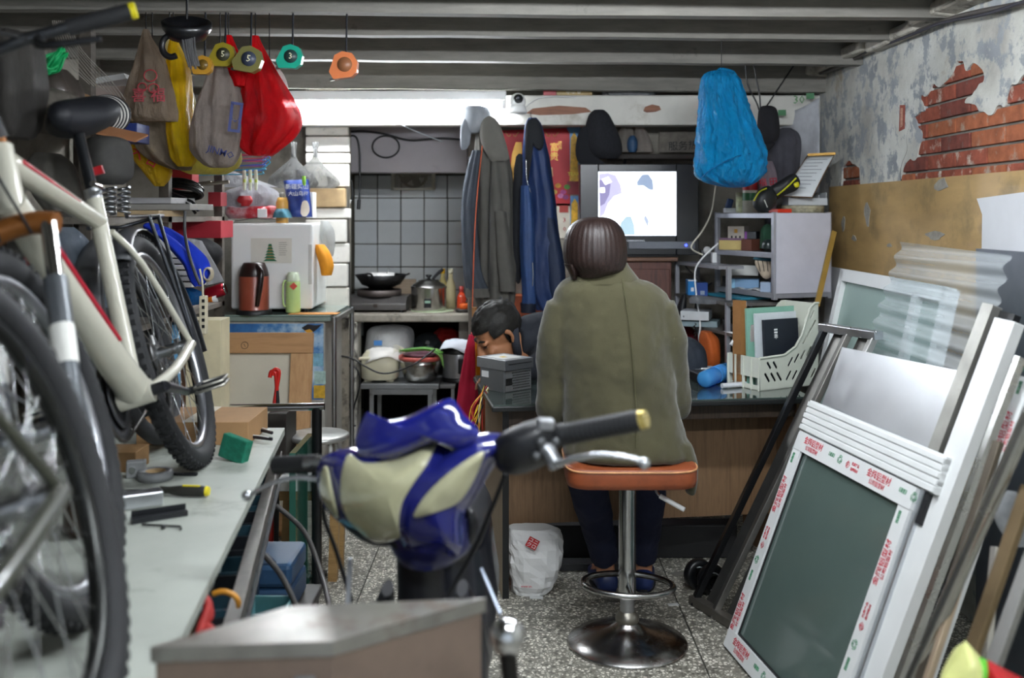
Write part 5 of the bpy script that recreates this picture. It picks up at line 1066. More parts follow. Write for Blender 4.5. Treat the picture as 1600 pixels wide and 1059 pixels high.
# hangers over the fridge and pegs
for i, (c_, y, dx) in enumerate((('#c23a6a', 248, 0), ('#8f4aa8', 255, 6), ('#3b6fc9', 262, -4), ('#36a9c9', 268, -12), ('#d8506a', 243, 4))):
    h = thing('wire_hanger', ('%s wire hanger in the flat stack beside the red bag' % ('pink', 'purple', 'blue', 'turquoise', 'rose red')[i]), 'hanger', P(380, y, 4.75), group='coloured wire hangers')
    A, B, Cc = P(312+dx, y+2+i, 4.75), P(412, y-6+i*.5, 4.60), P(408, y+4, 4.80); MB().tube([A, A.lerp(B, .5)+V((0, 0, .004)), B, B.lerp(Cc, .5), Cc, A.lerp(Cc, .5)], .0028, 6, closed=True, sub=4).build('wire', mat(c_, .4), h); MB().tube([B, B+V((.015, 0, .015)), B+V((.03, 0, .03)), B+V((.012, 0, .045)), B+V((-.005, 0, .038))], .0028, 6, sub=3).build('hook', mat(c_, .4), h); MB().tube([B+V((.012, 0, .045)), V((B.x+.012, 4.68, 2.18))], .0012, 5).build('cord', DARK, h)
for i in range(3):
    q = thing('clothes_peg', ('leftmost', 'middle', 'rightmost')[i]+' of three white pegs clipped under the wire hangers', 'clothes peg', P(382+i*9, 300, 4.78), group='white clothes pegs'); MB().ploft([(264, 379+i*9, 384+i*9, .006), (280, 379+i*9, 385+i*9, .008), (297, 380+i*9, 384+i*9, .006)], 4.78).build('body', mat('#e6ead0', .4), q); MB().cyl(P(382+i*9, 280, 4.77), P(382+i*9, 285, 4.77), .006).build('spring', mat('#c3d55a', .4), q)
o = MB().ploft([(268, 352, 366, .04), (285, 345, 410, .08), (292, 350, 430, .08)], 5.25, wr=.1, k=5).build('plastic_bag', film('#c9c9cc', .35), None); tag(o, 'pale see-through bag behind the pegs above the fridge', 'bag')
# clear bags hanging on the pier wall
for i, (x, D, t_) in enumerate(((458, 5.3, 'left'), (492, 5.35, 'right'))):
    q = thing('clear_bag', f'{t_} one of two clear plastic bags hanging above the blue packet', 'bag', P(x, 280, D), group='clear hanging bags'); MB().ploft([(222, x-4, x+6, .012), (245, x-3, x+5, .012), (258, x-14, x+14, .04), (275, x-30, x+30, .07), (288, x-36, x+36, .06), (294, x-20, x+26, .03)], D, wr=.10, k=6, n=48, dz=2.5).build('bag', film('#9d9d9b', .6, .2), q); MB().tube([P(x, 222, D), P(x+1, 246, D)], .009, 8).build('knot', film('#d0d0ce', .2), q)
# wooden door frame leaning on the freezer
wfz = thing('cabinet_front', 'light wood cabinet door frame with cream panel leaning on the freezer', 'frame', (-1.2, 4.5, 0)); MF = frame((-1.40, 4.50, 0), (1, .0, 0), (0, .17, .91)); q = [hit(MF, 325, 522), hit(MF, 491, 520)]; Hh = q[1][1]; x0, x1 = q[0][0], q[1][0]; OAK = wood('#b98d60', '#a57a4e', axis=(1, 9, 9), sc=3); OAKV = wood('#c49a6c', '#ad8255', axis=(9, 9, 1), sc=3)
for (p0, p1, p2, p3, nm, m_) in ((x0, Hh-.095, x1-.0, Hh, 'top_rail', OAK), (x1-.10, 0, x1, Hh-.096, 'stile', OAKV), (x0, 0, x0+.10, Hh-.096, 'stile', OAKV), (x0+.10, 0, x1-.1, .1, 'bottom_rail', OAK)): MB().bb((p0, p1, 0), (p2, p3, -.03 if (MF.to_3x3() @ V((0, 0, 1))).y > 0 else .03), M=MF).build(nm, m_, wfz, bevel=.002)
sg = -1 if (MF.to_3x3() @ V((0, 0, 1))).y > 0 else 1
MB().bb((x0+.08, .08, -.008*sg), (x1-.08, Hh-.08, .004*sg), M=MF).build('panel', mat('#cfc8b5', .6, var=.04), wfz)
ttm = mat('#2b2119', .6); cc = hit(MF, 385, 540); MB().tube([MF @ V((cc[0]+.016*math.cos(t), cc[1]+.016*math.sin(t), .031*sg)) for t in [i*2*PI/20 for i in range(20)]], .0012, 5, closed=True).build('pencil_mark', ttm, wfz); MB().tube([MF @ V((cc[0]-.004, cc[1]+.008, .031*sg)), MF @ V((cc[0]+.004, cc[1]-.008, .031*sg))], .0012, 5).build('pencil_mark', ttm, wfz)
o = mkb(None, 'yellow_card', (P(327, 0, 4.42).x, 4.42, 0), (P(345, 0, 4.42).x, 4.43, P(0, 552, 4.42).z), mat('#d6c26a', .7)); tag(o, 'strip of yellow card in front of the wood frame', 'card')
# chrome-topped stand, stools, glass, umbrella handles
sr_ = thing('bar_stand', 'black-legged stand with a chrome top tube behind the bench', 'stand', P(430, 918, 3.87)); zt_ = P(430, 636, 3.87).z
MB().cyl(P(338, 638, 3.87), P(507, 635, 3.87), .0155, n=16).build('top_tube', CHROME, sr_)
for x in (372, 495): c_ = P(x, 637, 3.87); MB().cyl((c_.x, 3.87, 0), (c_.x+.0, 3.87, c_.z), .0195, n=14).build('leg', BLK, sr_); MB().bar((c_.x, 3.72, .012), (c_.x, 4.0, .012), .03, .02).build('foot', BLK, sr_)
MB().bar((P(372, 0, 3.87).x, 3.87, .05), (P(495, 0, 3.87).x, 3.87, .05), .015).build('crossbar', CHROME, sr_)
rs = thing('round_stool', 'low round aluminium-seated stool beside the wood frame', 'stool', P(498, 678, 4.35)); c_ = P(498, 681, 4.35)
MB().lathe([(0, -.012), (.124, -.012), (.133, -.004), (.133, .006), (.124, .012), (0, .012)], c_, n=36).build('seat', mat('#b9bab6', .35, .7, var=.08), rs)
for i in range(4): t = PI/4+i*PI/2; d_ = V((math.cos(t), math.sin(t), 0)); MB().cyl(c_+d_*.085+V((0, 0, -.01)), V((c_.x, c_.y, 0))+d_*.14, .010, n=10).build('leg', mat('#cfcfca', .4, .3), rs)
MB().tube([V((c_.x, c_.y, .2))+V((.12*math.cos(t), .12*math.sin(t), 0)) for t in [i*2*PI/24 for i in range(24)]], .007, 8, closed=True).build('ring', mat('#cfcfca', .4, .3), rs)
ls = thing('low_stool', 'white-topped low wooden stool behind the scooter brake lever', 'stool', (-.8, 4.02, 0)); mkb(ls, 'seat', (-.93, 3.92, .36), (-.68, 4.12, .40), mat('#e3e4e2', .5)); mkb(ls, 'seat_frame', (-.92, 3.93, .32), (-.69, 4.11, .36), wood('#9c7c4e', '#86683f'))
for x in (-.9, -.71):
    for y in (3.95, 4.09): MB().bar((x, y, 0), (x*.985, y, .33), .035).build('leg', wood('#9c7c4e', '#86683f'), ls)
o = MB().bb((P(452, 0, 3.62).x, 3.62, .0), (P(462, 0, 3.62).x+.0, 3.95, P(455, 708, 3.62).z)).build('glass_sheet', mat('#2d5a4c', .1, var=.1, coat=.4), None); tag(o, 'dark green-edged glass sheet standing on edge by the bench', 'glass')
for i, (x, dx, c_, nm) in enumerate(((431, 0, '#23262a', 'black shaft'), (436, -9, '#b92a26', 'red shaft'))):
    u_ = thing('umbrella', f'umbrella with red hooked handle and {nm} in front of the cream panel', 'umbrella', P(x, 700, 4.25), group='umbrellas'); t0 = P(x, 585 if i == 0 else 582, 4.25); b0 = P(x+dx+(4 if i == 0 else 0), 640, 4.25); bt = V((b0.x-.01, 4.25, .02))
    MB().tube([b0, bt], [.014, .010], 10).tube([t0.lerp(b0, .4), b0], .008, 8).build('shaft', mat(c_, .45), u_); MB().tube([t0.lerp(b0, .45), t0+V((0, 0, -.005)), t0+V((-.006, 0, .012)), t0+V((-.02, 0, .012)), t0+V((-.026, 0, -.012))], .0085, 10, sub=3).build('handle', mat('#c4261f', .35), u_)
o = mkb(None, 'dark_bin', *bbp(418, 447, 646, 720, 4.15, 4.35), mat('#241f1b', .6, var=.4)); o.location.z = o.location.z; tag(o, 'small dark bin holding the umbrellas', 'bin')
# blue tool case and teal bins by the bench
tcs = thing('tool_case', 'blue plastic tool case standing below the tool tray', 'tool case', (-.72, 2.9, .0)); mkb(tcs, 'lower_shell', (-.86, 2.84, .30), (-.63, 3.06, .38), mat('#1f3a55', .45), .012); mkb(tcs, 'upper_shell', (-.86, 2.84, .382), (-.63, 3.06, .45), mat('#24425f', .45), .014); mkb(tcs, 'latch', (-.77, 2.832, .36), (-.72, 2.842, .41), mat('#17293c', .4)); MB().tube([(-.82, 2.85, .45), (-.80, 2.85, .475), (-.70, 2.85, .475), (-.68, 2.85, .45)], .008, 8).build('handle', mat('#17293c', .4), tcs)
tco = thing('storage_crate', 'dark crate under the blue tool case', 'crate', (-.74, 2.95, 0)); mkb(tco, 'box', (-.89, 2.80, 0), (-.60, 3.10, .27), mat('#2a2826', .6), .006); mkb(tco, 'rim', (-.90, 2.79, .27), (-.59, 3.11, .298), mat('#33312e', .5), .006)
for i, (x, y) in enumerate(((-.60, 2.45), (-.55, 2.30))):
    q = thing('parts_bin', ('teal open parts bin beside the tool tray, further one', 'teal open parts bin beside the tool tray, nearer one')[i], 'bin', (x, y, .43), group='teal parts bins')
    for (a, b) in (((-.05, -.06, 0), (.05, .06, .004)), ((-.05, -.06, 0), (.05, -.056, .06)), ((-.05, .056, 0), (.05, .06, .06)), ((-.05, -.06, 0), (-.046, .06, .06)), ((.046, -.06, 0), (.05, .06, .06))): MB().bb(a, b).build('wall', mat('#5f8f92', .45), q, local=True)
    MB().bb((-.05, -.06, -.43), (.05, .06, -.001)).build('stand', mat('#262422', .6), q, local=True)
for i, (q, lb) in enumerate((([P(432, 790, 3.0), P(475, 830, 2.95), P(500, 890, 2.8), P(515, 950, 2.6), P(520, 1010, 2.5)], 'black cable looping from the tray rail to the floor, upper one'), ([P(414, 868, 2.6), P(440, 900, 2.55), P(465, 955, 2.45), P(480, 1030, 2.35)], 'black cable looping from the tray rail to the floor, lower one'))):
    o = MB().tube(q, .0075, 8, sub=6).build('cable', mat('#3a3735', .5), None); tag(o, lb, 'cable')
o = MB().tube([P(333, 928, 2.0), P(350, 924, 2.0), P(368, 932, 2.0), P(374, 948, 2.0)], .006, 8, sub=4).build('orange_loop', mat('#c98a2c', .4), None); tag(o, 'orange cable loop lying over the nearest tool bins', 'cable')
o = MB().tube([P(320, 935, 1.9), P(328, 960, 1.88), P(318, 975, 1.86), P(330, 985, 1.85), P(312, 990, 1.84), P(325, 950, 1.88)], .009, 8, closed=True, sub=6).build('red_rope', mat('#a5302c', .6), None); tag(o, 'red cord hank hanging at the near end of the tool tray', 'cord')
# ================================================================ kitchen recess
KC = .89
ks = thing('kitchen_counter', 'stained stone counter slab in the kitchen recess', 'counter', (-.6, 5.9, 0)); STN = mat('#8d877b', .6, var=.25, bmp=.4, dirt='#38322b', damt=.5, dsc=7)
mkb(ks, 'slab', (-.94, 5.6, .845), (-.2, 6.4, KC), STN, .008); mkb(ks, 'left_support', (-.955, 5.58, 0), (-.87, 5.75, .845), mat('#cdc8bc', .8, var=.15, dirt='#2f2a25', damt=.62, dsc=9, bmp=.4), .01); mkb(ks, 'right_support', (-.30, 5.62, 0), (-.22, 6.3, .845), mat('#4a443c', .8, var=.3)); mkb(ks, 'back_board', (-.94, 6.3, 0), (-.2, 6.38, .84), mat('#1c1a18', .9))
# stove and wok
gs = thing('gas_stove', 'dark metal table gas stove on the counter', 'stove', (-.78, 5.82, KC)); x0, x1 = P(539, 480, 5.68).x, P(634, 480, 5.68).x; SG = mat('#5b5856', .35, .6, var=.15)
mb_ = MB(); mb_.prism([(5.68, .012), (5.68, .05), (5.76, .085), (5.98, .085), (5.98, .012)], x1-x0, frame((x0, 0, KC), (0, 1, 0), (0, 0, 1))); mb_.build('body', SG, gs, bevel=.006)
for x in (x0+.03, x1-.03):
    for y in (5.70, 5.95): MB().cyl((x, y, KC), (x, y, KC+.014), .012, n=10).build('foot', DARK, gs)
bc = V(((x0+x1)/2, 5.85, KC+.085)); MB().lathe([(.05, 0), (.055, .012), (.03, .016), (0, .016)], bc, n=24).build('burner', DARK, gs); MB().lathe([(.125, .0), (.13, .004), (.13, .036), (.125, .036), (.125, 0)], bc, n=32).build('wind_ring', mat('#4b4340', .5, .4), gs)
mkb(gs, 'front_badge', (bc.x-.012, 5.675, KC+.03), (bc.x+.012, 5.681, KC+.05), mat('#2a1d18', .5))
wk = thing('wok', 'black iron wok with a bowl in it on the stove', 'wok', bc+V((0, 0, .037))); wc = bc+V((0.01, 0, .037))
MB().lathe([(0, 0), (.06, .004), (.11, .03), (.148, .085), (.153, .086), (.113, .028), (.06, .009), (0, .005)], wc, n=40).build('pan', mat('#1c1b1c', .45, .5), wk); MB().tube([wc+V((-.06, -.138, .083)), wc+V((-.07, -.17, .095)), wc+V((-.04, -.175, .10)), wc+V((-.03, -.145, .084))], .006, 8, sub=3).build('loop_handle', mat('#1c1b1c', .4), wk); MB().tube([wc+V((.148, 0, .083)), wc+V((.165, .01, .09)), wc+V((.15, .03, .085))], .005, 8, sub=2).build('loop_handle', mat('#1c1b1c', .4), wk)
bw = thing('bowl', 'white bowl with a spoon sitting in the wok', 'bowl', wc+V((0, 0, .02))); MB().lathe([(0, .0), (.04, .0), (.075, .05), (.082, .08), (.079, .08), (.07, .05), (.035, .008), (0, .008)], wc+V((0, 0, .015)), n=28).build('bowl', mat('#e4e2de', .3), bw); MB().tube([wc+V((.01, 0, .03)), wc+V((.05, -.02, .125))], [.008, .005], 8, flat=.4).build('spoon', CHROME, bw)
cbd = mkb(None, 'chopping_board', *bbp(605, 650, 436, 486, 6.1, 6.12), wood('#a3907a', '#8d7a64')); tag(cbd, 'wooden chopping board standing behind the stove', 'board')
# pot, mat and bottles
k = W(1, 5.78); pc = P(670, 484, 5.78); pc.z = KC+.0055
o = MB().lathe([(0, 0), (.125, 0), (.127, .003), (.12, .005), (0, .005)], V((pc.x+.02, 5.80, KC)), n=32).build('pot_mat', mat('#b9c7a4', .7), None); tag(o, 'pale green round mat under the steel pot', 'mat')
po = thing('cooking_pot', 'stainless steel electric pot with lid on the counter', 'pot', pc); INOX = mat('#b0afab', .2, 1., .1)
MB().lathe([(0, 0), (26*k, 0), (27.5*k, 3*k), (27.5*k, 34*k), (28.5*k, 35*k), (28.5*k, 37*k), (27*k, 38*k), (0, 38*k)], pc, n=40).build('body', INOX, po); lidp = MB().lathe([(26.5*k, 38*k), (24*k, 41*k), (17*k, 45*k), (16*k, 47*k), (6*k, 49*k), (0, 49*k)], pc, n=40).build('lid', INOX, po); MB().lathe([(2.5*k, 48*k), (2.5*k, 51*k), (5*k, 53*k), (5*k, 55*k), (0, 56*k)], pc, n=16).build('knob', BLK, lidp); mkb(po, 'control_panel', (pc.x-5*k, pc.y-28.6*k, pc.z+6*k), (pc.x+6*k, pc.y-26.5*k, pc.z+19*k), BLK); mkb(po, 'display', (pc.x-4*k, pc.y-29.0*k, pc.z+13*k), (pc.x+5*k, pc.y-28.4*k, pc.z+17*k), mat('#7c9a86', .3)); MB().tube([pc+V((5*k, 0, 47*k)), pc+V((12*k, 0, 55*k)), pc+V((22*k, 0, 64*k))], [2*k, 2.5*k, 3*k], 10).build('ladle_handle', mat('#1d1d1f', .35), po)
OIL = glassy('#d9c98a', .05, .45)
def tall_bottle(lb, x, yb, yt, D, rw, m, cm, ch_=.12):
    k = W(1, D); c = P(x, yb, D); c.z = KC; h = (yb-yt)*k; return bottle('sauce_bottle', lb, 'bottle', c, [(0, 0), (rw*k, 0), (rw*k*1.02, .01), (rw*k*1.02, h*.55), (rw*k*.45, h*.78), (rw*k*.4, h*(1-ch_)), (0, h*(1-ch_))], m, cm, [(rw*k*.45, h*(1-ch_)), (rw*k*.5, h*(1-ch_)+.003), (rw*k*.48, h), (0, h)], 'bottles on the kitchen counter', 20)
tall_bottle('oil bottle with yellow cap behind the steel pot', 692, 478, 418, 6.02, 7.5, OIL, mat('#e0ac1e', .4)); tb2 = tall_bottle('clear bottle of amber oil with white label right of the steel pot', 704, 482, 420, 5.94, 8, glassy('#cfc39a', .05, .4), mat('#bdb99f', .4)); tall_bottle('small red chilli sauce bottle at the right end of the counter', 721, 486, 448, 5.8, 7, mat('#b53a1c', .25, coat=.4), mat('#8c2017', .4), .3)
dsh = thing('condiment_dish', 'dark dish of orange sauce jars at the end of the counter', 'dish', (-.29, 5.76, KC)); c_ = V((-.275, 5.72, KC)); MB().lathe([(0, 0), (.045, 0), (.055, .02), (.05, .02), (.042, .004), (0, .004)], c_, n=24).build('dish', mat('#3d3a38', .4), dsh); MB().lathe([(0, .005), (.026, .005), (.028, .04), (.02, .05), (0, .05)], c_, n=20).build('jar', mat('#c7541c', .3, coat=.3), dsh)
# exhaust fan, wall cables
ef = thing('exhaust_fan', 'grey slatted exhaust fan high on the tiled wall', 'fan', P(646, 283, 6.38)); a, b = P(612, 297, 6.36), P(680, 255, 6.36)
for (p0, p1) in (((a.x, 6.33, a.z), (a.x+.022, 6.385, b.z)), ((b.x-.022, 6.33, a.z), (b.x, 6.385, b.z)), ((a.x, 6.33, a.z), (b.x, 6.385, a.z+.014)), ((a.x, 6.33, b.z-.014), (b.x, 6.385, b.z))): mkb(ef, 'frame_bar', p0, p1, mat('#d8d3c4', .5))
for i in range(22): x = a.x+.028+i*(b.x-a.x-.056)/21; mkb(ef, 'grille_slat', (x-.0022, 6.335, a.z+.01), (x+.0022, 6.34, b.z-.01), mat('#cfc8b6', .5), 0)
fc = V(((a.x+b.x)/2, 6.375, (a.z+b.z)/2+.02)); MB().lathe([(.025, 0), (.025, .02), (0, .02)], fc, (0, -1, 0), n=16).build('fan_hub', DARK, ef); MB().tube([fc+V((.085*math.cos(t), 0, .085*math.sin(t))) for t in [i*2*PI/32 for i in range(32)]], .008, 8, closed=True).build('fan_ring', mat('#6b675d', .5), ef)
for i in range(5): t = i*2*PI/5; d_ = V((math.cos(t), 0, math.sin(t))); MB().bar(fc+d_*.02, fc+d_*.078, .05, .003, up=(.3, 1, .2)).build('fan_blade', mat('#57534b', .5), ef)
def wire(lb, pts, r_, m, cat='cable', closed=False, sub=6): o = MB().tube(pts, r_, 8, sub=sub, closed=closed).build('cable', m, None); return tag(o, lb, cat)
LC = 5.59
pc_ = thing('power_cable', 'black power cord with plug looped down the lintel', 'cord', P(552, 300, LC)); MB().tube([P(549, 315, LC-.02), P(551, 300, LC-.02), P(547, 270, LC), P(541, 235, LC), P(546, 214, LC), P(557, 215, LC), P(562, 240, LC), P(562, 290, LC-.01), P(561, 315, LC-.02)], .0055, 8, sub=6).build('lead', BLK, pc_); MB().cyl(P(548, 312, LC-.02), P(543, 320, LC-.02), .010, n=10).build('plug', mat('#d5d4cf', .4), pc_); MB().cyl(P(561, 312, LC-.02), P(560, 327, LC-.02), .010, n=10).build('socket_end', BLK, pc_)
wire('black cable coiled in a ring on the lintel', [P(603+21*math.cos(t), 229+17*math.sin(t), LC) for t in [i*2*PI/16 for i in range(16)]], .005, BLK, closed=True, sub=2)
wire('black cable running along the top of the lintel', [P(522, 210, LC), P(560, 205, LC), P(600, 209, LC), P(640, 219, LC), P(690, 216, LC), P(735, 220, LC)], .006, BLK)
cd_ = thing('wire_strand', 'bare pale wire strung below the fluorescent tube', 'wire', P(640, 190, 5.0)); MB().tube([P(590, 172, 5.301), P(606, 180, 5.25), P(620, 190, 5.25), P(640, 201, 5.35), P(690, 221, 5.598)], .0035, 6, sub=4).build('strand', mat('#b9c0c4', .4), cd_)
wire('black pipe running down beside the white pier', [P(541, 280, 5.5), P(542, 350, 5.5), P(544, 420, 5.5), P(546, 482, 5.5)], .012, mat('#3b3a37', .5), 'pipe')
wire('black cable trailing from the pier over the rice cooker', [P(533, 556, 5.36), P(550, 560, 5.36), P(570, 572, 5.36), P(595, 583, 5.34), P(620, 580, 5.34), P(650, 567, 5.34), P(680, 545, 5.4)], .0045, BLK)
wire('black cable hanging down the counter support', [P(533, 570, 5.4), P(556, 575, 5.4), P(562, 600, 5.4), P(552, 640, 5.4), P(548, 662, 5.4), P(556, 665, 5.4)], .0045, BLK)
o = MB().bb((P(521, 0, 5.38).x, 5.375, .0), (P(545, 0, 5.38).x, 5.39, P(0, 497, 5.38).z)).build('weathered_board', mat('#8e8678', .85, var=.2, dirt='#2b2620', damt=.62, dsc=10, bmp=.4), None); tag(o, 'weathered board with peeling paint standing below the white pier', 'board')
# ---- shelf below the counter
stb = thing('steel_table', 'low steel table under the kitchen counter', 'table', (-.62, 5.5, 0)); zt_ = P(0, 600, 5.42).z; xa, xb = P(563, 600, 5.42).x, P(686, 600, 5.42).x
mkb(stb, 'top', (xa, 5.42, zt_-.028), (xb, 5.80, zt_), mat('#8f9192', .35, .8, var=.1), .004); mkb(stb, 'apron', (xa+.05, 5.43, zt_-.06), (xb-.03, 5.445, zt_-.028), STEEL)
for x in (xa+.06, xb-.05):
    for y in (5.44, 5.76): MB().bar((x, y, 0), (x, y, zt_-.028), .022).build('leg', STEEL, stb)
rc = thing('rice_cooker', 'old cream rice cooker under a cloth on the low table', 'rice cooker', P(593, 600, 5.52)); c_ = P(593, 598, 5.52); c_.z = zt_; k = W(1, 5.52); CRE = mat('#d6d0b4', .4, var=.06, dirt='#a59b7c', damt=.25)
MB().loft([(c_.x, 5.56, zt_+.012, 26*k, .095), (c_.x, 5.56, zt_+.02, 29*k, .105), (c_.x, 5.56, zt_+.10, 30*k, .11), (c_.x, 5.56, zt_+.14, 28*k, .10), (c_.x, 5.56, zt_+.165, 22*k, .08)], n=40, sq=.75).build('body', CRE, rc); mkb(rc, 'handle', (c_.x-30*k, 5.448, zt_+.125), (c_.x-6*k, 5.47, zt_+.142), CRE, .006)
for s in (-.06, .06): mkb(rc, 'foot', (c_.x+s-.02, 5.5, zt_), (c_.x+s+.02, 5.6, zt_+.013), CRE)
def drape(name, lb, cx, cy, rx, ry, z0, drop, m, ph=0.0, cat='cloth'):
    def f(u_, v_):
        t = 2*PI*u_; r_ = v_; e = 1+.10*math.sin(3*t+ph); x = cx+rx*e*r_*math.cos(t); y = cy+ry*e*r_*math.sin(t)
        return (x, y, z0-drop*max(0, r_-.62)**1.4*3.2*(1+.5*math.sin(2*t+ph))+.004*noise.noise(V((x*40, y*40, ph))))
    o = MB().surf(f, 48, 10, .002).build(name, m, None); return tag(o, lb, cat)
drape('dish_cloth', 'crumpled white cloth draped on the cream rice cooker', c_.x+.01, 5.55, .115, .115, zt_+.172, .07, mat('#ddd9d2', .85, var=.08), 1.0)
rb2 = thing('bagged_cooker', 'white appliance in a clear plastic bag behind the rice cooker', 'appliance', P(605, 545, 5.7)); sb_z = zt_
MB().ploft([(516, 585, 630, .06), (522, 578, 636, .09), (545, 576, 640, .10), (597, 580, 636, .09)], 5.74, n=32, sq=.7).build('appliance', mat('#dfe0dc', .4), rb2); MB().ploft([(508, 600, 626, .05), (512, 578, 640, .09), (525, 572, 646, .12), (560, 571, 645, .12), (596, 576, 640, .10)], 5.74, n=48, wr=.06, k=6).build('bag', film('#e8e9ea', .5, .15), rb2); mkb(rb2, 'label', *bbp(584, 597, 532, 540, 5.61, 5.615), mat('#3f79b5', .5))
bs = thing('steel_basin', 'steel basin with red rim full of scallions on the low table', 'basin', P(657, 597, 5.52)); c_ = P(657, 597, 5.53); c_.z = zt_; MB().lathe([(0, 0), (20*k, 0), (25*k, 5*k), (32*k, 26*k), (33*k, 34*k), (31*k, 34*k), (24*k, 7*k), (0, 3*k)], c_, n=40).build('bowl', INOX, bs); MB().lathe([(31*k, 33*k), (34*k, 35*k), (34*k, 40*k), (30*k, 40*k), (29*k, 34*k), (31*k, 33*k)], c_, n=40).build('red_rim', mat('#b4544a', .45), bs); MB().lathe([(0, 41*k), (27*k, 41*k), (28*k, 44*k), (0, 46*k)], c_, n=32).build('cover_plate', mat('#7b5560', .4), bs)
sx_ = thing('scallion_bunch', 'bunch of green scallions drooping over the basin', 'vegetables', c_+V((0, 0, 46*k)))
for i in range(12):
    r1, r2, r3 = rnd.uniform(-1, 1), rnd.uniform(0, 1), rnd.uniform(-1, 1); z_ = c_.z+47*k+abs(r3)*.015; p0 = V((c_.x-26*k+6*k*r1, 5.47+.03*r3, z_)); p1 = V((c_.x+8*k, 5.46+.03*r3, z_+.012)); p2 = V((c_.x+(26+10*r2)*k, 5.46+.04*r1, z_+.01*r1)); p3 = V((c_.x+(33+8*r2)*k, 5.45, z_-(.03+.10*r2)*(1 if i % 3 else .1))); MB().tube([p0, p1, p2, p3], [.004, .0042, .004, .0015], 6, sub=4).build('leaf', mat(('#5d9440', '#7fae5b', '#4a7d36')[i % 3], .5), sx_); 
for i in range(5): MB().tube([V((c_.x-22*k, 5.45+.02*i*.5, c_.z+47*k+i*.002)), V((c_.x-34*k, 5.44+.012*i, c_.z+50*k+.006*i)), V((c_.x-40*k, 5.44, c_.z+(46+3*i)*k))], [.003, .002, .0008], 5, sub=3).build('root', mat('#cfc7a8', .7), sx_)
ldl = thing('cooking_dome', 'shiny dark pot lid leaning behind the basin', 'lid', P(670, 520, 5.9)); MB().lathe([(.085, 0), (.07, .02), (.04, .034), (0, .04)], P(668, 537, 5.85), (0, -.7, .7), n=32).build('dome', mat('#5f666b', .15, .9), ldl); MB().cyl(P(668, 537, 5.80), P(668, 535, 5.77), .012).build('knob', BLK, ldl)
mkb(stb, 'rear_shelf', (xa, 5.80, zt_-.02), (-.3, 6.25, zt_), mat('#5b5a58', .5)); mkb(stb, 'side_shelf', (xb+.003, 5.44, zt_-.028), (-.31, 5.8, zt_-.008), mat('#5b5a58', .5))
mkb(stb, 'leg', (-.335, 5.46, 0), (-.315, 5.48, zt_-.03), STEEL)
ec = thing('pressure_cooker', 'silver and black electric pressure cooker half hidden by the red towel', 'cooker', P(715, 595, 5.55)); c_ = P(716, 590, 5.56); MB().lathe([(0, 0), (24*k, 0), (25*k, 5*k), (25*k, 42*k), (24*k, 46*k), (0, 46*k)], V((c_.x, 5.58, zt_-.007)), n=36).build('body', mat('#9b9c9d', .3, .7), ec); MB().lathe([(25.5*k, 44*k), (25.5*k, 52*k), (16*k, 60*k), (0, 62*k)], V((c_.x, 5.58, zt_-.007)), n=36).build('lid', BLK, ec); MB().lathe([(25.8*k, 0), (25.8*k, 6*k), (25*k, 7*k), (25*k, 0)], V((c_.x, 5.58, zt_-.007)), n=36).build('base_band', BLK, ec); mkb(ec, 'control_panel', (c_.x+1*k, 5.58-26.6*k, zt_+12*k), (c_.x+14*k, 5.58-22*k, zt_+36*k), BLK, .006)
drape('dish_cloth', 'white cloth draped over the black lid of the pressure cooker', c_.x-.01, 5.54, .10, .10, zt_+.222, .07, mat('#d4d7df', .85, var=.05), 2.2)
rg_ = thing('red_bag', 'crumpled red plastic bag behind the scallions', 'bag', P(690, 520, 5.9)); MB().ploft([(512, 688, 706, .03), (520, 680, 716, .06), (533, 678, 718, .06), (541, 684, 712, .05)], 5.92, wr=.13, k=5).build('bag', film('#b2231e', .1), rg_)
for nm, lb, x, y0, y1, D, c_ in (('jar', 'dark jar standing on the floor under the low table, left one', 600, 640, 690, 5.7, '#2c3230'), ('jar', 'green glass jar on the floor under the low table, right one', 640, 650, 690, 5.65, '#3c4f42')):
    cc = P(x, y1, D); cc.z = 0; bottle(nm, lb, 'jar', cc, [(0, 0), (.06, 0), (.065, .02), (.065, .20), (.045, .24), (0, .24)], mat(c_, .2, coat=.5), mat('#67635c', .4), [(.047, .235), (.05, .24), (.05, .265), (0, .265)], 'jars under the low table')
tw = thing('red_towel', 'bright red towel hanging left of the desk', 'towel', P(732, 640, 4.95)); MB().ploft([(523, 733, 741, .012), (545, 727, 742, .02), (580, 721, 744, .03), (615, 716, 746, .035), (650, 712, 747, .04), (662, 715, 745, .03)], 4.95, wr=.10, k=6, n=40).build('cloth', mat('#bb1f3e', .9, var=.15, bmp=.5, bsc=160), tw); MB().tube([P(737, 522, 4.95), P(738, 512, 5.0), P(738, 498, 5.1)], .004, 6).build('loop', mat('#a33', .6) if False else mat('#aa3333', .6), tw)
o = MB().cyl(P(741, 480, 5.0), V((P(741, 480, 5.0).x, 5.0, 0)), .012, n=10).build('wooden_pole', wood('#a5784a', '#875c33'), None); tag(o, 'thin wooden pole standing beside the red towel', 'pole')
o = MB().ploft([(535, 742, 750, .02), (550, 742, 762, .04), (590, 744, 760, .04), (600, 746, 756, .02)], 4.88, wr=.1, k=4).build('orange_bag', film('#e39a1d', .1), None); tag(o, 'orange plastic bag hanging beside the red towel', 'bag')
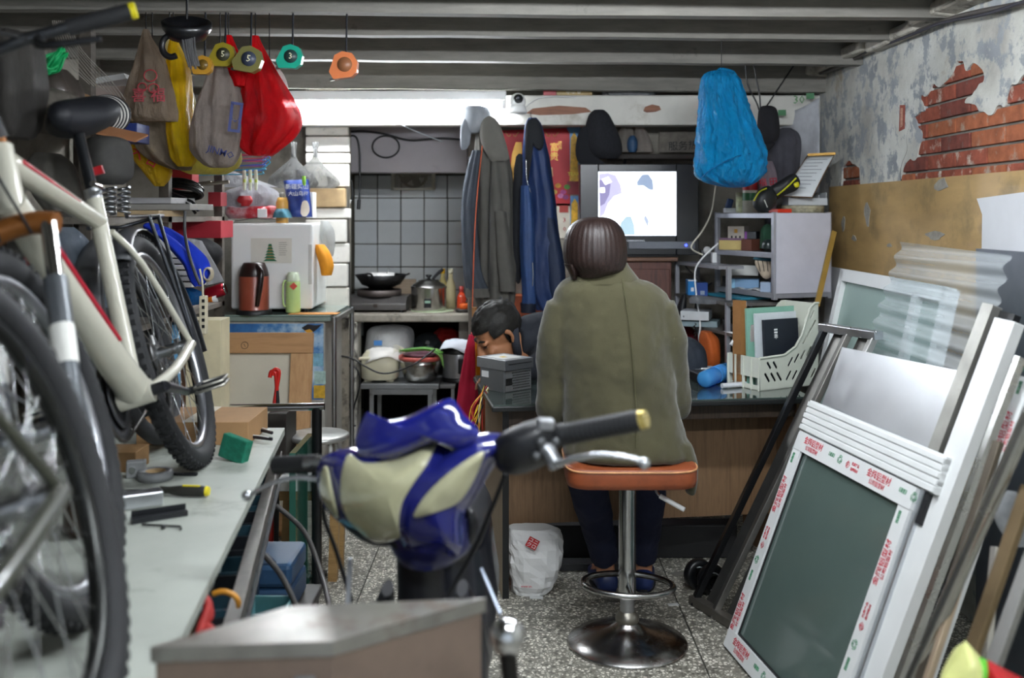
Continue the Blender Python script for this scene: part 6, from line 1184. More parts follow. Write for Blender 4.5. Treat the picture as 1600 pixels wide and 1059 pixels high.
# ================================================================ back wall: jackets, posters, caps, television
gj = thing('grey_jacket', 'grey work jacket hanging from the white beam', 'jacket', P(765, 480, 5.18)); GJ = mat('#56544f', .85, var=.16, sc=7, bmp=.35, bsc=120)
MB().ploft([(186, 754, 768, .02), (200, 746, 780, .045), (228, 742, 790, .07), (260, 739, 798, .085), (320, 736, 801, .095), (400, 738, 804, .095), (460, 742, 805, .09), (490, 752, 800, .07)], 5.2, n=96, wr=.05, k=9, seed=2, sub=6, dz=2.2).build('body', GJ, gj)
MB().ploft([(235, 738, 752, .03), (262, 730, 750, .045), (310, 722, 748, .055), (360, 721, 747, .055), (420, 724, 752, .052), (452, 728, 764, .05)], 5.12, n=48, wr=.05, k=7, seed=5, sub=6, dz=1.8).build('sleeve', mat('#3d434c', .8, var=.2, sc=9, bmp=.35, bsc=120), gj); MB().ploft([(450, 727, 766, .052), (464, 728, 767, .05)], 5.12, n=40, wr=.03, k=9).build('cuff', GJ, gj)
MB().ploft([(330, 772, 790, .03), (400, 775, 800, .04), (455, 780, 806, .035)], 5.11, n=32, wr=.06, k=5).build('sleeve', GJ, gj)
puff([(752, 192), (764, 181), (778, 190), (788, 215), (795, 248), (776, 251), (768, 252), (757, 235), (750, 215)], 5.105, .016, .02, mat('#6a6862', .85, bmp=.3), 'collar', gj)
MB().tube([P(768, 252, 5.10), P(765, 330, 5.09), P(764, 400, 5.09), P(765, 455, 5.08)], .0045, 6, sub=4).build('zip', mat('#23221f', .5), gj); MB().tube([P(759, 182, 5.2), P(760, 176, 5.24), P(762, 178, 5.28)], .004, 6).build('hanging_loop', DARK, gj)
lan = thing('orange_string', 'thin orange cord hanging in front of the grey jacket', 'cord', P(745, 480, 5.05)); MB().tube([P(757, 200, 5.15), P(748, 280, 5.06), P(742, 360, 5.04), P(738, 480, 5.04)], .0028, 6, sub=4).build('strand', mat('#d0613a', .6), lan)
nj = thing('navy_jacket', 'navy blue jacket with silver zips hanging from the white beam', 'jacket', P(845, 480, 5.2)); NJ = mat('#1b2f58', .6, var=.16, sc=7, bmp=.3, bsc=110); NB = mat('#16181d', .8)
MB().ploft([(184, 826, 838, .02), (196, 820, 846, .045), (225, 817, 853, .07), (260, 815, 860, .085), (320, 814, 868, .09), (390, 815, 875, .09), (450, 818, 881, .085), (484, 838, 880, .06)], 5.2, n=96, wr=.045, k=7, seed=8, sub=6, dz=2.2).build('body', NJ, nj)
MB().ploft([(290, 814, 828, .03), (340, 813, 834, .045), (400, 813, 836, .05), (455, 816, 837, .048), (474, 815, 838, .045)], 5.11, n=40, wr=.06, k=6, sub=5).build('sleeve', mat('#274372', .6, var=.2, sc=12, bmp=.3), nj); MB().ploft([(473, 813, 838, .047), (488, 814, 837, .045)], 5.11, n=32, wr=.02, k=9).build('cuff', mat('#10182b', .7), nj)
MB().ploft([(340, 848, 866, .03), (400, 852, 880, .045), (450, 856, 884, .05), (470, 862, 884, .045)], 5.15, n=36, wr=.05, k=5).build('sleeve', mat('#14233f', .65, var=.15), nj)
puff([(822, 196), (834, 185), (845, 195), (850, 225), (842, 235), (836, 215), (828, 260), (824, 290), (821, 250)], 5.125, .015, .03, NB, 'collar_lining', nj)
puff([(803, 262), (814, 240), (820, 260), (818, 330), (815, 430), (806, 440), (800, 400)], 5.19, .02, .04, NB, 'inner_lining', nj)
MB().tube([P(822, 250, 5.09), P(823, 280, 5.09), P(829, 300, 5.09)], .003, 6, sub=3).build('zip', CHROME, nj); MB().tube([P(832, 410, 5.065), P(833, 430, 5.06), P(832, 447, 5.06)], .003, 6).build('zip', CHROME, nj)
for x, y in ((782, 465), (792, 468)): MB().cyl(P(x, y, 5.115), P(x, y, 5.108), .007, n=10).build('snap_button', DARK, gj)
hkk = MB().tube([P(830, 184, 5.25), P(829, 180, 5.29), P(829, 176, 5.3)], .004, 6).build('coat_hook', CHROME, None); tag(hkk, 'small metal hook holding the navy jacket on the beam', 'hook')
def cap(name, lb, rows, D, m, brim=None, bm=None, **kw):
    t = thing(name, lb, 'cap', P((rows[-1][1]+rows[-1][2])/2, rows[-1][0], D)); MB().ploft(rows, D, n=40, **kw).build('crown', m, t)
    if brim: puff(brim, D-.05, .012, .012, bm or m, 'brim', t)
    return t
cap('baseball_hat', 'pale grey cap hung at the right end of the tube lamp', [(165, 728, 752, .03), (170, 723, 766, .06), (185, 722, 767, .075), (200, 722, 764, .07), (208, 724, 752, .05)], 5.2, mat('#8e9399', .8, var=.1), [(722, 190), (735, 186), (734, 225), (721, 234), (719, 210)], mat('#7d828a', .8), wr=.03)
cap('knitted_hat', 'large black knitted cap hanging on the beam left of the television', [(172, 928, 944, .03), (180, 920, 952, .06), (200, 914, 962, .08), (220, 911, 970, .09), (238, 914, 972, .085), (248, 925, 965, .05)], 5.2, mat('#1d1e23', .95, var=.3, sc=90, bmp=.6, bsc=200), [(905, 205), (918, 200), (925, 240), (945, 255), (925, 262), (905, 255), (899, 235)], mat('#191a1f', .95, bmp=.4), wr=.02)
# posters on the wall
WY = 5.617
def wpoly(par, nm, pts, m, y=WY, t=.0012): MB().prism([(P(a, b, y).x, P(a, b, y).z) for a, b in pts], t, frame((0, y, 0), (1, 0, 0), (0, 0, 1))).build(nm, m, par)
def rect(a, b, c, d): return [(a, c), (b, c), (b, d), (a, d)]
rp_ = thing('red_poster', 'red new-year poster with gold writing behind the jackets', 'poster', P(840, 480, 5.61)); RP = mat('#c01b26', .5, var=.06); GOLD = mat('#b98b3f', .4, .5, var=.15)
wpoly(rp_, 'sheet', [(745, 205), (885, 200), (890, 208), (891, 322), (745, 322)], RP)
for (x, y) in ((800, 210), (862, 210)):
    for s in (-1, 1): MB().tube([P(x+s*(2+9*t), y+3*math.sin(t*5), 5.614) for t in (0, .2, .4, .6, .8, 1)], .002, 5, sub=2).build('scroll', GOLD, rp_)
wpoly(rp_, 'gold_figure', [(800, 240), (806, 222), (815, 222), (816, 238), (812, 250), (816, 270), (810, 288), (800, 285), (798, 262)], GOLD, 5.6145); wpoly(rp_, 'gold_figure', [(848, 226), (852, 235), (852, 245), (846, 246)], GOLD, 5.6145); wpoly(rp_, 'gold_figure', [(855, 258), (863, 262), (864, 275), (858, 282), (852, 270)], mat('#d8b27a', .5), 5.6145)
text('富\n贵', .052, frame(P(866, 238, 5.613), (1, 0, 0), (0, 0, 1)), GOLD, rp_); text('花\n开', .026, frame(P(875, 228, 5.613), (1, 0, 0), (0, 0, 1)), GOLD, rp_)
for i, (x, y, c_) in enumerate(((872, 290, '#c9872f'), (880, 300, '#b04a86'), (886, 292, '#5d8a3a'), (876, 306, '#d17bb0'), (866, 300, '#c9a24a'), (884, 308, '#8f3d74'))): wpoly(rp_, 'flower_print', [(x+5*math.cos(t), y+4*math.sin(t)) for t in [k*PI/4 for k in range(8)]], mat(c_, .6, var=.3, sc=60), 5.6140-.0003*i)
cp = thing('calendar_strip', 'blue travel calendar with yellow towers right of the red poster', 'calendar', P(900, 330, 5.61)); wpoly(cp, 'sheet', rect(886, 907, 198, 300), mat('#6aa0cc', .5, var=.3, sc=6), 5.6185)
wpoly(cp, 'tower_print', [(892, 215), (897, 206), (902, 215), (904, 285), (890, 285)], mat('#d9a92f', .5, var=.3, sc=50), 5.6165); wpoly(cp, 'red_band', rect(886, 908, 283, 304), mat('#8c1d2a', .5), 5.6164); wpoly(cp, 'sky_sheet', rect(889, 906, 306, 352), mat('#5f8fc0', .5, var=.5, sc=12), 5.6185); wpoly(cp, 'tower_print', [(893, 318), (898, 310), (903, 318), (903, 352), (892, 352)], mat('#d9a92f', .5, var=.3, sc=50), 5.6165); text('TEAM', .028, frame(P(897, 272, 5.614), (1, 0, 0), (0, 0, 1)), mat('#f0dd4a', .5), cp)
dc = thing('day_calendar', 'white tear-off calendar page with red numbers below the red poster', 'calendar', P(880, 360, 5.61)); wpoly(dc, 'page', rect(870, 891, 318, 372), mat('#d9d2c2', .7)); wpoly(dc, 'red_seal', rect(874, 888, 321, 332), mat('#b5483f', .6), 5.6145)
text('3', .036, frame(P(882, 344, 5.613), (1, 0, 0), (0, 0, 1)), mat('#a32a2a', .6), dc); text('0', .036, frame(P(882, 358, 5.613), (1, 0, 0), (0, 0, 1)), mat('#a32a2a', .6), dc)
op = thing('wooden_cupboard', 'orange-brown cabinet door behind the hanging jackets', 'cabinet', (0, 5.5, 0)); mkb(op, 'door', (P(752, 0, 5.45).x, 5.46, .02), (P(892, 0, 5.45).x, 5.6, P(0, 462, 5.45).z), wood('#9a4a26', '#7d3a1e', axis=(9, 9, 1)), .004); mkb(op, 'plinth', (P(752, 0, 5.45).x, 5.47, 0), (P(892, 0, 5.45).x, 5.6, .02), DARK); MB().ell(P(845, 520, 5.445), (.012, .012, .012)).build('knob', STEEL, op)
dp = thing('door_jamb', 'dark wooden post at the right edge of the kitchen recess', 'post', (-.22, 5.5, 0)); mkb(dp, 'post', (P(732, 0, 5.5).x, 5.48, 0), (P(746, 0, 5.5).x, 5.59, 1.925), mat('#6a6259', .7, var=.25, dirt='#c9c2b4', damt=.35), .004); MB().ell(P(735, 247, 5.47), (.014, .014, .014)).build('door_knob', STEEL, dp)
# security camera, boxes on the beam
scm = thing('security_camera', 'white ball security camera on the white beam', 'camera', P(810, 185, 5.28)); c_ = P(809, 162, 5.24)
MB().lathe([(0, -.05), (.045, -.05), (.05, -.042), (.042, -.02), (.036, 0), (0, 0)], c_, n=28).build('base', WHITEP, scm); MB().ell(c_+V((0, 0, .012)), (.042, .042, .045), n=28, m=18).build('ball', WHITEP, scm); MB().lathe([(.024, -.006), (.024, .006), (.02, .008), (0, .008)], c_+V((.003, -.036, .022)), (0.05, -1, .35), n=24).build('lens_ring', BLK, scm); MB().ell(c_+V((.003, -.045, .025)), (.011, .006, .011)).build('lens', mat('#2a3138', .05, coat=1), scm)
MB().cyl(c_+V((0, .02, -.03)), c_+V((0, .065, -.03)), .02, n=14).build('bracket', WHITEP, scm)
wire('white cable from the security camera along the beam', [P(820, 168, 5.27), P(838, 155, 5.28), P(860, 151, 5.28), P(900, 152, 5.29)], .003, WHITEP)
tbx = thing('toothpaste_box', 'red and gold toothpaste carton lying on the white beam', 'box', P(887, 152, 5.33)); a, b = P(849, 152.5, 5.32), P(925, 142, 5.32); zb = 2.0855; mkb(tbx, 'carton', (a.x+.07, 5.31, zb), (b.x, 5.36, zb+.035), mat('#a58a4a', .4, var=.15), .001); mkb(tbx, 'red_end', (a.x, 5.309, zb), (a.x+.069, 5.361, zb+.0352), mat('#b5323a', .4), .001); text('中华 ✿', .026, frame((b.x-.1, 5.309, zb+.017), (1, 0, 0), (0, 0, 1)), mat('#e8dfc0', .5), tbx)
o = MB().ploft([(139, 950, 985, .03), (143, 945, 1010, .05), (148, 947, 1016, .05), (152, 952, 1012, .04)], 5.36, wr=.22, k=7, n=48).build('crumpled_bag', film('#dcdde0', .15), None); tag(o, 'crumpled white bag stuffed on top of the beam', 'bag')
kys = thing('key_bunch', 'small keys hanging from the tube lamp', 'keys', P(697, 190, 5.1)); MB().tube([P(697, 160, 5.301), P(697, 178, 5.27)], .0012, 5).build('cord', DARK, kys)
for s in (-1, 1): MB().bar(P(697+s*2, 178, 5.27), P(697+s*3, 188, 5.27), .008, .002).build('key', STEEL, kys)
# television on its cabinet
tvc = thing('tv_cabinet', 'reddish brown wooden cabinet under the television', 'cabinet', (.65, 5.3, 0)); zc = P(0, 402, 5.1).z; RW = wood('#5b3226', '#44241b', axis=(9, 9, 1)); xa, xb = P(905, 0, 5.1).x, P(1050, 0, 5.1).x
mkb(tvc, 'body', (xa, 5.12, .02), (xb, 5.58, zc-.02), RW, .004); mkb(tvc, 'top', (xa-.02, 5.09, zc-.02), (xb+.03, 5.58, zc), wood('#6b4a35', '#4d3324'), .004)
for s in (0, 1): dd = mkb(tvc, 'door', (xa+.01+s*(xb-xa)/2, 5.105, .08), (xa+s*(xb-xa)/2+(xb-xa)/2-.01, 5.12, zc-.06), RW, .004); MB().ell(((xa+xb)/2+(.03 if s else -.03), 5.10, .75), (.01, .01, .01)).build('knob', STEEL, dd)
tv = thing('television', 'black flat-fronted television showing a bright picture', 'television', (.65, 5.2, zc)); a, b = P(906, 396, 5.1), P(1092, 256, 5.1); zb = zc+.012
TVB = mat('#0c0d12', .3, coat=.1); s0, s1 = P(935, 368, 5.1), P(1057, 268, 5.1)
for (p0, p1) in (((a.x, 5.1, zb), (s0.x, 5.2, b.z)), ((s1.x, 5.1, zb), (b.x, 5.2, b.z)), ((s0.x, 5.1, s1.z), (s1.x, 5.2, b.z)), ((s0.x, 5.1, zb), (s1.x, 5.2, s0.z))): mkb(tv, 'bezel', p0, p1, TVB, .004)
mkb(tv, 'bottom_strip', (P(982, 0, 5.1).x, 5.094, P(0, 389, 5.1).z), (b.x-.02, 5.101, P(0, 377, 5.1).z), mat('#5d6067', .4, .3)); MB().prism([(a.x, 5.2), (b.x, 5.2), (b.x-.12, 5.5), (a.x+.12, 5.5)], b.z-zb-.06, Matrix.Translation((0, 0, zb+.02))).build('rear_shell', TVB, tv); mkb(tv, 'foot', (a.x+.1, 5.13, zc), (b.x-.1, 5.4, zb+.001), TVB)
SCR = emission('#e9f1ff', 1.5); scr = mkb(tv, 'screen', (s0.x, 5.112, s0.z), (s1.x, 5.12, s1.z), SCR, 0)
def spoly(pts, c_, st, i): MB().prism([(P(x, y, 5.11).x, P(x, y, 5.11).z) for x, y in pts], .0005, frame((0, 5.1118-.0003*i, 0), (1, 0, 0), (0, 0, 1))).build('picture_shape', emission(c_, st), scr)
spoly([(936, 272), (950, 270), (962, 274), (970, 290), (972, 302), (960, 306), (950, 318), (944, 335), (937, 340)], '#b9b4da', .42, 1); spoly([(936, 282), (946, 278), (954, 288), (952, 304), (945, 318), (938, 322)], '#8f87b4', .3, 2)
spoly([(995, 284), (1003, 273), (1013, 272), (1020, 282), (1021, 297), (1014, 296), (1006, 290), (996, 290)], '#8fa0bb', .34, 1); spoly([(966, 367), (970, 348), (978, 338), (986, 338), (991, 352), (992, 367)], '#a9c3cf', .42, 1); spoly([(1008, 335), (1014, 345), (1012, 355), (1006, 342)], '#a9b4c9', .42, 1); spoly([(940, 280), (950, 276), (956, 284), (946, 289)], '#f4f4ff', 1.2, 3); spoly([(938, 293), (945, 293), (945, 301), (938, 301)], '#f4f4ff', 1.2, 3)
text('CHANGHONG', .014, frame(P(993, 376, 5.098), (1, 0, 0), (0, 0, 1)), mat('#c9ccd2', .3, .6), tv); MB().ell(P(1072, 383, 5.092), (.006, .004, .006)).build('power_light', emission('#2a38ff', 6), tv)
tsf = thing('wall_shelf', 'dark plank shelf on brackets above the television', 'shelf', P(1030, 245, 5.45)); a, b = P(955, 248, 5.4), P(1150, 238, 5.4); mkb(tsf, 'plank', (a.x, 5.4, a.z), (b.x, 5.615, b.z-.01), mat('#2c2622', .7, var=.3)); 
for x in (a.x+.08, b.x-.15): MB().bar((x, 5.61, a.z-.1), (x, 5.44, a.z), .015).build('bracket', DARK, tsf)
o = MB().ploft([(195, 975, 984, .015), (205, 968, 990, .03), (225, 960, 992, .05), (238, 958, 990, .05)], 5.48, wr=.1, k=5).build('white_bag', film('#bdb6ac', .2), None); tag(o, 'left of two pale bags on the shelf above the television', 'bag')
o = MB().ploft([(195, 994, 1003, .015), (208, 992, 1012, .03), (225, 992, 1018, .05), (238, 990, 1020, .05)], 5.48, wr=.1, k=5).build('white_bag', film('#c9bfb6', .2), None); tag(o, 'right of two pale bags on the shelf above the television', 'bag')
o = MB().ploft([(212, 985, 992, .02), (220, 980, 996, .035), (232, 980, 996, .035), (238, 983, 993, .03)], 5.43).build('blue_ball', mat('#2c4a6a', .5), None); tag(o, 'small dark blue pouch between the two pale bags', 'pouch')
o = mkb(None, 'printed_sign', *bbp(1030, 1112, 205, 238, 5.55, 5.56), mat('#6d675e', .7, var=.3, sc=30)); tag(o, 'dim grey sign with black characters behind the blue bag', 'sign'); WM[o.name] = Matrix.Translation(o.location); text('服务热线', .055, frame(P(1075, 228, 5.545), (1, 0, .06), (0, 0, 1)), BLK, o)
# blue plastic bag hanging from the joists
bb2 = thing('blue_bag', 'big glossy blue plastic bag hanging from the ceiling', 'bag', P(1145, 293, 4.3)); MB().ploft([(110, 1116, 1138, .02), (113, 1105, 1146, .05), (120, 1098, 1152, .08), (135, 1094, 1158, .10), (165, 1092, 1169, .115), (205, 1090, 1183, .125), (240, 1087, 1196, .13), (268, 1086, 1193, .13), (283, 1098, 1182, .11), (291, 1126, 1168, .06), (293, 1140, 1158, .02)], 4.3, n=144, wr=.03, k=11, seed=4, sub=8, ky=9, dz=2.2, fine=.06).build('bag', film('#1aa3dd', .06, .12, tr=.35, bmp=1.0), bb2)
MB().tube([P(1122, 114, 4.3), P(1126, 108, 4.3), P(1146, 113, 4.3), P(1148, 122, 4.28)], .008, 8, sub=3).build('tied_handle', film('#1aa3dd', .06, .12, tr=.35, bmp=1.0), bb2); MB().tube([P(1127, 110, 4.3), P(1128, 60, 4.2)], .0018, 5).build('cord', DARK, bb2)
MB().tube([P(1093, 280, 4.175), P(1115, 262, 4.165), P(1150, 245, 4.165), P(1172, 240, 4.19)], .0035, 6, sub=3).build('fold', film('#0f74ad', .05, .2, tr=.3), bb2)
# ================================================================ right back corner: racks full of small things
RK = thing('steel_rack', 'grey steel rack with frosted side panel full of small boxes', 'rack', (1.044, 5.06, 1.055), math.atan2(-.939, .343)); RM = WM[RK.name]; GS = mat('#a9aab0', .4, .5, var=.1)
RL, RD = .49, .30
for (x, y) in ((0, 0), (RL, 0), (0, RD), (RL, RD)): MB().bb((x-.011, y-.011, 0), (x+.011, y+.011, .406)).build('post', GS, RK, local=True, bevel=.002)
for z in (.02, .206, .39): MB().bb((-.01, -.01, z-.013), (RL+.01, RD+.01, z+.012)).build('shelf', GS, RK, local=True, bevel=.002)
MB().bb((RL+.012, 0.0, .03), (RL+.016, RD, .402)).build('side_panel', mat('#c6c6d0', .4, var=.05), RK, local=True); MB().bb((0, RD, .03), (RL, RD+.004, .39)).build('back_panel', mat('#b3b0c4', .6), RK, local=True)
R2 = thing('steel_rack', 'low steel rack with cables and cartons beside the television', 'rack', (.862, 5.2, 0), math.atan2(-.967, .254)); M2 = WM[R2.name]
for (x, y, zt_) in ((0, 0, 1.205), (.57, 0, 1.04), (0, .115, 1.205), (0, .42, 1.04), (.62, .42, 1.04)): MB().bb((x-.01, y-.01, 0), (x+.01, y+.01, zt_)).build('post', GS, R2, local=True, bevel=.002)
MB().bb((-.01, -.01, 1.19), (.5, .12, 1.205)).build('shelf', GS, R2, local=True); MB().bb((.56, -.005, 1.05), (.58, .015, 1.205)).build('post', GS, R2, local=True)
for z in (1.04, .90): MB().bb((-.01, -.01, z-.014), (.63, .43, z)).build('shelf', mat('#6d6a66', .5, .3, var=.2), R2, local=True)
def d1(x): return 5.06-(x-1121)/89*.46+.05
def d2(x): return 5.2-(x-1058)/63*.55+.04
def pbox(name, lb, cat, x0, x1, y0, y1, D, dep, m, zb=None, rz=0.0, bev=.002, parts=None):
    a, b = P(x0, y1, D), P(x1, y0, D); z0 = a.z if zb is None else zb; h = (b.z-a.z); w = b.x-a.x
    t = thing(name, lb, cat, ((a.x+b.x)/2, D+dep/2, z0), rz); MB().bb((-w/2, -dep/2, 0), (w/2, dep/2, h)).build('carton', m, t, local=True, bevel=bev)
    for (nm, u0, u1, v0, v1, mm) in (parts or ()): MB().bb((-w/2+u0*w, -dep/2-.0012, v0*h), (-w/2+u1*w, -dep/2-.0002, v1*h)).build(nm, mm, t, local=True)
    return t
Z1, Z2, Z3 = 1.055+.032, 1.055+.218, 1.055+.402
pbox('gift_box', 'beige carton with round mark on the upper shelf of the steel rack', 'box', 1144, 1170, 344, 367, d1(1150), .09, mat('#a59d92', .6), Z2+.045, -.5, parts=(('mark', .4, .6, .55, .8, GOLD), ('mark', .2, .3, .2, .35, DARK), ('mark', .45, .55, .2, .35, DARK), ('mark', .7, .8, .2, .35, DARK)))
pbox('flat_box', 'yellow-sided flat box under the beige carton on the rack', 'box', 1134, 1172, 376, 391, d1(1150)-.01, .14, mat('#b9a468', .6), Z2+.0005, -.5); pbox('box_lid', 'mauve lid lying on the yellow flat box', 'lid', 1134, 1172, 368, 375, d1(1150)-.008, .14, mat('#6b5066', .6), Z2+.037, -.5)
pbox('brown_box', 'tilted dark brown box in the middle of the upper rack shelf', 'box', 1170, 1190, 366, 384, d1(1180), .10, mat('#5b3427', .6), Z2+.001, -.9); pbox('black_carton', 'small black carton with purple end on the upper rack shelf', 'box', 1170, 1188, 354, 366, d1(1178)+.1, .10, mat('#24282b', .5), Z2+.055, -.4, parts=(('purple_end', 0, .2, 0, 1, mat('#7a3a8a', .5)),))
o = MB().ploft([(350, 1196, 1204, .02), (358, 1190, 1208, .035), (372, 1189, 1209, .04), (388, 1188, 1209, .04)], d1(1198)+.06, wr=.1, k=5).build('green_bag', film('#4a7a5e', .2), None); tag(o, 'green see-through bag at the right end of the upper rack shelf', 'bag')
o = MB().ploft([(374, 1196, 1206, .02), (380, 1191, 1209, .03), (388, 1190, 1210, .03)], d1(1198)-.06, n=24).build('dark_pouch', mat('#1a2524', .3, coat=.3), None); tag(o, 'glossy dark pouch in front of the green bag', 'pouch')
pbox('white_box', 'pale grey box on top of the blue box on the middle rack shelf', 'box', 1145, 1188, 415, 431, d1(1160), .08, mat('#b9b9b4', .5), Z1+.062, -.3); pbox('blue_box', 'light blue flat box on the middle rack shelf', 'box', 1141, 1190, 431, 445, d1(1160)-.01, .10, mat('#6f93b5', .5, var=.05), Z1, -.3, parts=(('pale_end', 0, .25, 0, 1, mat('#8fc3e0', .5)),))
pbox('light_blue_box', 'small pale blue box at the right post of the rack', 'box', 1191, 1207, 437, 452, d1(1198)-.05, .06, mat('#94a6be', .5), Z1, -.3); pbox('black_box', 'black box at the left of the middle rack shelf', 'box', 1131, 1144, 427, 443, d1(1135), .05, BLK, Z1, -.3)
pb = thing('plaid_bag', 'folded checked bag on the middle rack shelf', 'bag', P(1192, 430, d1(1190))); puff([(1180, 405), (1207, 402), (1208, 428), (1196, 436), (1186, 425)], d1(1190), .02, .04, mat('#b9a994', .8, var=.2, sc=30), 'cloth', pb)
for i in range(4): MB().tube([P(1184+i*7, 406, d1(1190)-.021), P(1188+i*6, 424, d1(1190)-.021)], .002, 5).build('stripe', mat('#3b3532', .8), pb)
puff([(1176, 404), (1190, 398), (1208, 399), (1208, 408), (1190, 408)], d1(1190)-.01, .02, .03, mat('#2b5563', .7), 'teal_fold', pb)
o = MB().surf(lambda u_, v_: RM @ V((.15+u_*.2, .0+v_*.08, .0345+.004*math.sin(u_*9+v_*4))), 10, 5, .001).build('loose_paper', WPAP, None); tag(o, 'loose white papers on the edge of the middle rack shelf', 'paper')
# left low rack contents
pbox('medicine_box', 'blue carton with a white moon on the low rack', 'box', 1075, 1088, 428, 452, d2(1080), .07, mat('#1f7fc4', .4), 1.041, .0, parts=(('moon', .35, .7, .25, .5, WPAP), ('white_top', 0, 1, .92, 1, WPAP))); pbox('medicine_box', 'dark blue carton right of the moon carton on the low rack', 'box', 1089, 1106, 430, 451, d2(1090)+.03, .06, mat('#1a3f86', .4), 1.041, 0, parts=(('label', .3, .7, .1, .4, mat('#8793a5', .5)),))
pbox('small_speaker', 'grey computer speaker with round cone on the low rack', 'speaker', 1096, 1112, 381, 400, 5.1, .05, mat('#3c3d41', .5), 1.206, 0); o = MB().lathe([(.02, 0), (.02, .004), (.0, .002)], P(1105, 391, 5.097), (0, -1, 0), n=20).build('speaker_cone', mat('#b5b5b3', .4), None); tag(o, 'pale round speaker cone on the grey speaker', 'speaker cone')
pbox('white_adapter', 'small white adapter beside the grey speaker', 'adapter', 1113, 1120, 383, 399, 5.04, .04, WHITEP, 1.206, 0)
o = MB().prism([(0, 0), (.32, .0), (.33, .2), (.02, .21)], .012, RM @ Matrix.Translation((-.0, -.07, -.012))).build('teal_folder', mat('#2f7e95', .5), None); tag(o, 'teal plastic folder lying at the edge of the low rack', 'folder')
pbox('white_device', 'white flat device on the lowest rack shelf', 'device', 1071, 1115, 474, 488, d2(1090)-.12, .16, mat('#c2c6c8', .45), .935, -.3, parts=(('button', .1, .13, .3, .5, DARK),)); pbox('grey_console', 'grey flat box under the white device', 'device', 1072, 1128, 488, 497, d2(1090)-.10, .16, mat('#7f9297', .5), .9005, -.3); 
o = MB().ploft([(462, 1082, 1096, .05), (466, 1078, 1130, .08), (473, 1078, 1134, .08)], d2(1100)-.06, wr=.08, k=6).build('clear_bag', film('#b9bcc0', .4), None); tag(o, 'crumpled clear bag on the white device', 'bag')
hs = thing('telephone', 'black telephone with handset on the lowest rack shelf', 'telephone', M2 @ V((.6, .06, .901))); FB = M2 @ Matrix.Translation((.6, .08, .901)); MB().prism([(-.10, 0), (.12, 0), (.12, .02), (-.10, .055)], .14, FB @ frame((0, .07, 0), (1, 0, 0), (0, 0, 1))).build('base', BLK, hs)
MB().tube([FB @ V((-.12, 0, .062)), FB @ V((-.1, 0, .082)), FB @ V((.0, 0, .078)), FB @ V((.1, 0, .058)), FB @ V((.12, 0, .034))], [.022, .02, .014, .02, .022], 12, sub=3).build('handset', mat('#1b1d1f', .35), hs)
for i in range(4):
    for j in range(3): MB().box(FB @ V((.03+i*.022, -.05+j*.022, .043-i*.008)), (.012, .012, .006), (0, 0, math.atan2(-.967, .254))).build('key', mat('#55585a', .5), hs)
MB().tube([P(1086, 505, 4.75)+V((.006*math.sin(i*1.3), .006*math.cos(i*1.3), -i*.0035)) for i in range(46)], .0022, 5).build('coiled_cord', BLK, hs)
o = MB().surf(lambda u_, v_: M2 @ V((.55+u_*.28, -.015+v_*.2, .904+.012*math.sin(u_*3)*v_)), 8, 5, .001).build('loose_paper', WPAP, None); tag(o, 'white paper sheets on the lowest shelf below the telephone', 'paper')
o = MB().box(M2 @ V((.10, .04, .915)), (.05, .025, .022), (0, .2, .4)).build('wood_block', mat('#cdb27c', .6), None, bevel=.003); tag(o, 'small tan block at the left end of the lowest rack shelf', 'block')
o = MB().ploft([(460, 1066, 1072, .02), (480, 1058, 1072, .04), (502, 1054, 1070, .05)], 5.02, n=20).build('black_pouch', mat('#17191d', .5), None); tag(o, 'black upright pouch at the left end of the lowest rack shelf', 'pouch')
bgs = ((([(505, 1060, 1072, .05), (520, 1058, 1088, .1), (550, 1058, 1092, .1), (580, 1060, 1090, .08)]), 5.25, '#9a1f36', 'red bag stuffed under the low rack'), ([(518, 1096, 1112, .05), (530, 1094, 1122, .09), (555, 1096, 1124, .1), (572, 1098, 1122, .08)], 4.75, '#b5561c', 'orange bag stuffed under the low rack'), ([(528, 1062, 1082, .06), (540, 1058, 1098, .12), (565, 1058, 1104, .13), (580, 1060, 1100, .1)], 4.55, '#252c36', 'dark grey backpack on the far side of the desk'))
for rows, D, c_, lb in bgs: o = MB().ploft(rows, D, wr=.05, k=5, n=40).build('cloth_bag', mat(c_, .75, var=.15, bmp=.3), None); tag(o, lb, 'bag')
# on top of the rack and up the corner
cn = P(1172, 330, 4.86); cn.z = Z3+.001; tn = bottle('tin_can', 'tall red and green tin on top of the steel rack', 'can', cn, [(0, 0), (.036, 0), (.036, .16), (.034, .165), (0, .165)], mat('#c9c5b4', .35, var=.1), mat('#d6d2c4', .4), [(.035, .165), (.03, .185), (.018, .2), (0, .2)]); MB().lathe([(.0365, .11), (.0368, .112), (.0368, .155), (.0365, .157)], cn, n=24).build('red_band', mat('#a32226', .4), tn); MB().lathe([(.0365, .06), (.0368, .062), (.0368, .095), (.0365, .097)], cn, n=24).build('green_band', mat('#2f6a3f', .4), tn)
cn = P(1160, 330, 4.9); cn.z = Z3+.001; bottle('jar', 'small flower-printed glass jar on top of the rack', 'jar', cn, [(0, 0), (.03, 0), (.032, .01), (.032, .08), (0, .085)], mat('#c9cfa8', .3, var=.5, sc=30), mat('#8d8a70', .4), [(.033, .08), (.033, .1), (0, .1)])
gl = thing('desk_gadget', 'small blue and white gadget at the left of the rack top', 'gadget', P(1143, 332, 4.95)); c_ = P(1141, 333, 4.95); c_.z = Z3+.001; MB().box(c_+V((0, 0, .012)), (.06, .05, .024)).build('base', mat('#d8d9dc', .4), gl, bevel=.004); MB().box(c_+V((-.005, 0, .045)), (.03, .03, .05), (0, .3, 0)).build('arm', mat('#27406e', .4), gl, bevel=.006)
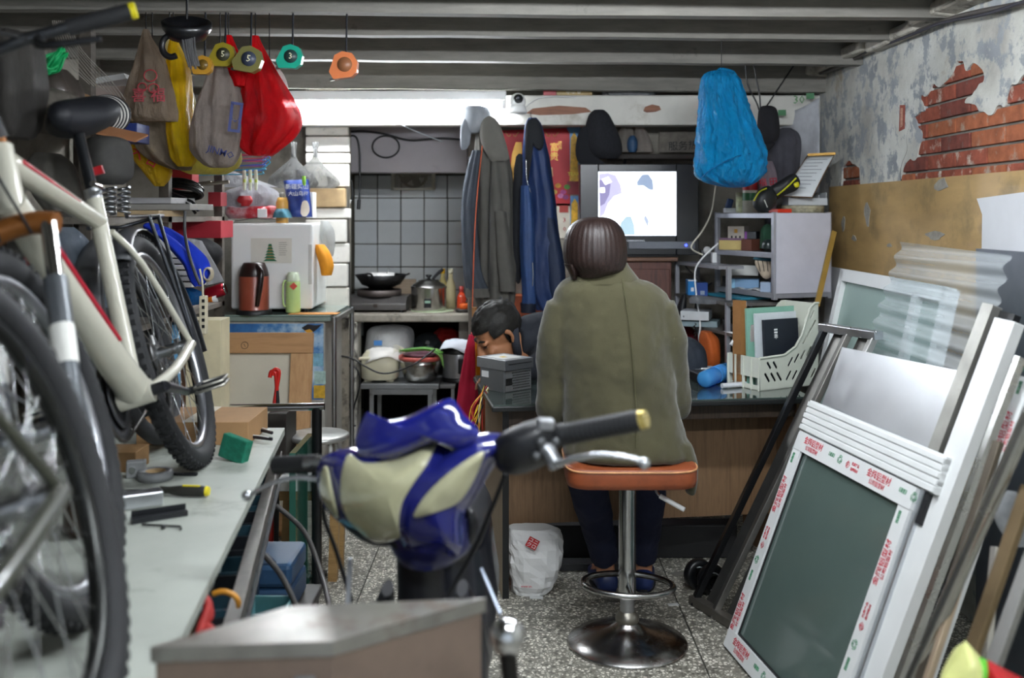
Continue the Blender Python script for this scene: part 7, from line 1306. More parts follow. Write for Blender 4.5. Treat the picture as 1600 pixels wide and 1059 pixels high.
bgk = thing('power_tool', 'black and yellow power tool lying on top of the rack', 'power tool', P(1215, 330, 4.62)); puff([(1176, 318), (1182, 300), (1200, 290), (1212, 300), (1213, 318), (1200, 330), (1184, 330)], 4.6, .04, .05, mat('#202325', .45), 'head', bgk); puff([(1200, 296), (1222, 280), (1240, 271), (1250, 282), (1246, 296), (1226, 305), (1210, 312)], 4.62, .03, .04, mat('#191b1d', .5), 'grip', bgk); puff([(1240, 287), (1247, 284), (1249, 291), (1243, 293)], 4.585, .008, .01, mat('#c9c21e', .4), 'switch', bgk); MB().tube([P(1178, 314, 4.565), P(1186, 300, 4.56), P(1198, 294, 4.56)], .004, 6, sub=3).build('stripe', mat('#b5b81e', .4), bgk); MB().tube([P(1214, 305, 4.57), P(1230, 292, 4.575), P(1244, 278, 4.58)], .004, 6, sub=3).build('stripe', mat('#b5b81e', .4), bgk); MB().bar(P(1194, 312, 4.557), P(1199, 324, 4.557), .006, .004).build('badge', mat('#c9cac2', .4), bgk)
rdb = pbox('red_tool_box', 'flat orange-red plastic strip on the rack beneath the power tool', 'strip', 1210, 1235, 325, 331, 4.63, .08, mat('#c9361f', .45), Z3+.001, .3)
tns = thing('round_tin', 'flat round patterned tin on the right of the rack top', 'tin', P(1258, 331, 4.78)); c_ = V((1.40, 4.80, Z3+.0005)); MB().lathe([(0, 0), (.095, 0), (.098, .004), (.098, .03), (0, .032)], c_, n=36).build('tin', mat('#8f8a72', .5, var=.4, sc=50), tns); MB().lathe([(.099, .02), (.1, .022), (.1, .034), (.09, .036), (0, .036)], c_, n=36).build('lid', mat('#a39d85', .4, var=.3, sc=40), tns)
trk = thing('plastic_tray', 'clear slotted plastic tray on the round tin', 'tray', c_+V((0, 0, .037)));
for i in range(6): x_ = 1.32+i*.035; MB().bb((x_, 4.74, c_.z+.038), (x_+.003, 4.86, c_.z+.085+.012*(i % 2))).build('divider', glassy('#dfe3e6', .1, .4), trk)
MB().bb((1.315, 4.735, c_.z+.037), (1.50, 4.865, c_.z+.041)).build('floor', glassy('#dfe3e6', .1, .4), trk); MB().bb((1.315, 4.735, c_.z+.041), (1.50, 4.738, c_.z+.07)).build('front', glassy('#dfe3e6', .1, .4), trk)
cpb = thing('clipboard', 'clipboard with a handwritten sheet leaning on the corner wall', 'clipboard', P(1258, 300, 4.75)); def_q = [P(1262, 242, 4.86), P(1305, 240, 4.80), P(1270, 308, 4.66), P(1222, 306, 4.72)]
def cbf(u_, v_): return def_q[0].lerp(def_q[1], u_).lerp(def_q[3].lerp(def_q[2], u_), v_)
MB().surf(lambda u_, v_: cbf(u_, v_)+V((0, .006, -.003)), 6, 6, .004).build('board', mat('#7a5a35', .6), cpb); MB().surf(lambda u_, v_: cbf(.03+u_*.94, .05+v_*.95)+V((0, -.004, .006*math.sin(v_*3))), 8, 10, .0008).build('sheet', mat('#d6dadb', .7, var=.04), cpb); MB().bar(def_q[0]+V((0, -.005, .0)), def_q[1]+V((0, -.005, 0)), .012, .012).build('clip_bar', mat('#a5803c', .4, .5), cpb)
for i in range(9): MB().surf(lambda u_, v_: cbf(.12+u_*(.7-.1*(i % 3)), .14+i*.085+v_*.012)+V((0, -.0075, .006*math.sin((.14+i*.085)*3)+.001)), 4, 1).build('handwriting', mat('#6d7178', .7), cpb)
o = MB().ploft([(200, 1222, 1235, .02), (208, 1200, 1246, .06), (222, 1194, 1250, .09), (250, 1196, 1248, .09), (280, 1198, 1246, .09), (300, 1200, 1244, .08)], 4.92, wr=.05, k=8, n=64).build('clear_bag', film('#7d7c86', .32, .15), None); tag(o, 'dark-filled clear plastic bag standing on the rack behind the power tool', 'bag')
o = MB().ploft([(252, 1192, 1206, .03), (270, 1188, 1212, .05), (300, 1186, 1214, .06), (330, 1188, 1212, .05)], 4.84, wr=.08, k=6, n=40).build('printed_bag', film('#c9bcc6', .25, .15), None); tag(o, 'pinkish clear bag with red print beside the tall tin', 'bag'); WM[o.name] = Matrix.Translation(o.location); text('福 田', .04, frame(P(1200, 285, 4.775), (1, 0, .1), (0, 0, 1)), RED, o)
cap('baseball_hat', 'black cap hanging behind the big blue bag', [(166, 1190, 1206, .03), (172, 1186, 1213, .06), (195, 1184, 1217, .07), (215, 1184, 1216, .06), (225, 1186, 1206, .04)], 4.75, mat('#17161b', .9, bmp=.3), [(1184, 225), (1210, 222), (1205, 232), (1186, 250)], mat('#131217', .9))
wbg = thing('printed_sheet_bag', 'white plastic shopping bag with green logo pinned in the corner', 'bag', P(1240, 300, 5.4))
def wbf(u_, v_):
    p = P(1190+u_*92, 178-u_*28+v_*150+10*math.sin(u_*3)*(1-v_), 5.45-.25*u_)
    return p+V((0, .02*noise.noise(p*9)+.02*math.sin(u_*8+v_), 0))
MB().surf(wbf, 24, 24, .001).build('bag', film('#e3e5ea', .08, .4, bmp=.3), wbg)
for (x, y) in ((1222, 176), (1266, 150)): MB().prism([(-.02, -.015), (.02, -.015), (.02, .015), (-.02, .015)], .001, frame(P(x, y, 5.2), (1, -.25, 0), (0, 0, 1))).build('green_logo', mat('#3f7a4f', .6), wbg)
text('30°', .06, frame(P(1252, 156, 5.18), (1, -.25, 0), (0, 0, 1)), mat('#5b8a5a', .6), wbg)
ys = MB().bar(P(1303, 362, 4.68), P(1276, 478, 4.45), .022, .014, up=(0, 1, 0)); o = ys.build('wooden_stick', wood('#a3833c', '#8d6d2c', axis=(1, 1, 1)), None); tag(o, 'yellowish wooden stick leaning at the right end of the rack', 'stick')
wire('brown conduit running down the right wall top', [PX(1600, 5, 1.60), PX(1500, 25, 1.60), PX(1430, 50, 1.6), PX(1370, 70, 1.6), PX(1335, 92, 1.6), PX(1290, 112, 1.6), PX(1220, 127, 1.6)], .009, mat('#4f4a46', .5))
wire('thin black cable sagging along the right wall top', [PX(1600, 2, 1.59), PX(1540, 22, 1.59), PX(1470, 36, 1.59), PX(1420, 56, 1.59), PX(1330, 88, 1.59), PX(1265, 104, 1.59)], .006, mat('#33323a', .5))
for i, (pts, lb) in enumerate((([P(1164, 90, 4.7), P(1168, 130, 4.7), P(1182, 160, 4.7), P(1186, 172, 4.7)], 'left of the black wires hanging behind the blue bag'), ([P(1176, 90, 4.75), P(1182, 125, 4.75), P(1187, 150, 4.75), P(1188, 172, 4.75)], 'right of the black wires hanging behind the blue bag'), ([P(1245, 95, 5.2), P(1215, 140, 5.2), P(1196, 168, 5.2), P(1188, 170, 5.1)], 'thin black wire crossing above the white shopping bag'))): wire(lb, pts, .004, BLK)
for i, (pts, lb, m_) in enumerate((([P(1118, 290, 5.0), P(1112, 330, 5.0), P(1098, 360, 5.0), P(1080, 386, 5.0), P(1098, 398, 5.0)], 'pale cable drooping from the blue bag to the television', mat('#c9c4b2', .5)), ([P(1122, 380, 4.9), P(1096, 405, 4.9), P(1086, 425, 4.88), P(1088, 460, 4.86), P(1094, 505, 4.84), P(1092, 530, 4.84), P(1100, 545, 4.84)], 'white cable trailing down the low rack', WHITEP), ([P(1070, 410, 5.12), P(1074, 420, 5.12), P(1086, 432, 5.1), P(1100, 448, 5.08), P(1112, 442, 5.05)], 'black cable tangle on the low rack', BLK))): wire(lb, pts, .0042, m_)
# ---- contents of the file crate and the rest of the desk top
FM = CM
def crt(name, lb, cat, y, x0, x1, h, m, th=.012, lean=.0, parts=None):
    t = thing(name, lb, cat, FM @ V((x0, y, .0045)), CA); T_ = FM @ Matrix.Translation((x0, y, .0045)) @ Matrix.Rotation(lean, 4, 'X'); o_ = MB().bb((0, 0, 0), (x1-x0, th, h), M=T_).build('cover', m, t, bevel=.001); MB().bb((.002, .001, .002), (x1-x0+.001, th-.001, h-.002), M=T_).build('pages', WPAP, t)
    for (nm, u0, u1, v0, v1, mm) in parts or (): MB().bb(((x1-x0)*u0, -.0008, h*v0), ((x1-x0)*u1, -.0002, h*v1), M=T_).build(nm, mm, t)
    return t, T_
t_, T_ = crt('notebook', 'black notebook with white emblem in the file crate', 'notebook', .035, .07, .255, .27, mat('#1d222b', .5), .014, -.06); text('〓\n乖', .022, T_ @ frame((.06, -.0012, .21), (1, 0, 0), (0, 0, 1)), WPAP, t_)
crt('folder', 'clear white folder behind the black notebook in the crate', 'folder', .062, .045, .27, .295, mat('#ccd3d6', .4), .01, -.05); crt('folder', 'mint green folder at the back of the file crate', 'folder', .086, .02, .28, .315, mat('#7fae9b', .45), .012, -.04); crt('cardboard_divider', 'brown cardboard upright at the left of the crate', 'board', .11, .0, .03, .345, mat('#8d6235', .7), .05)
crt('folder', 'blue-backed ring folder standing at the rear left of the crate', 'folder', .15, .01, .12, .29, mat('#3b4e77', .5), .02, .02); crt('booklet', 'grey booklet with perforated edge leaning in the crate', 'booklet', .12, .035, .13, .25, mat('#a39c98', .6), .008, .15)
for i, (c_, dx) in enumerate((('#3a6fd0', 0), ('#4c86dd', .03))): o = MB().ell(FM @ V((.03+dx*.4, .14-dx, .15)), (.016, .016, .014)).build('bottle_stopper', mat(c_, .4), None); tag(o, ('left', 'right')[i]+' of two blue bottle caps at the front of the crate', 'cap')
o = MB().box(FM @ V((.035, .16, .175)), (.07, .012, .06), (.3, .5, .6)).build('film_box', mat('#c9cacb', .4, var=.5, sc=40), None, bevel=.002); tag(o, 'small black-and-white printed box tucked in the crate front', 'box')
wbt = thing('water_bottle', 'empty blue plastic water bottle lying on the desk', 'bottle', PZ(1118, 605, DT)); a, b = PZ(1100, 607, DT)+V((0, 0, .036)), PZ(1144, 588, DT)+V((0, 0, .036)); ax_ = (b-a); L_ = ax_.length
MB().lathe([(0, 0), (.026, 0), (.034, .012), (.035, L_*.3), (.031, L_*.45), (.035, L_*.6), (.034, L_*.8), (.018, L_*.95), (.014, L_*1.0), (.014, L_*1.06), (0, L_*1.06)], a, ax_, n=28).build('bottle', glassy('#4ea3e0', .05, .45), wbt); MB().lathe([(.0355, L_*.35), (.036, L_*.36), (.036, L_*.58), (.0355, L_*.59)], a, ax_, n=28).build('label', mat('#3f8fd6', .4, var=.4, sc=30), wbt); MB().lathe([(.0165, L_*1.02), (.0165, L_*1.1), (0, L_*1.1)], a, ax_, n=20).build('cap', mat('#2b59c9', .4), wbt)
lpp = PZ(1165, 606, DT); o = MB().cyl(PZ(1128, 607, DT)+V((0, -.0, .011)), PZ(1167, 604, DT)+V((0, 0, .011)), .0105, n=14).build('paper_roll', mat('#cfd2d6', .6), None); tag(o, 'rolled white paper in front of the blue water bottle', 'paper')
clc = pbox('card_reader', 'cream card device at the edge of the desk beside the person', 'device', 1058, 1077, 583, 612, 3.95, .1, mat('#d2cbb4', .5), DT, -.15); 
for i, (x, y, c_) in enumerate(((1088, 585, '#d4d6d8'), (1104, 582, '#9fa5aa'), (1120, 586, '#e3e4e4'))): p = PZ(x, y, DT); o = MB().box(p+V((0, .03, .006+.004*i)), (.13-.02*i, .09, .010), (.05*i, .06*(i-1), .3*i)).build('document_stack', mat(c_, .6, var=.1), None, bevel=.002); tag(o, ('leftmost', 'middle', 'rightmost')[i]+' of three loose document stacks behind the blue bottle', 'papers')
o = MB().box(V((.80, 4.20, DT+.02)), (.08, .12, .04), (0, 0, .2)).build('pen_tray', BLK, None, bevel=.006); tag(o, 'black tray on the desk behind the document stacks', 'tray')
# ---- under the desk and on the floor
ub = thing('paper_bag', 'crumpled white paper shopping bag with red square logo under the desk', 'bag', P(835, 925, 3.82)); BD = 3.86; b0 = P(835, 915, BD)
MB().ploft([(823, 794, 862, .05), (830, 792, 876, .06), (850, 792, 879, .085), (880, 794, 876, .095), (905, 797, 868, .095), (918, 800, 858, .085), (923, 806, 850, .07)], BD, n=30, wr=.075, k=0, seed=6, sub=3, sq=.75, ky=26, dz=1.4).build('bag', mat('#d9d9d7', .6, var=.05), ub, smooth=False)
LF = frame(P(832, 849, BD-.105), (math.cos(R(-28)), 0, math.sin(R(-28))), (0, -.1, 1)); MB().bb((-.021, -.02, -.004), (.021, .02, .0), M=LF).build('logo_square', mat('#b92a2c', .5), ub); text('ユニ\nクロ', .019, LF @ Matrix.Translation((0, 0, .0008)), WPAP, ub); text('www.uniqlo', .012, frame(P(826, 916, BD-.095), (1, 0, 0), (0, 0, 1)), RED, ub)
gw = thing('tape_spools', 'pair of black spoked rollers on the floor under the desk', 'rollers', P(1092, 900, 3.8))
for i, (x, y, D) in enumerate(((1091, 871, 3.86), (1112, 882, 3.80))): c_ = P(x, y, D); c_.z = .058; MB().lathe([(.02, -.02), (.05, -.02), (.058, -.012), (.058, .012), (.05, .02), (.02, .02), (.02, -.02)], c_, (.35, -1, 0), n=28).build('roller', BLK, gw); MB().tube([c_+V((.033*math.cos(t), -.022, .033*math.sin(t))) for t in [k*2*PI/20 for k in range(20)]], .003, 6, closed=True).build('bright_ring', STEEL, gw)
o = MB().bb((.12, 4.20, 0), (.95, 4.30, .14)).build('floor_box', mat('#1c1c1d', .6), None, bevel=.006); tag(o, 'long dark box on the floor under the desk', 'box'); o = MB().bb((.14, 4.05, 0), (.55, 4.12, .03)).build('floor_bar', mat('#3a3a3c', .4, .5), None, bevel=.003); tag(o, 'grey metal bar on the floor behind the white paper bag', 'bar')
for i, (x, y, w_, lb) in enumerate(((838, 934, .05, 'small white paper scrap on the floor below the paper bag'), (1052, 945, .04, 'small white paper scrap on the floor right of the stool'), (1066, 896, .09, 'grey cardboard scrap on the floor beside the leaning track'))): p = PZ(x, y, 0); o = MB().box(p+V((0, 0, .002)), (w_, w_*.5, .002), (0, 0, .2*i)).build('paper_scrap', mat('#cfd0ce' if i < 2 else '#77746d', .7), None); tag(o, lb, 'scrap')
# ================================================================ left: storage rack, hanging bags, tape measures
LX = -1.40
lr = thing('storage_rack', 'dark wooden storage rack along the left wall', 'rack', (-1.75, 4.0, 0)); DW = mat('#4a443d', .75, var=.25, stretch=(6, 1, 6))
ZS = (.55, 1.03, 1.44, 1.84)
for y in (3.33, 4.08, 4.83):
    for x in (LX-.02, -2.1): MB().bb((x-.02, y-.02, 0), (x+.02, y+.02, 2.1)).build('post', DW, lr)
for z in ZS: MB().bb((-2.13, 3.30, z-.022), (LX, 4.85, z)).build('shelf', mat('#6a645c', .7, var=.25, stretch=(6, 1, 6)), lr)
# --- plastic carrier bags hanging from the joists
def hook_cord(par, x, y, D, y2=None): MB().tube([P(x, y, D), P(x, 19, 3.735)], .0022, 5).build('cord', DARK, par)
def hbag(lb, rows, D, m, seed, k=7, wr=.05, hd=None, top=None, printed=()):
    t = thing('carrier_bag', lb, 'bag', P((rows[-1][1]+rows[-1][2])/2, rows[-1][0], D), group='carrier bags hung from the joists')
    MB().ploft(rows, D, n=84, wr=wr*1.25, k=k, seed=seed, sub=6, ky=8, dz=2.6, fine=.02).build('bag', m, t); x = (rows[0][1]+rows[0][2])/2; hook_cord(t, x, rows[0][0]+2, D, top or rows[0][0]-16)
    return t
t = hbag('beige carrier bag with red print, leftmost of the hanging bags', [(46, 224, 232, .012), (62, 220, 238, .025), (85, 214, 252, .04), (110, 207, 260, .05), (150, 196, 270, .06), (180, 188, 274, .06), (190, 190, 274, .03)], 3.70, film('#b3a18e', .28, .22, tr=.45), 1)
for i, (x, y, r_) in enumerate(((235, 118, 10), (222, 136, 7), (240, 138, 8))): MB().tube([P(x+r_*math.cos(a_), y+r_*.9*math.sin(a_), 3.63) for a_ in [q*2*PI/14 for q in range(14)]], .0022, 5, closed=True, sub=2).build('red_print', mat('#b0323c', .6), t)
text('喜 福', .055, frame(P(232, 150, 3.625), (1, 0, 0), (0, 0, 1)), mat('#a8404a', .6), t)
hbag('dusty beige carrier bag hanging behind the leftmost one', [(120, 232, 244, .03), (170, 216, 262, .06), (215, 212, 290, .08), (245, 230, 300, .08), (262, 262, 298, .06), (266, 280, 294, .03)], 3.86, film('#9a8d7c', .28, .3, tr=.4), 3)
hbag('bright yellow carrier bag between the beige and grey ones', [(55, 268, 274, .012), (75, 264, 282, .03), (110, 262, 296, .045), (160, 264, 300, .05), (210, 262, 302, .055), (245, 268, 306, .05), (260, 278, 300, .03)], 3.78, film('#e8c81f', .08, .3, tr=.55), 5, k=6)
hbag('pale yellow carrier bag behind the bright yellow one', [(60, 262, 268, .01), (90, 255, 275, .03), (140, 258, 300, .04), (200, 270, 312, .05), (230, 285, 318, .04)], 3.88, film('#d8cfa0', .2, .3, tr=.55), 9, k=5)
t = hbag('grey carrier bag with blue logo hanging beside the red one', [(95, 338, 350, .015), (112, 326, 362, .035), (150, 312, 376, .055), (200, 300, 382, .07), (235, 300, 376, .07), (256, 318, 366, .05), (262, 330, 356, .02)], 3.72, film('#a1968f', .25, .2, tr=.45), 11, top=22)
BL_ = mat('#2c3568', .6); Fg = frame(P(368, 183, 3.632), (1, .25, -.12), (0, 0, 1))
for (x0, x1, y0, y1) in ((-.022, -.012, -.045, .05), (.012, .022, -.045, .05), (-.022, .022, -.055, -.045), (-.022, .022, .045, .055)): MB().bb((x0, y0, 0), (x1, y1, .001), M=Fg).build('blue_logo', BL_, t)
text('U', .06, Fg, BL_, t); text('JINMO', .035, frame(P(345, 238, 3.63), (1, 0, -.3), (0, 0, 1)), BL_, t)
t = hbag('red carrier bag, largest of the hanging bags', [(56, 394, 404, .012), (75, 390, 412, .03), (105, 384, 428, .05), (140, 379, 448, .075), (180, 374, 468, .09), (210, 374, 462, .09), (232, 378, 440, .075), (243, 390, 425, .05)], 3.78, film('#e0141f', .10, .2, tr=.6), 14, k=8, wr=.045)
MB().ploft([(120, 392, 420, .03), (150, 384, 436, .045), (185, 382, 450, .05), (220, 386, 440, .05), (236, 395, 425, .03)], 3.78, n=24, wr=.08, k=5).build('contents', mat('#5a2018', .7, var=.5, sc=14), t)
t = hbag('second red carrier bag handle loop behind the grey bag', [(55, 352, 362, .01), (80, 354, 372, .03), (110, 358, 385, .04), (135, 366, 386, .03)], 3.72, film('#e0141f', .10, .2, tr=.6), 2)
t = hbag('white-edged clear bag behind the red bag beside the lamp', [(95, 418, 424, .01), (112, 412, 440, .03), (130, 412, 448, .03), (150, 420, 450, .02)], 3.9, film('#e6d9d6', .3, .3, tr=.5), 4, top=60)
o = MB().ploft([(212, 350, 372, .03), (235, 300, 376, .07), (250, 275, 376, .09), (262, 275, 368, .09), (272, 296, 352, .06)], 4.0, n=64, wr=.05, k=7).build('yellow_bag', film('#c9bf5a', .2, .3, tr=.45), None); tag(o, 'sagging yellow-green bag lying under the hanging bags', 'bag')
yb = thing('yellow_bag', 'tied yellow carrier bag with red print slumped on the rack', 'bag', P(238, 290, 3.9)); MB().ploft([(218, 204, 214, .015), (226, 202, 228, .03), (245, 206, 250, .05), (265, 222, 268, .055), (280, 234, 264, .045), (291, 242, 256, .02)], 3.9, n=56, wr=.05, k=6, seed=3).build('bag', film('#d9b51c', .08, .3, tr=.45), yb); text('大 吉', .05, frame(P(226, 246, 3.84), (1, 0, -.5), (.2, 0, 1)), RED, yb)
# --- tape measures on cords
def tape_measure(lb, x, y, D, rr, ytop, c1, c2, tilt=0.0, num=None):
    t = thing('tape_measure', lb, 'tape measure', P(x, y+rr, D), group='tape measures hung from a joist'); k = W(1, D); c = P(x, y, D); F = frame(c, (math.cos(tilt), 0, math.sin(tilt)), (0, 0, 1)); r_ = rr*k
    poly = [(-r_*.95, -r_*.95), (-r_*1.2, -r_*.35), (-r_*.85, r_*.3), (-r_*.6, r_*.8), (0, r_), (r_*.7, r_*.75), (r_, .05*r_), (r_*.85, -r_*.65), (r_*.4, -r_*.98)]
    MB().prism(poly, r_*.8, F @ Matrix.Translation((0, 0, -r_*.4))).build('case', mat(c1, .35, var=.08, coat=.2), t, bevel=.006); MB().lathe([(r_*.55, 0), (r_*.55, .003), (0, .003)], F @ V((.05*r_, 0, r_*.4)), F.to_3x3() @ V((0, 0, 1)), n=20).build('side_disc', mat(c2, .4), t)
    if num: text(num, r_*.7, F @ Matrix.Translation((.05*r_, 0, r_*.4+.0042)), mat('#d8d2b0', .5), t)
    MB().bb((-r_*1.25, -r_*1.0, -r_*.15), (-r_*.9, -r_*.8, r_*.15), M=F).build('blade_hook', CHROME, t); MB().tube([P(x+2, y-rr+1, D), P(x+3, 19, 3.735)], .0035, 6).build('cord', mat('#22242a', .6), t)
for a in (('teal tape measure hung on a cord, second from the right', 455, 89, 3.68, 19, 22, '#159a80', '#2a3f3e', .0, '3'), ('orange tape measure hung on a cord, nearest the tube lamp', 539, 102, 3.70, 21, 24, '#c9703f', '#8a5a3c', .15, None), ('olive tape measure hung on a yellow cord, second from the left', 350, 86, 3.66, 19, 22, '#8d7f22', '#3a3a2c', .0, '5'), ('grey-green tape measure with blue label hung on a cord', 390, 93, 3.64, 21, 22, '#6f6b3c', '#3a4152', -.15, '5'), ('amber tape measure, leftmost of the hanging row', 318, 102, 3.63, 15, 24, '#b8872a', '#6d5520', 0, None)): tape_measure(*a)
# --- black lamp body and reflector bits hanging
hl_ = thing('lamp_shell', 'black bicycle lamp shell hanging among the bags', 'lamp', P(290, 110, 3.4)); MB().lathe([(0, -.05), (.06, -.045), (.082, -.01), (.084, .012), (.074, .015), (.05, -.02), (0, -.03)], P(292, 40, 3.4), (.1, -.4, .9), n=32).build('shell', mat('#16171a', .3, coat=.3), hl_); MB().tube([P(268+15*math.cos(a_), 72+17*math.sin(a_), 3.38) for a_ in [R(q) for q in range(60, 331, 30)]], .011, 8, sub=3).build('clamp_ring', mat('#18181b', .4), hl_)
for i in range(7): MB().tube([P(285+i*3, 48, 3.36), P(287+i*3+2*math.sin(i), 75, 3.35), P(296+i*2.5, 105+3*math.sin(i*2), 3.36)], .004, 6, sub=3).build('film_strip', film('#9a9a9c', .3), hl_)
MB().tube([P(292, 30, 3.4), P(292, 12, 3.4), V((P(292, 2, 3.26).x, 3.26, 2.215))], .004, 6).build('cord', DARK, hl_)
# --- upper left clutter on the top shelf
def blob(nm, lb, cat, rows, D, m, wr=.06, k=5, n=40, seed=0): o = MB().ploft(rows, D, wr=wr, k=k, n=n, seed=seed).build(nm, m, None); return tag(o, lb, cat)
wc_ = thing('white_carton', 'open white carton on the top shelf behind the hanging bags', 'box', P(165, 165, 3.9)); a, b = P(128, 168, 3.85), P(196, 122, 3.85); mkb(wc_, 'carton', (a.x, 3.85, 1.8405), (b.x, 4.1, b.z-.03), mat('#c3b1a8', .7), .002); MB().prism([(0, 0), (b.x-a.x, .03), (b.x-a.x-.01, .05), (.06, .035)], .2, frame((a.x, 4.06, b.z-.03), (1, 0, 0), (0, 0, 1))).build('flap', WPAP, wc_)
gsx = thing('string_bundle', 'bundle of bright green string at the upper left', 'string', P(82, 122, 2.75))
for i in range(16): q = rnd.uniform; MB().tube([P(98+q(-5, 5), 78+q(-4, 4), 2.75), P(78+q(-9, 9), 92+q(-4, 4), 2.75+q(-.03, .03)), P(70+q(-8, 8), 110+q(-4, 8), 2.75+q(-.03, .03)), P(85+q(-8, 8), 104+q(-6, 8), 2.75), P(100+q(-5, 8), 86+q(-4, 4), 2.75)], .0032, 5, sub=4).build('strand', mat('#12a55e', .45), gsx)
for i in range(9): wire(('pale nylon strand sagging below the beams at the upper left, number %s from the left' % ('one', 'two', 'three', 'four', 'five', 'six', 'seven', 'eight', 'nine')[i]), [P(82+i*3, 32, 3.0), P(88+i*5, 62+i*2, 3.0), P(108+i*8, 100+i*3, 3.05), P(140+i*7, 132+i*3, 3.1)], .0012, film('#d9d4cc', .4), 'string', sub=4)['group'] = 'nylon strands'
blob('grey_bundle', 'grey plastic-wrapped bundle at the far upper left', 'bundle', [(48, 0, 30, .05), (70, -20, 48, .1), (130, -25, 54, .12), (190, -20, 52, .12), (215, -5, 40, .08)], 2.45, film('#6f6c69', .35, .3), .12, 8, 64, 2)
blob('black_bag', 'black crumpled bag with clear wrapping below the green string', 'bag', [(108, 66, 100, .04), (122, 52, 110, .08), (145, 54, 122, .09), (165, 70, 124, .07)], 2.85, mat('#3a332e', .5, var=.3, coat=.2), .10, 5)
blob('clear_wrap', 'dull clear plastic wrap bundle above the black saddle', 'bag', [(140, 60, 95, .05), (150, 45, 118, .09), (168, 48, 120, .09), (182, 60, 112, .06)], 2.62, film('#a39c92', .3, .2), .10, 7, 56)
blob('brown_sack', 'small brown paper sack beside the black bag', 'bag', [(146, 112, 132, .04), (155, 110, 146, .06), (168, 112, 142, .05)], 3.0, mat('#8d6c48', .8), .08)
for i in range(9):
    t0 = i*.06; o = MB().tube([P(158+(24+i*1.5)*math.cos(a_)+i, 180+(22+i)*math.sin(a_), 3.35+.004*i) for a_ in [R(q) for q in range(-110, 91, 25)]], .006, 6, sub=3).build('cable_turn', mat(('#26262a', '#b9b6b0')[i % 2], .5), None); tag(o, 'turn of a black and white cable coil behind the saddle, %s from inside' % ('first', 'second', 'third', 'fourth', 'fifth', 'sixth', 'seventh', 'eighth', 'ninth')[i], 'cable', 'turns of the coiled cable')
blob('dark_pouch', 'charcoal cloth pouch beside the bicycle seat post', 'pouch', [(214, 150, 185, .05), (222, 138, 198, .08), (250, 136, 204, .09), (275, 140, 203, .08), (288, 150, 190, .05)], 2.95, mat('#3a3937', .85, var=.25, bmp=.3), .03, 4)
pbox('navy_box', 'dark blue box behind the dark pouch on the rack', 'box', 180, 214, 192, 222, 3.5, .12, mat('#1d2c63', .5), None); o = MB().bar(P(160, 203, 3.3), P(222, 216, 3.3), .10, .006, up=(.2, -.3, 1)).build('orange_card', mat('#a5714c', .7), None); tag(o, 'tan card sticking out behind the dark pouch', 'card')
blob('brown_bundle', 'dusty brown bundle behind the leftmost hanging bags', 'bundle', [(195, 214, 250, .05), (215, 208, 262, .08), (245, 212, 268, .08), (262, 222, 262, .05)], 4.2, mat('#6f5f50', .8, var=.3), .06)
# shock springs
for s in range(2):
    q = thing('spring', ('left', 'right')[s]+' of two steel coil springs hanging below the dark pouch', 'spring', P(170+s*22, 335, 2.95), group='coil springs'); MB().tube([P(172+s*22, 292+i*1.15, 2.95)+V((.016*math.cos(i*.9), .016*math.sin(i*.9), 0)) for i in range(38)], .0042, 6).build('coil', STEEL, q)
# cable coil, boards, cans on the middle shelf
cco = thing('cable_coil', 'thick coil of black cable lying on the storage rack', 'cable', P(290, 318, 4.2))
for i in range(9): MB().tube([P(285+(30+3*math.sin(i*2.3))*math.cos(a_), 302+(9+1.5*math.sin(i*1.7))*math.sin(a_)+.25*(285-0)*.0+(math.cos(a_))*4, 4.2+.05*math.sin(a_)+.006*i)+V((0, 0, .004*i)) for a_ in [q*2*PI/16 for q in range(16)]], .0055, 6, closed=True, sub=2).build('turn', BLK, cco)
MB().tube([P(262, 300, 4.15), P(300, 315, 4.12), P(310, 330, 4.12)], .006, 6, sub=3).tube([P(258, 302, 4.14), P(292, 318, 4.11), P(306, 334, 4.11)], .006, 6, sub=3).build('loose_end', BLK, cco)
for i, (x0, x1, y, D, c_, lb) in enumerate(((205, 330, 322, 4.05, '#8b8984', 'long grey board on the middle shelf of the storage rack'), (205, 300, 314, 4.1, '#a7a6a8', 'thin pale panel lying on the long grey board'), (215, 282, 332, 3.95, '#b09a78', 'short tan batten under the grey boards'))):
    p = P((x0+x1)/2, y, D); o = MB().box((p.x-.03, D, 1.4405+.013+(.026, .052, 0)[i]), (W(x1-x0, D), .22, .024), (0, 0, -.12)).build('board', mat(c_, .6, var=.1, stretch=(1, 6, 6)), None, bevel=.002); tag(o, lb, 'board')
for i, (pts, c_) in enumerate((([P(318, 288, 4.3), P(358, 284, 4.3)], '#b5aea2'), ([P(290, 290, 4.3), P(330, 285, 4.3)], '#a8a098'))): o = MB().cyl(pts[0], pts[1], .008, n=10).build('metal_rod', mat(c_, .3, .8), None); tag(o, ('right', 'left')[i]+' of two thin metal rods sticking out above the cable coil', 'rod')
pbox('red_box', 'red box in shadow under the middle shelf of the storage rack', 'box', 262, 345, 345, 372, 4.55, .2, mat('#9a1c2a', .6), None); pbox('red_carton', 'red carton behind the cable coil', 'box', 325, 345, 300, 322, 4.6, .1, mat('#8a1f28', .6), None); pbox('red_carton', 'red carton behind the yellow-green bag', 'box', 262, 300, 252, 296, 4.5, .1, mat('#a01f22', .6), None)
blob('black_cloth', 'black cloth heap under the red box on the rack', 'cloth', [(372, 280, 320, .05), (385, 262, 340, .1), (400, 262, 345, .1), (415, 270, 335, .08)], 4.5, mat('#1a1a1c', .9), .08)
bt_ = thing('blue_towel', 'bright blue towel draped over the storage rack', 'towel', P(300, 445, 3.8))
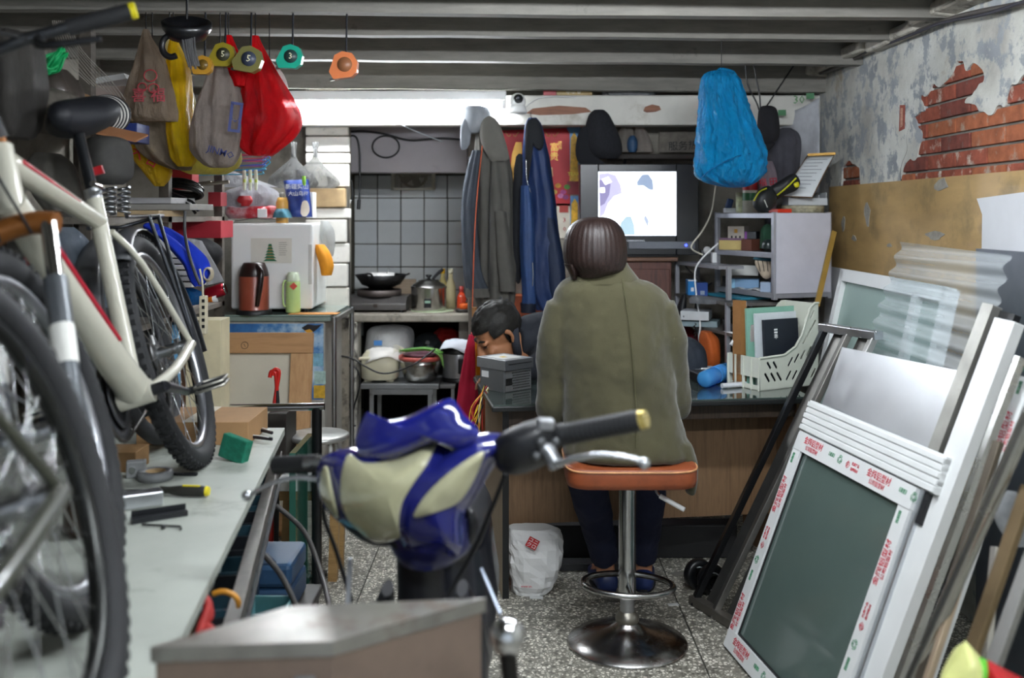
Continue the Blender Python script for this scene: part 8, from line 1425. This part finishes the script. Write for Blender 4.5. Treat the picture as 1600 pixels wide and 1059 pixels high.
def strip(pts, w, m, nm, par, n=40, th=.004):
    c, _ = crom([P(x, y, D) for x, y, D in pts], [0]*len(pts), 8); ws, _ = crom([V((x, 0, 0)) for x in w], [0]*len(w), 8)
    def f(u_, v_):
        i = u_*(len(c)-1); k = min(int(i), len(c)-2); p = c[k].lerp(c[k+1], i-k); t = (c[k+1]-c[k]).normalized(); nrm = t.cross(V((0, 1, 0))).normalized(); wi = ws[min(k, len(ws)-1)].x*W(1, 3.8); return p+nrm*(v_-.5)*wi+V((0, .03*math.sin(v_*PI*1.0)*-1+.006*noise.noise(p*14), 0))
    return MB().surf(f, n, 10, th).build(nm, m, par)
BT = mat('#1233b5', .95, var=.12, bmp=.6, bsc=220); strip([(228, 352, 3.85), (262, 368, 3.82), (295, 396, 3.8), (314, 420, 3.8), (312, 446, 3.8)], [14, 24, 32, 30, 10], BT, 'upper_fold', bt_); strip([(246, 362, 3.78), (272, 384, 3.76), (294, 410, 3.75), (303, 436, 3.75), (309, 447, 3.76)], [10, 18, 18, 14, 8], BT, 'lower_fold', bt_)
wire('black cable hanging over the blue towel', [P(289, 330, 3.78), P(289, 365, 3.76), P(296, 400, 3.72), P(306, 430, 3.7), P(313, 445, 3.7)], .006, mat('#3b3c3e', .5))
for i in range(6):
    p = P(275+i*3, 398+i*9, 4.0); o = MB().box((p.x, 4.02, p.z), (.13-.006*i, .16, .018), (0, .04*(i % 2), .1*math.sin(i*2))).build('paper_stack', mat(('#c9c9c7', '#a8a9ab', '#d6d4cf')[i % 3], .6, var=.06), None, bevel=.002); tag(o, '%s of the papers and cartons stacked behind the blue towel' % ('topmost', 'second from top', 'third from top', 'fourth from top', 'fifth from top', 'lowest')[i], 'papers', 'paper stack behind the blue towel')
blob('white_cup', 'white crumpled plastic cup on the paper stack', 'cup', [(372, 245, 258, .03), (380, 243, 268, .04), (390, 246, 270, .04), (394, 250, 266, .03)], 3.95, WHITEP, .08)
cps = thing('plastic_sheet', 'folded clear plastic sheet behind the blue towel', 'plastic sheet', P(330, 450, 4.1)); MB().surf(lambda u_, v_: P(292+u_*26+v_*30, 372+v_*74+u_*(4-10*v_), 4.1)+V((0, .02*math.sin(u_*5+v_*3), 0)), 14, 14, .001).build('sheet', film('#d0d0d2', .35, .3), cps)
cnc = thing('drink_can', 'red drink can lying tipped on the rack below the blue towel', 'can', P(335, 465, 4.3)); a, b = P(322, 460, 4.8), P(345, 453, 4.8); MB().lathe([(0, 0), (.026, 0), (.031, .008), (.031, .085), (.026, .095), (0, .095)], a, b-a, n=24).build('can', mat('#a3152a', .3, .5), cnc); MB().lathe([(.027, .095), (.028, .099), (.024, .098), (0, .096)], a, b-a, n=24).build('can_top', CHROME, cnc)
cpc = thing('paper_cup', 'white and orange paper cup lying on the rack below the red can', 'cup', P(335, 482, 4.3)); a, b = P(318, 467, 4.8), P(340, 465, 4.8); MB().lathe([(0, 0), (.022, 0), (.028, .07), (.026, .07), (0, .06)], a, b-a, n=24).build('cup', WHITEP, cpc); MB().lathe([(.0236, .02), (.0255, .021), (.0275, .048), (.0272, .049)], a, b-a, n=24).build('orange_band', mat('#d9781c', .4), cpc)
exs = thing('power_strip', 'cream extension socket hanging below the blue towel', 'socket', P(317, 520, 3.7)); a, b = P(312, 522, 3.7), P(323, 462, 3.7); mkb(exs, 'body', (a.x, 3.69, a.z), (b.x, 3.72, b.z), mat('#cfc6ac', .5), .004); MB().tube([P(317, 462, 3.7), P(316, 440, 3.7), P(312, 420, 3.7)], .004, 6, sub=3).build('cord', mat('#cfc6ac', .5), exs)
for i in range(5): p = P(317.5, 470+i*10, 3.689); mkb(exs, 'socket_hole', (p.x-.005, 3.6885, p.z-.006), (p.x+.005, 3.6905, p.z+.006), DARK, 0)
bcl = thing('beige_coil', 'small beige cable coil beside the blue towel', 'cable', P(324, 430, 3.78))
for i in range(5): MB().tube([P(324+(6+i*.8)*math.cos(a_), 428+(9+.6*i)*math.sin(a_), 3.78+.006*i) for a_ in [q*2*PI/12 for q in range(12)]], .0035, 6, closed=True, sub=2).build('turn', mat('#b9ae94', .5), bcl)
obn = thing('olive_bucket', 'olive green plastic bucket beside the freezer', 'bucket', P(336, 520, 4.6)); c_ = P(336, 520, 4.6); c_.z = .551; c_.x = -1.46; MB().lathe([(0, 0), (.075, 0), (.085, .3), (.092, .36), (.085, .36), (.07, .01), (0, .01)], V((c_.x, 4.6, .551)), n=28).build('bucket', mat('#8f9226', .45), obn); MB().lathe([(.09, .35), (.097, .352), (.097, .372), (.09, .374)], V((c_.x, 4.6, .551)), n=28).build('rim', mat('#7d8020', .45), obn)
blob('blue_bag', 'small blue plastic bag under the paper stack', 'bag', [(450, 288, 300, .03), (458, 284, 314, .05), (470, 285, 312, .05), (476, 290, 308, .04)], 4.05, film('#1a6fb0', .1), .12)
# stuff seen through the bicycle
blob('clear_bottles', 'heap of clear plastic bottles in a bag behind the white frame', 'bag', [(355, 88, 110, .05), (375, 85, 130, .08), (420, 100, 150, .09), (460, 120, 165, .08), (480, 140, 170, .05)], 2.9, film('#a8b4c2', .35, .15), .10, 6, 56)
blob('grey_cloth', 'grey cloth bundle stuffed behind the white bicycle frame', 'cloth', [(240, 60, 90, .06), (260, 50, 110, .1), (300, 60, 120, .1), (330, 80, 120, .08)], 3.0, mat('#57544e', .8, var=.3), .06)
for i, (x0, x1, y0, y1, D, c_, lb) in enumerate(((225, 260, 395, 440, 3.5, '#3c3f44', 'dark carton on the rack behind the bicycle seat stays'), (232, 290, 480, 500, 3.6, '#6a4a34', 'brown flat box on the rack below the papers'), (226, 268, 508, 530, 3.5, '#4f8fb8', 'light blue plastic box behind the bicycle rear wheel'), (255, 300, 558, 575, 3.45, '#8a3b2a', 'red-brown box behind the bicycle crank'), (290, 345, 500, 640, 3.75, '#cfc4a2', 'tall cream carton beside the wood frame'), (60, 160, 440, 560, 3.0, '#2e3136', 'large dark box behind the white bicycle'), (10, 90, 330, 420, 2.9, '#44423e', 'grey-brown carton behind the bicycle fork'), (170, 240, 470, 560, 3.2, '#3b3d40', 'black case behind the bicycle rear wheel'))):
    if x1 != 345:
        D = max(1.47*FPX/(CX-x1), 3.4); zz = P(0, y1, D).z; y1 = HY+(CH-max([q for q in ZS if q <= zz+.02]))*FPX/D
    else: y1 = HY+CH*FPX/D
    pbox('carton', lb, 'box', x0, x1, y0, y1-.3, D, .12, mat(c_, .6, var=.12), None, .0)
blob('orange_pouch', 'orange and white crumpled packet on the bench by the front wheel', 'packet', [(712, 118, 145, .02), (722, 112, 150, .03), (738, 116, 148, .03)], 2.2, mat('#c97a2c', .5, var=.6, sc=20), .10)
jr = thing('jar', 'dirty glass jar of paint on the bench under the bicycle', 'jar', P(130, 960, 1.9)); c_ = onb(140, 830); MB().lathe([(0, 0), (.05, 0), (.055, .01), (.055, .09), (.045, .10), (0, .10)], c_, n=24).build('jar', mat('#3a2a20', .2, coat=.5), jr); MB().lathe([(.047, .10), (.05, .102), (.05, .12), (0, .122)], c_, n=24).build('lid', mat('#c9c6bf', .35, .4), jr)
flush_text()
flush_holed()
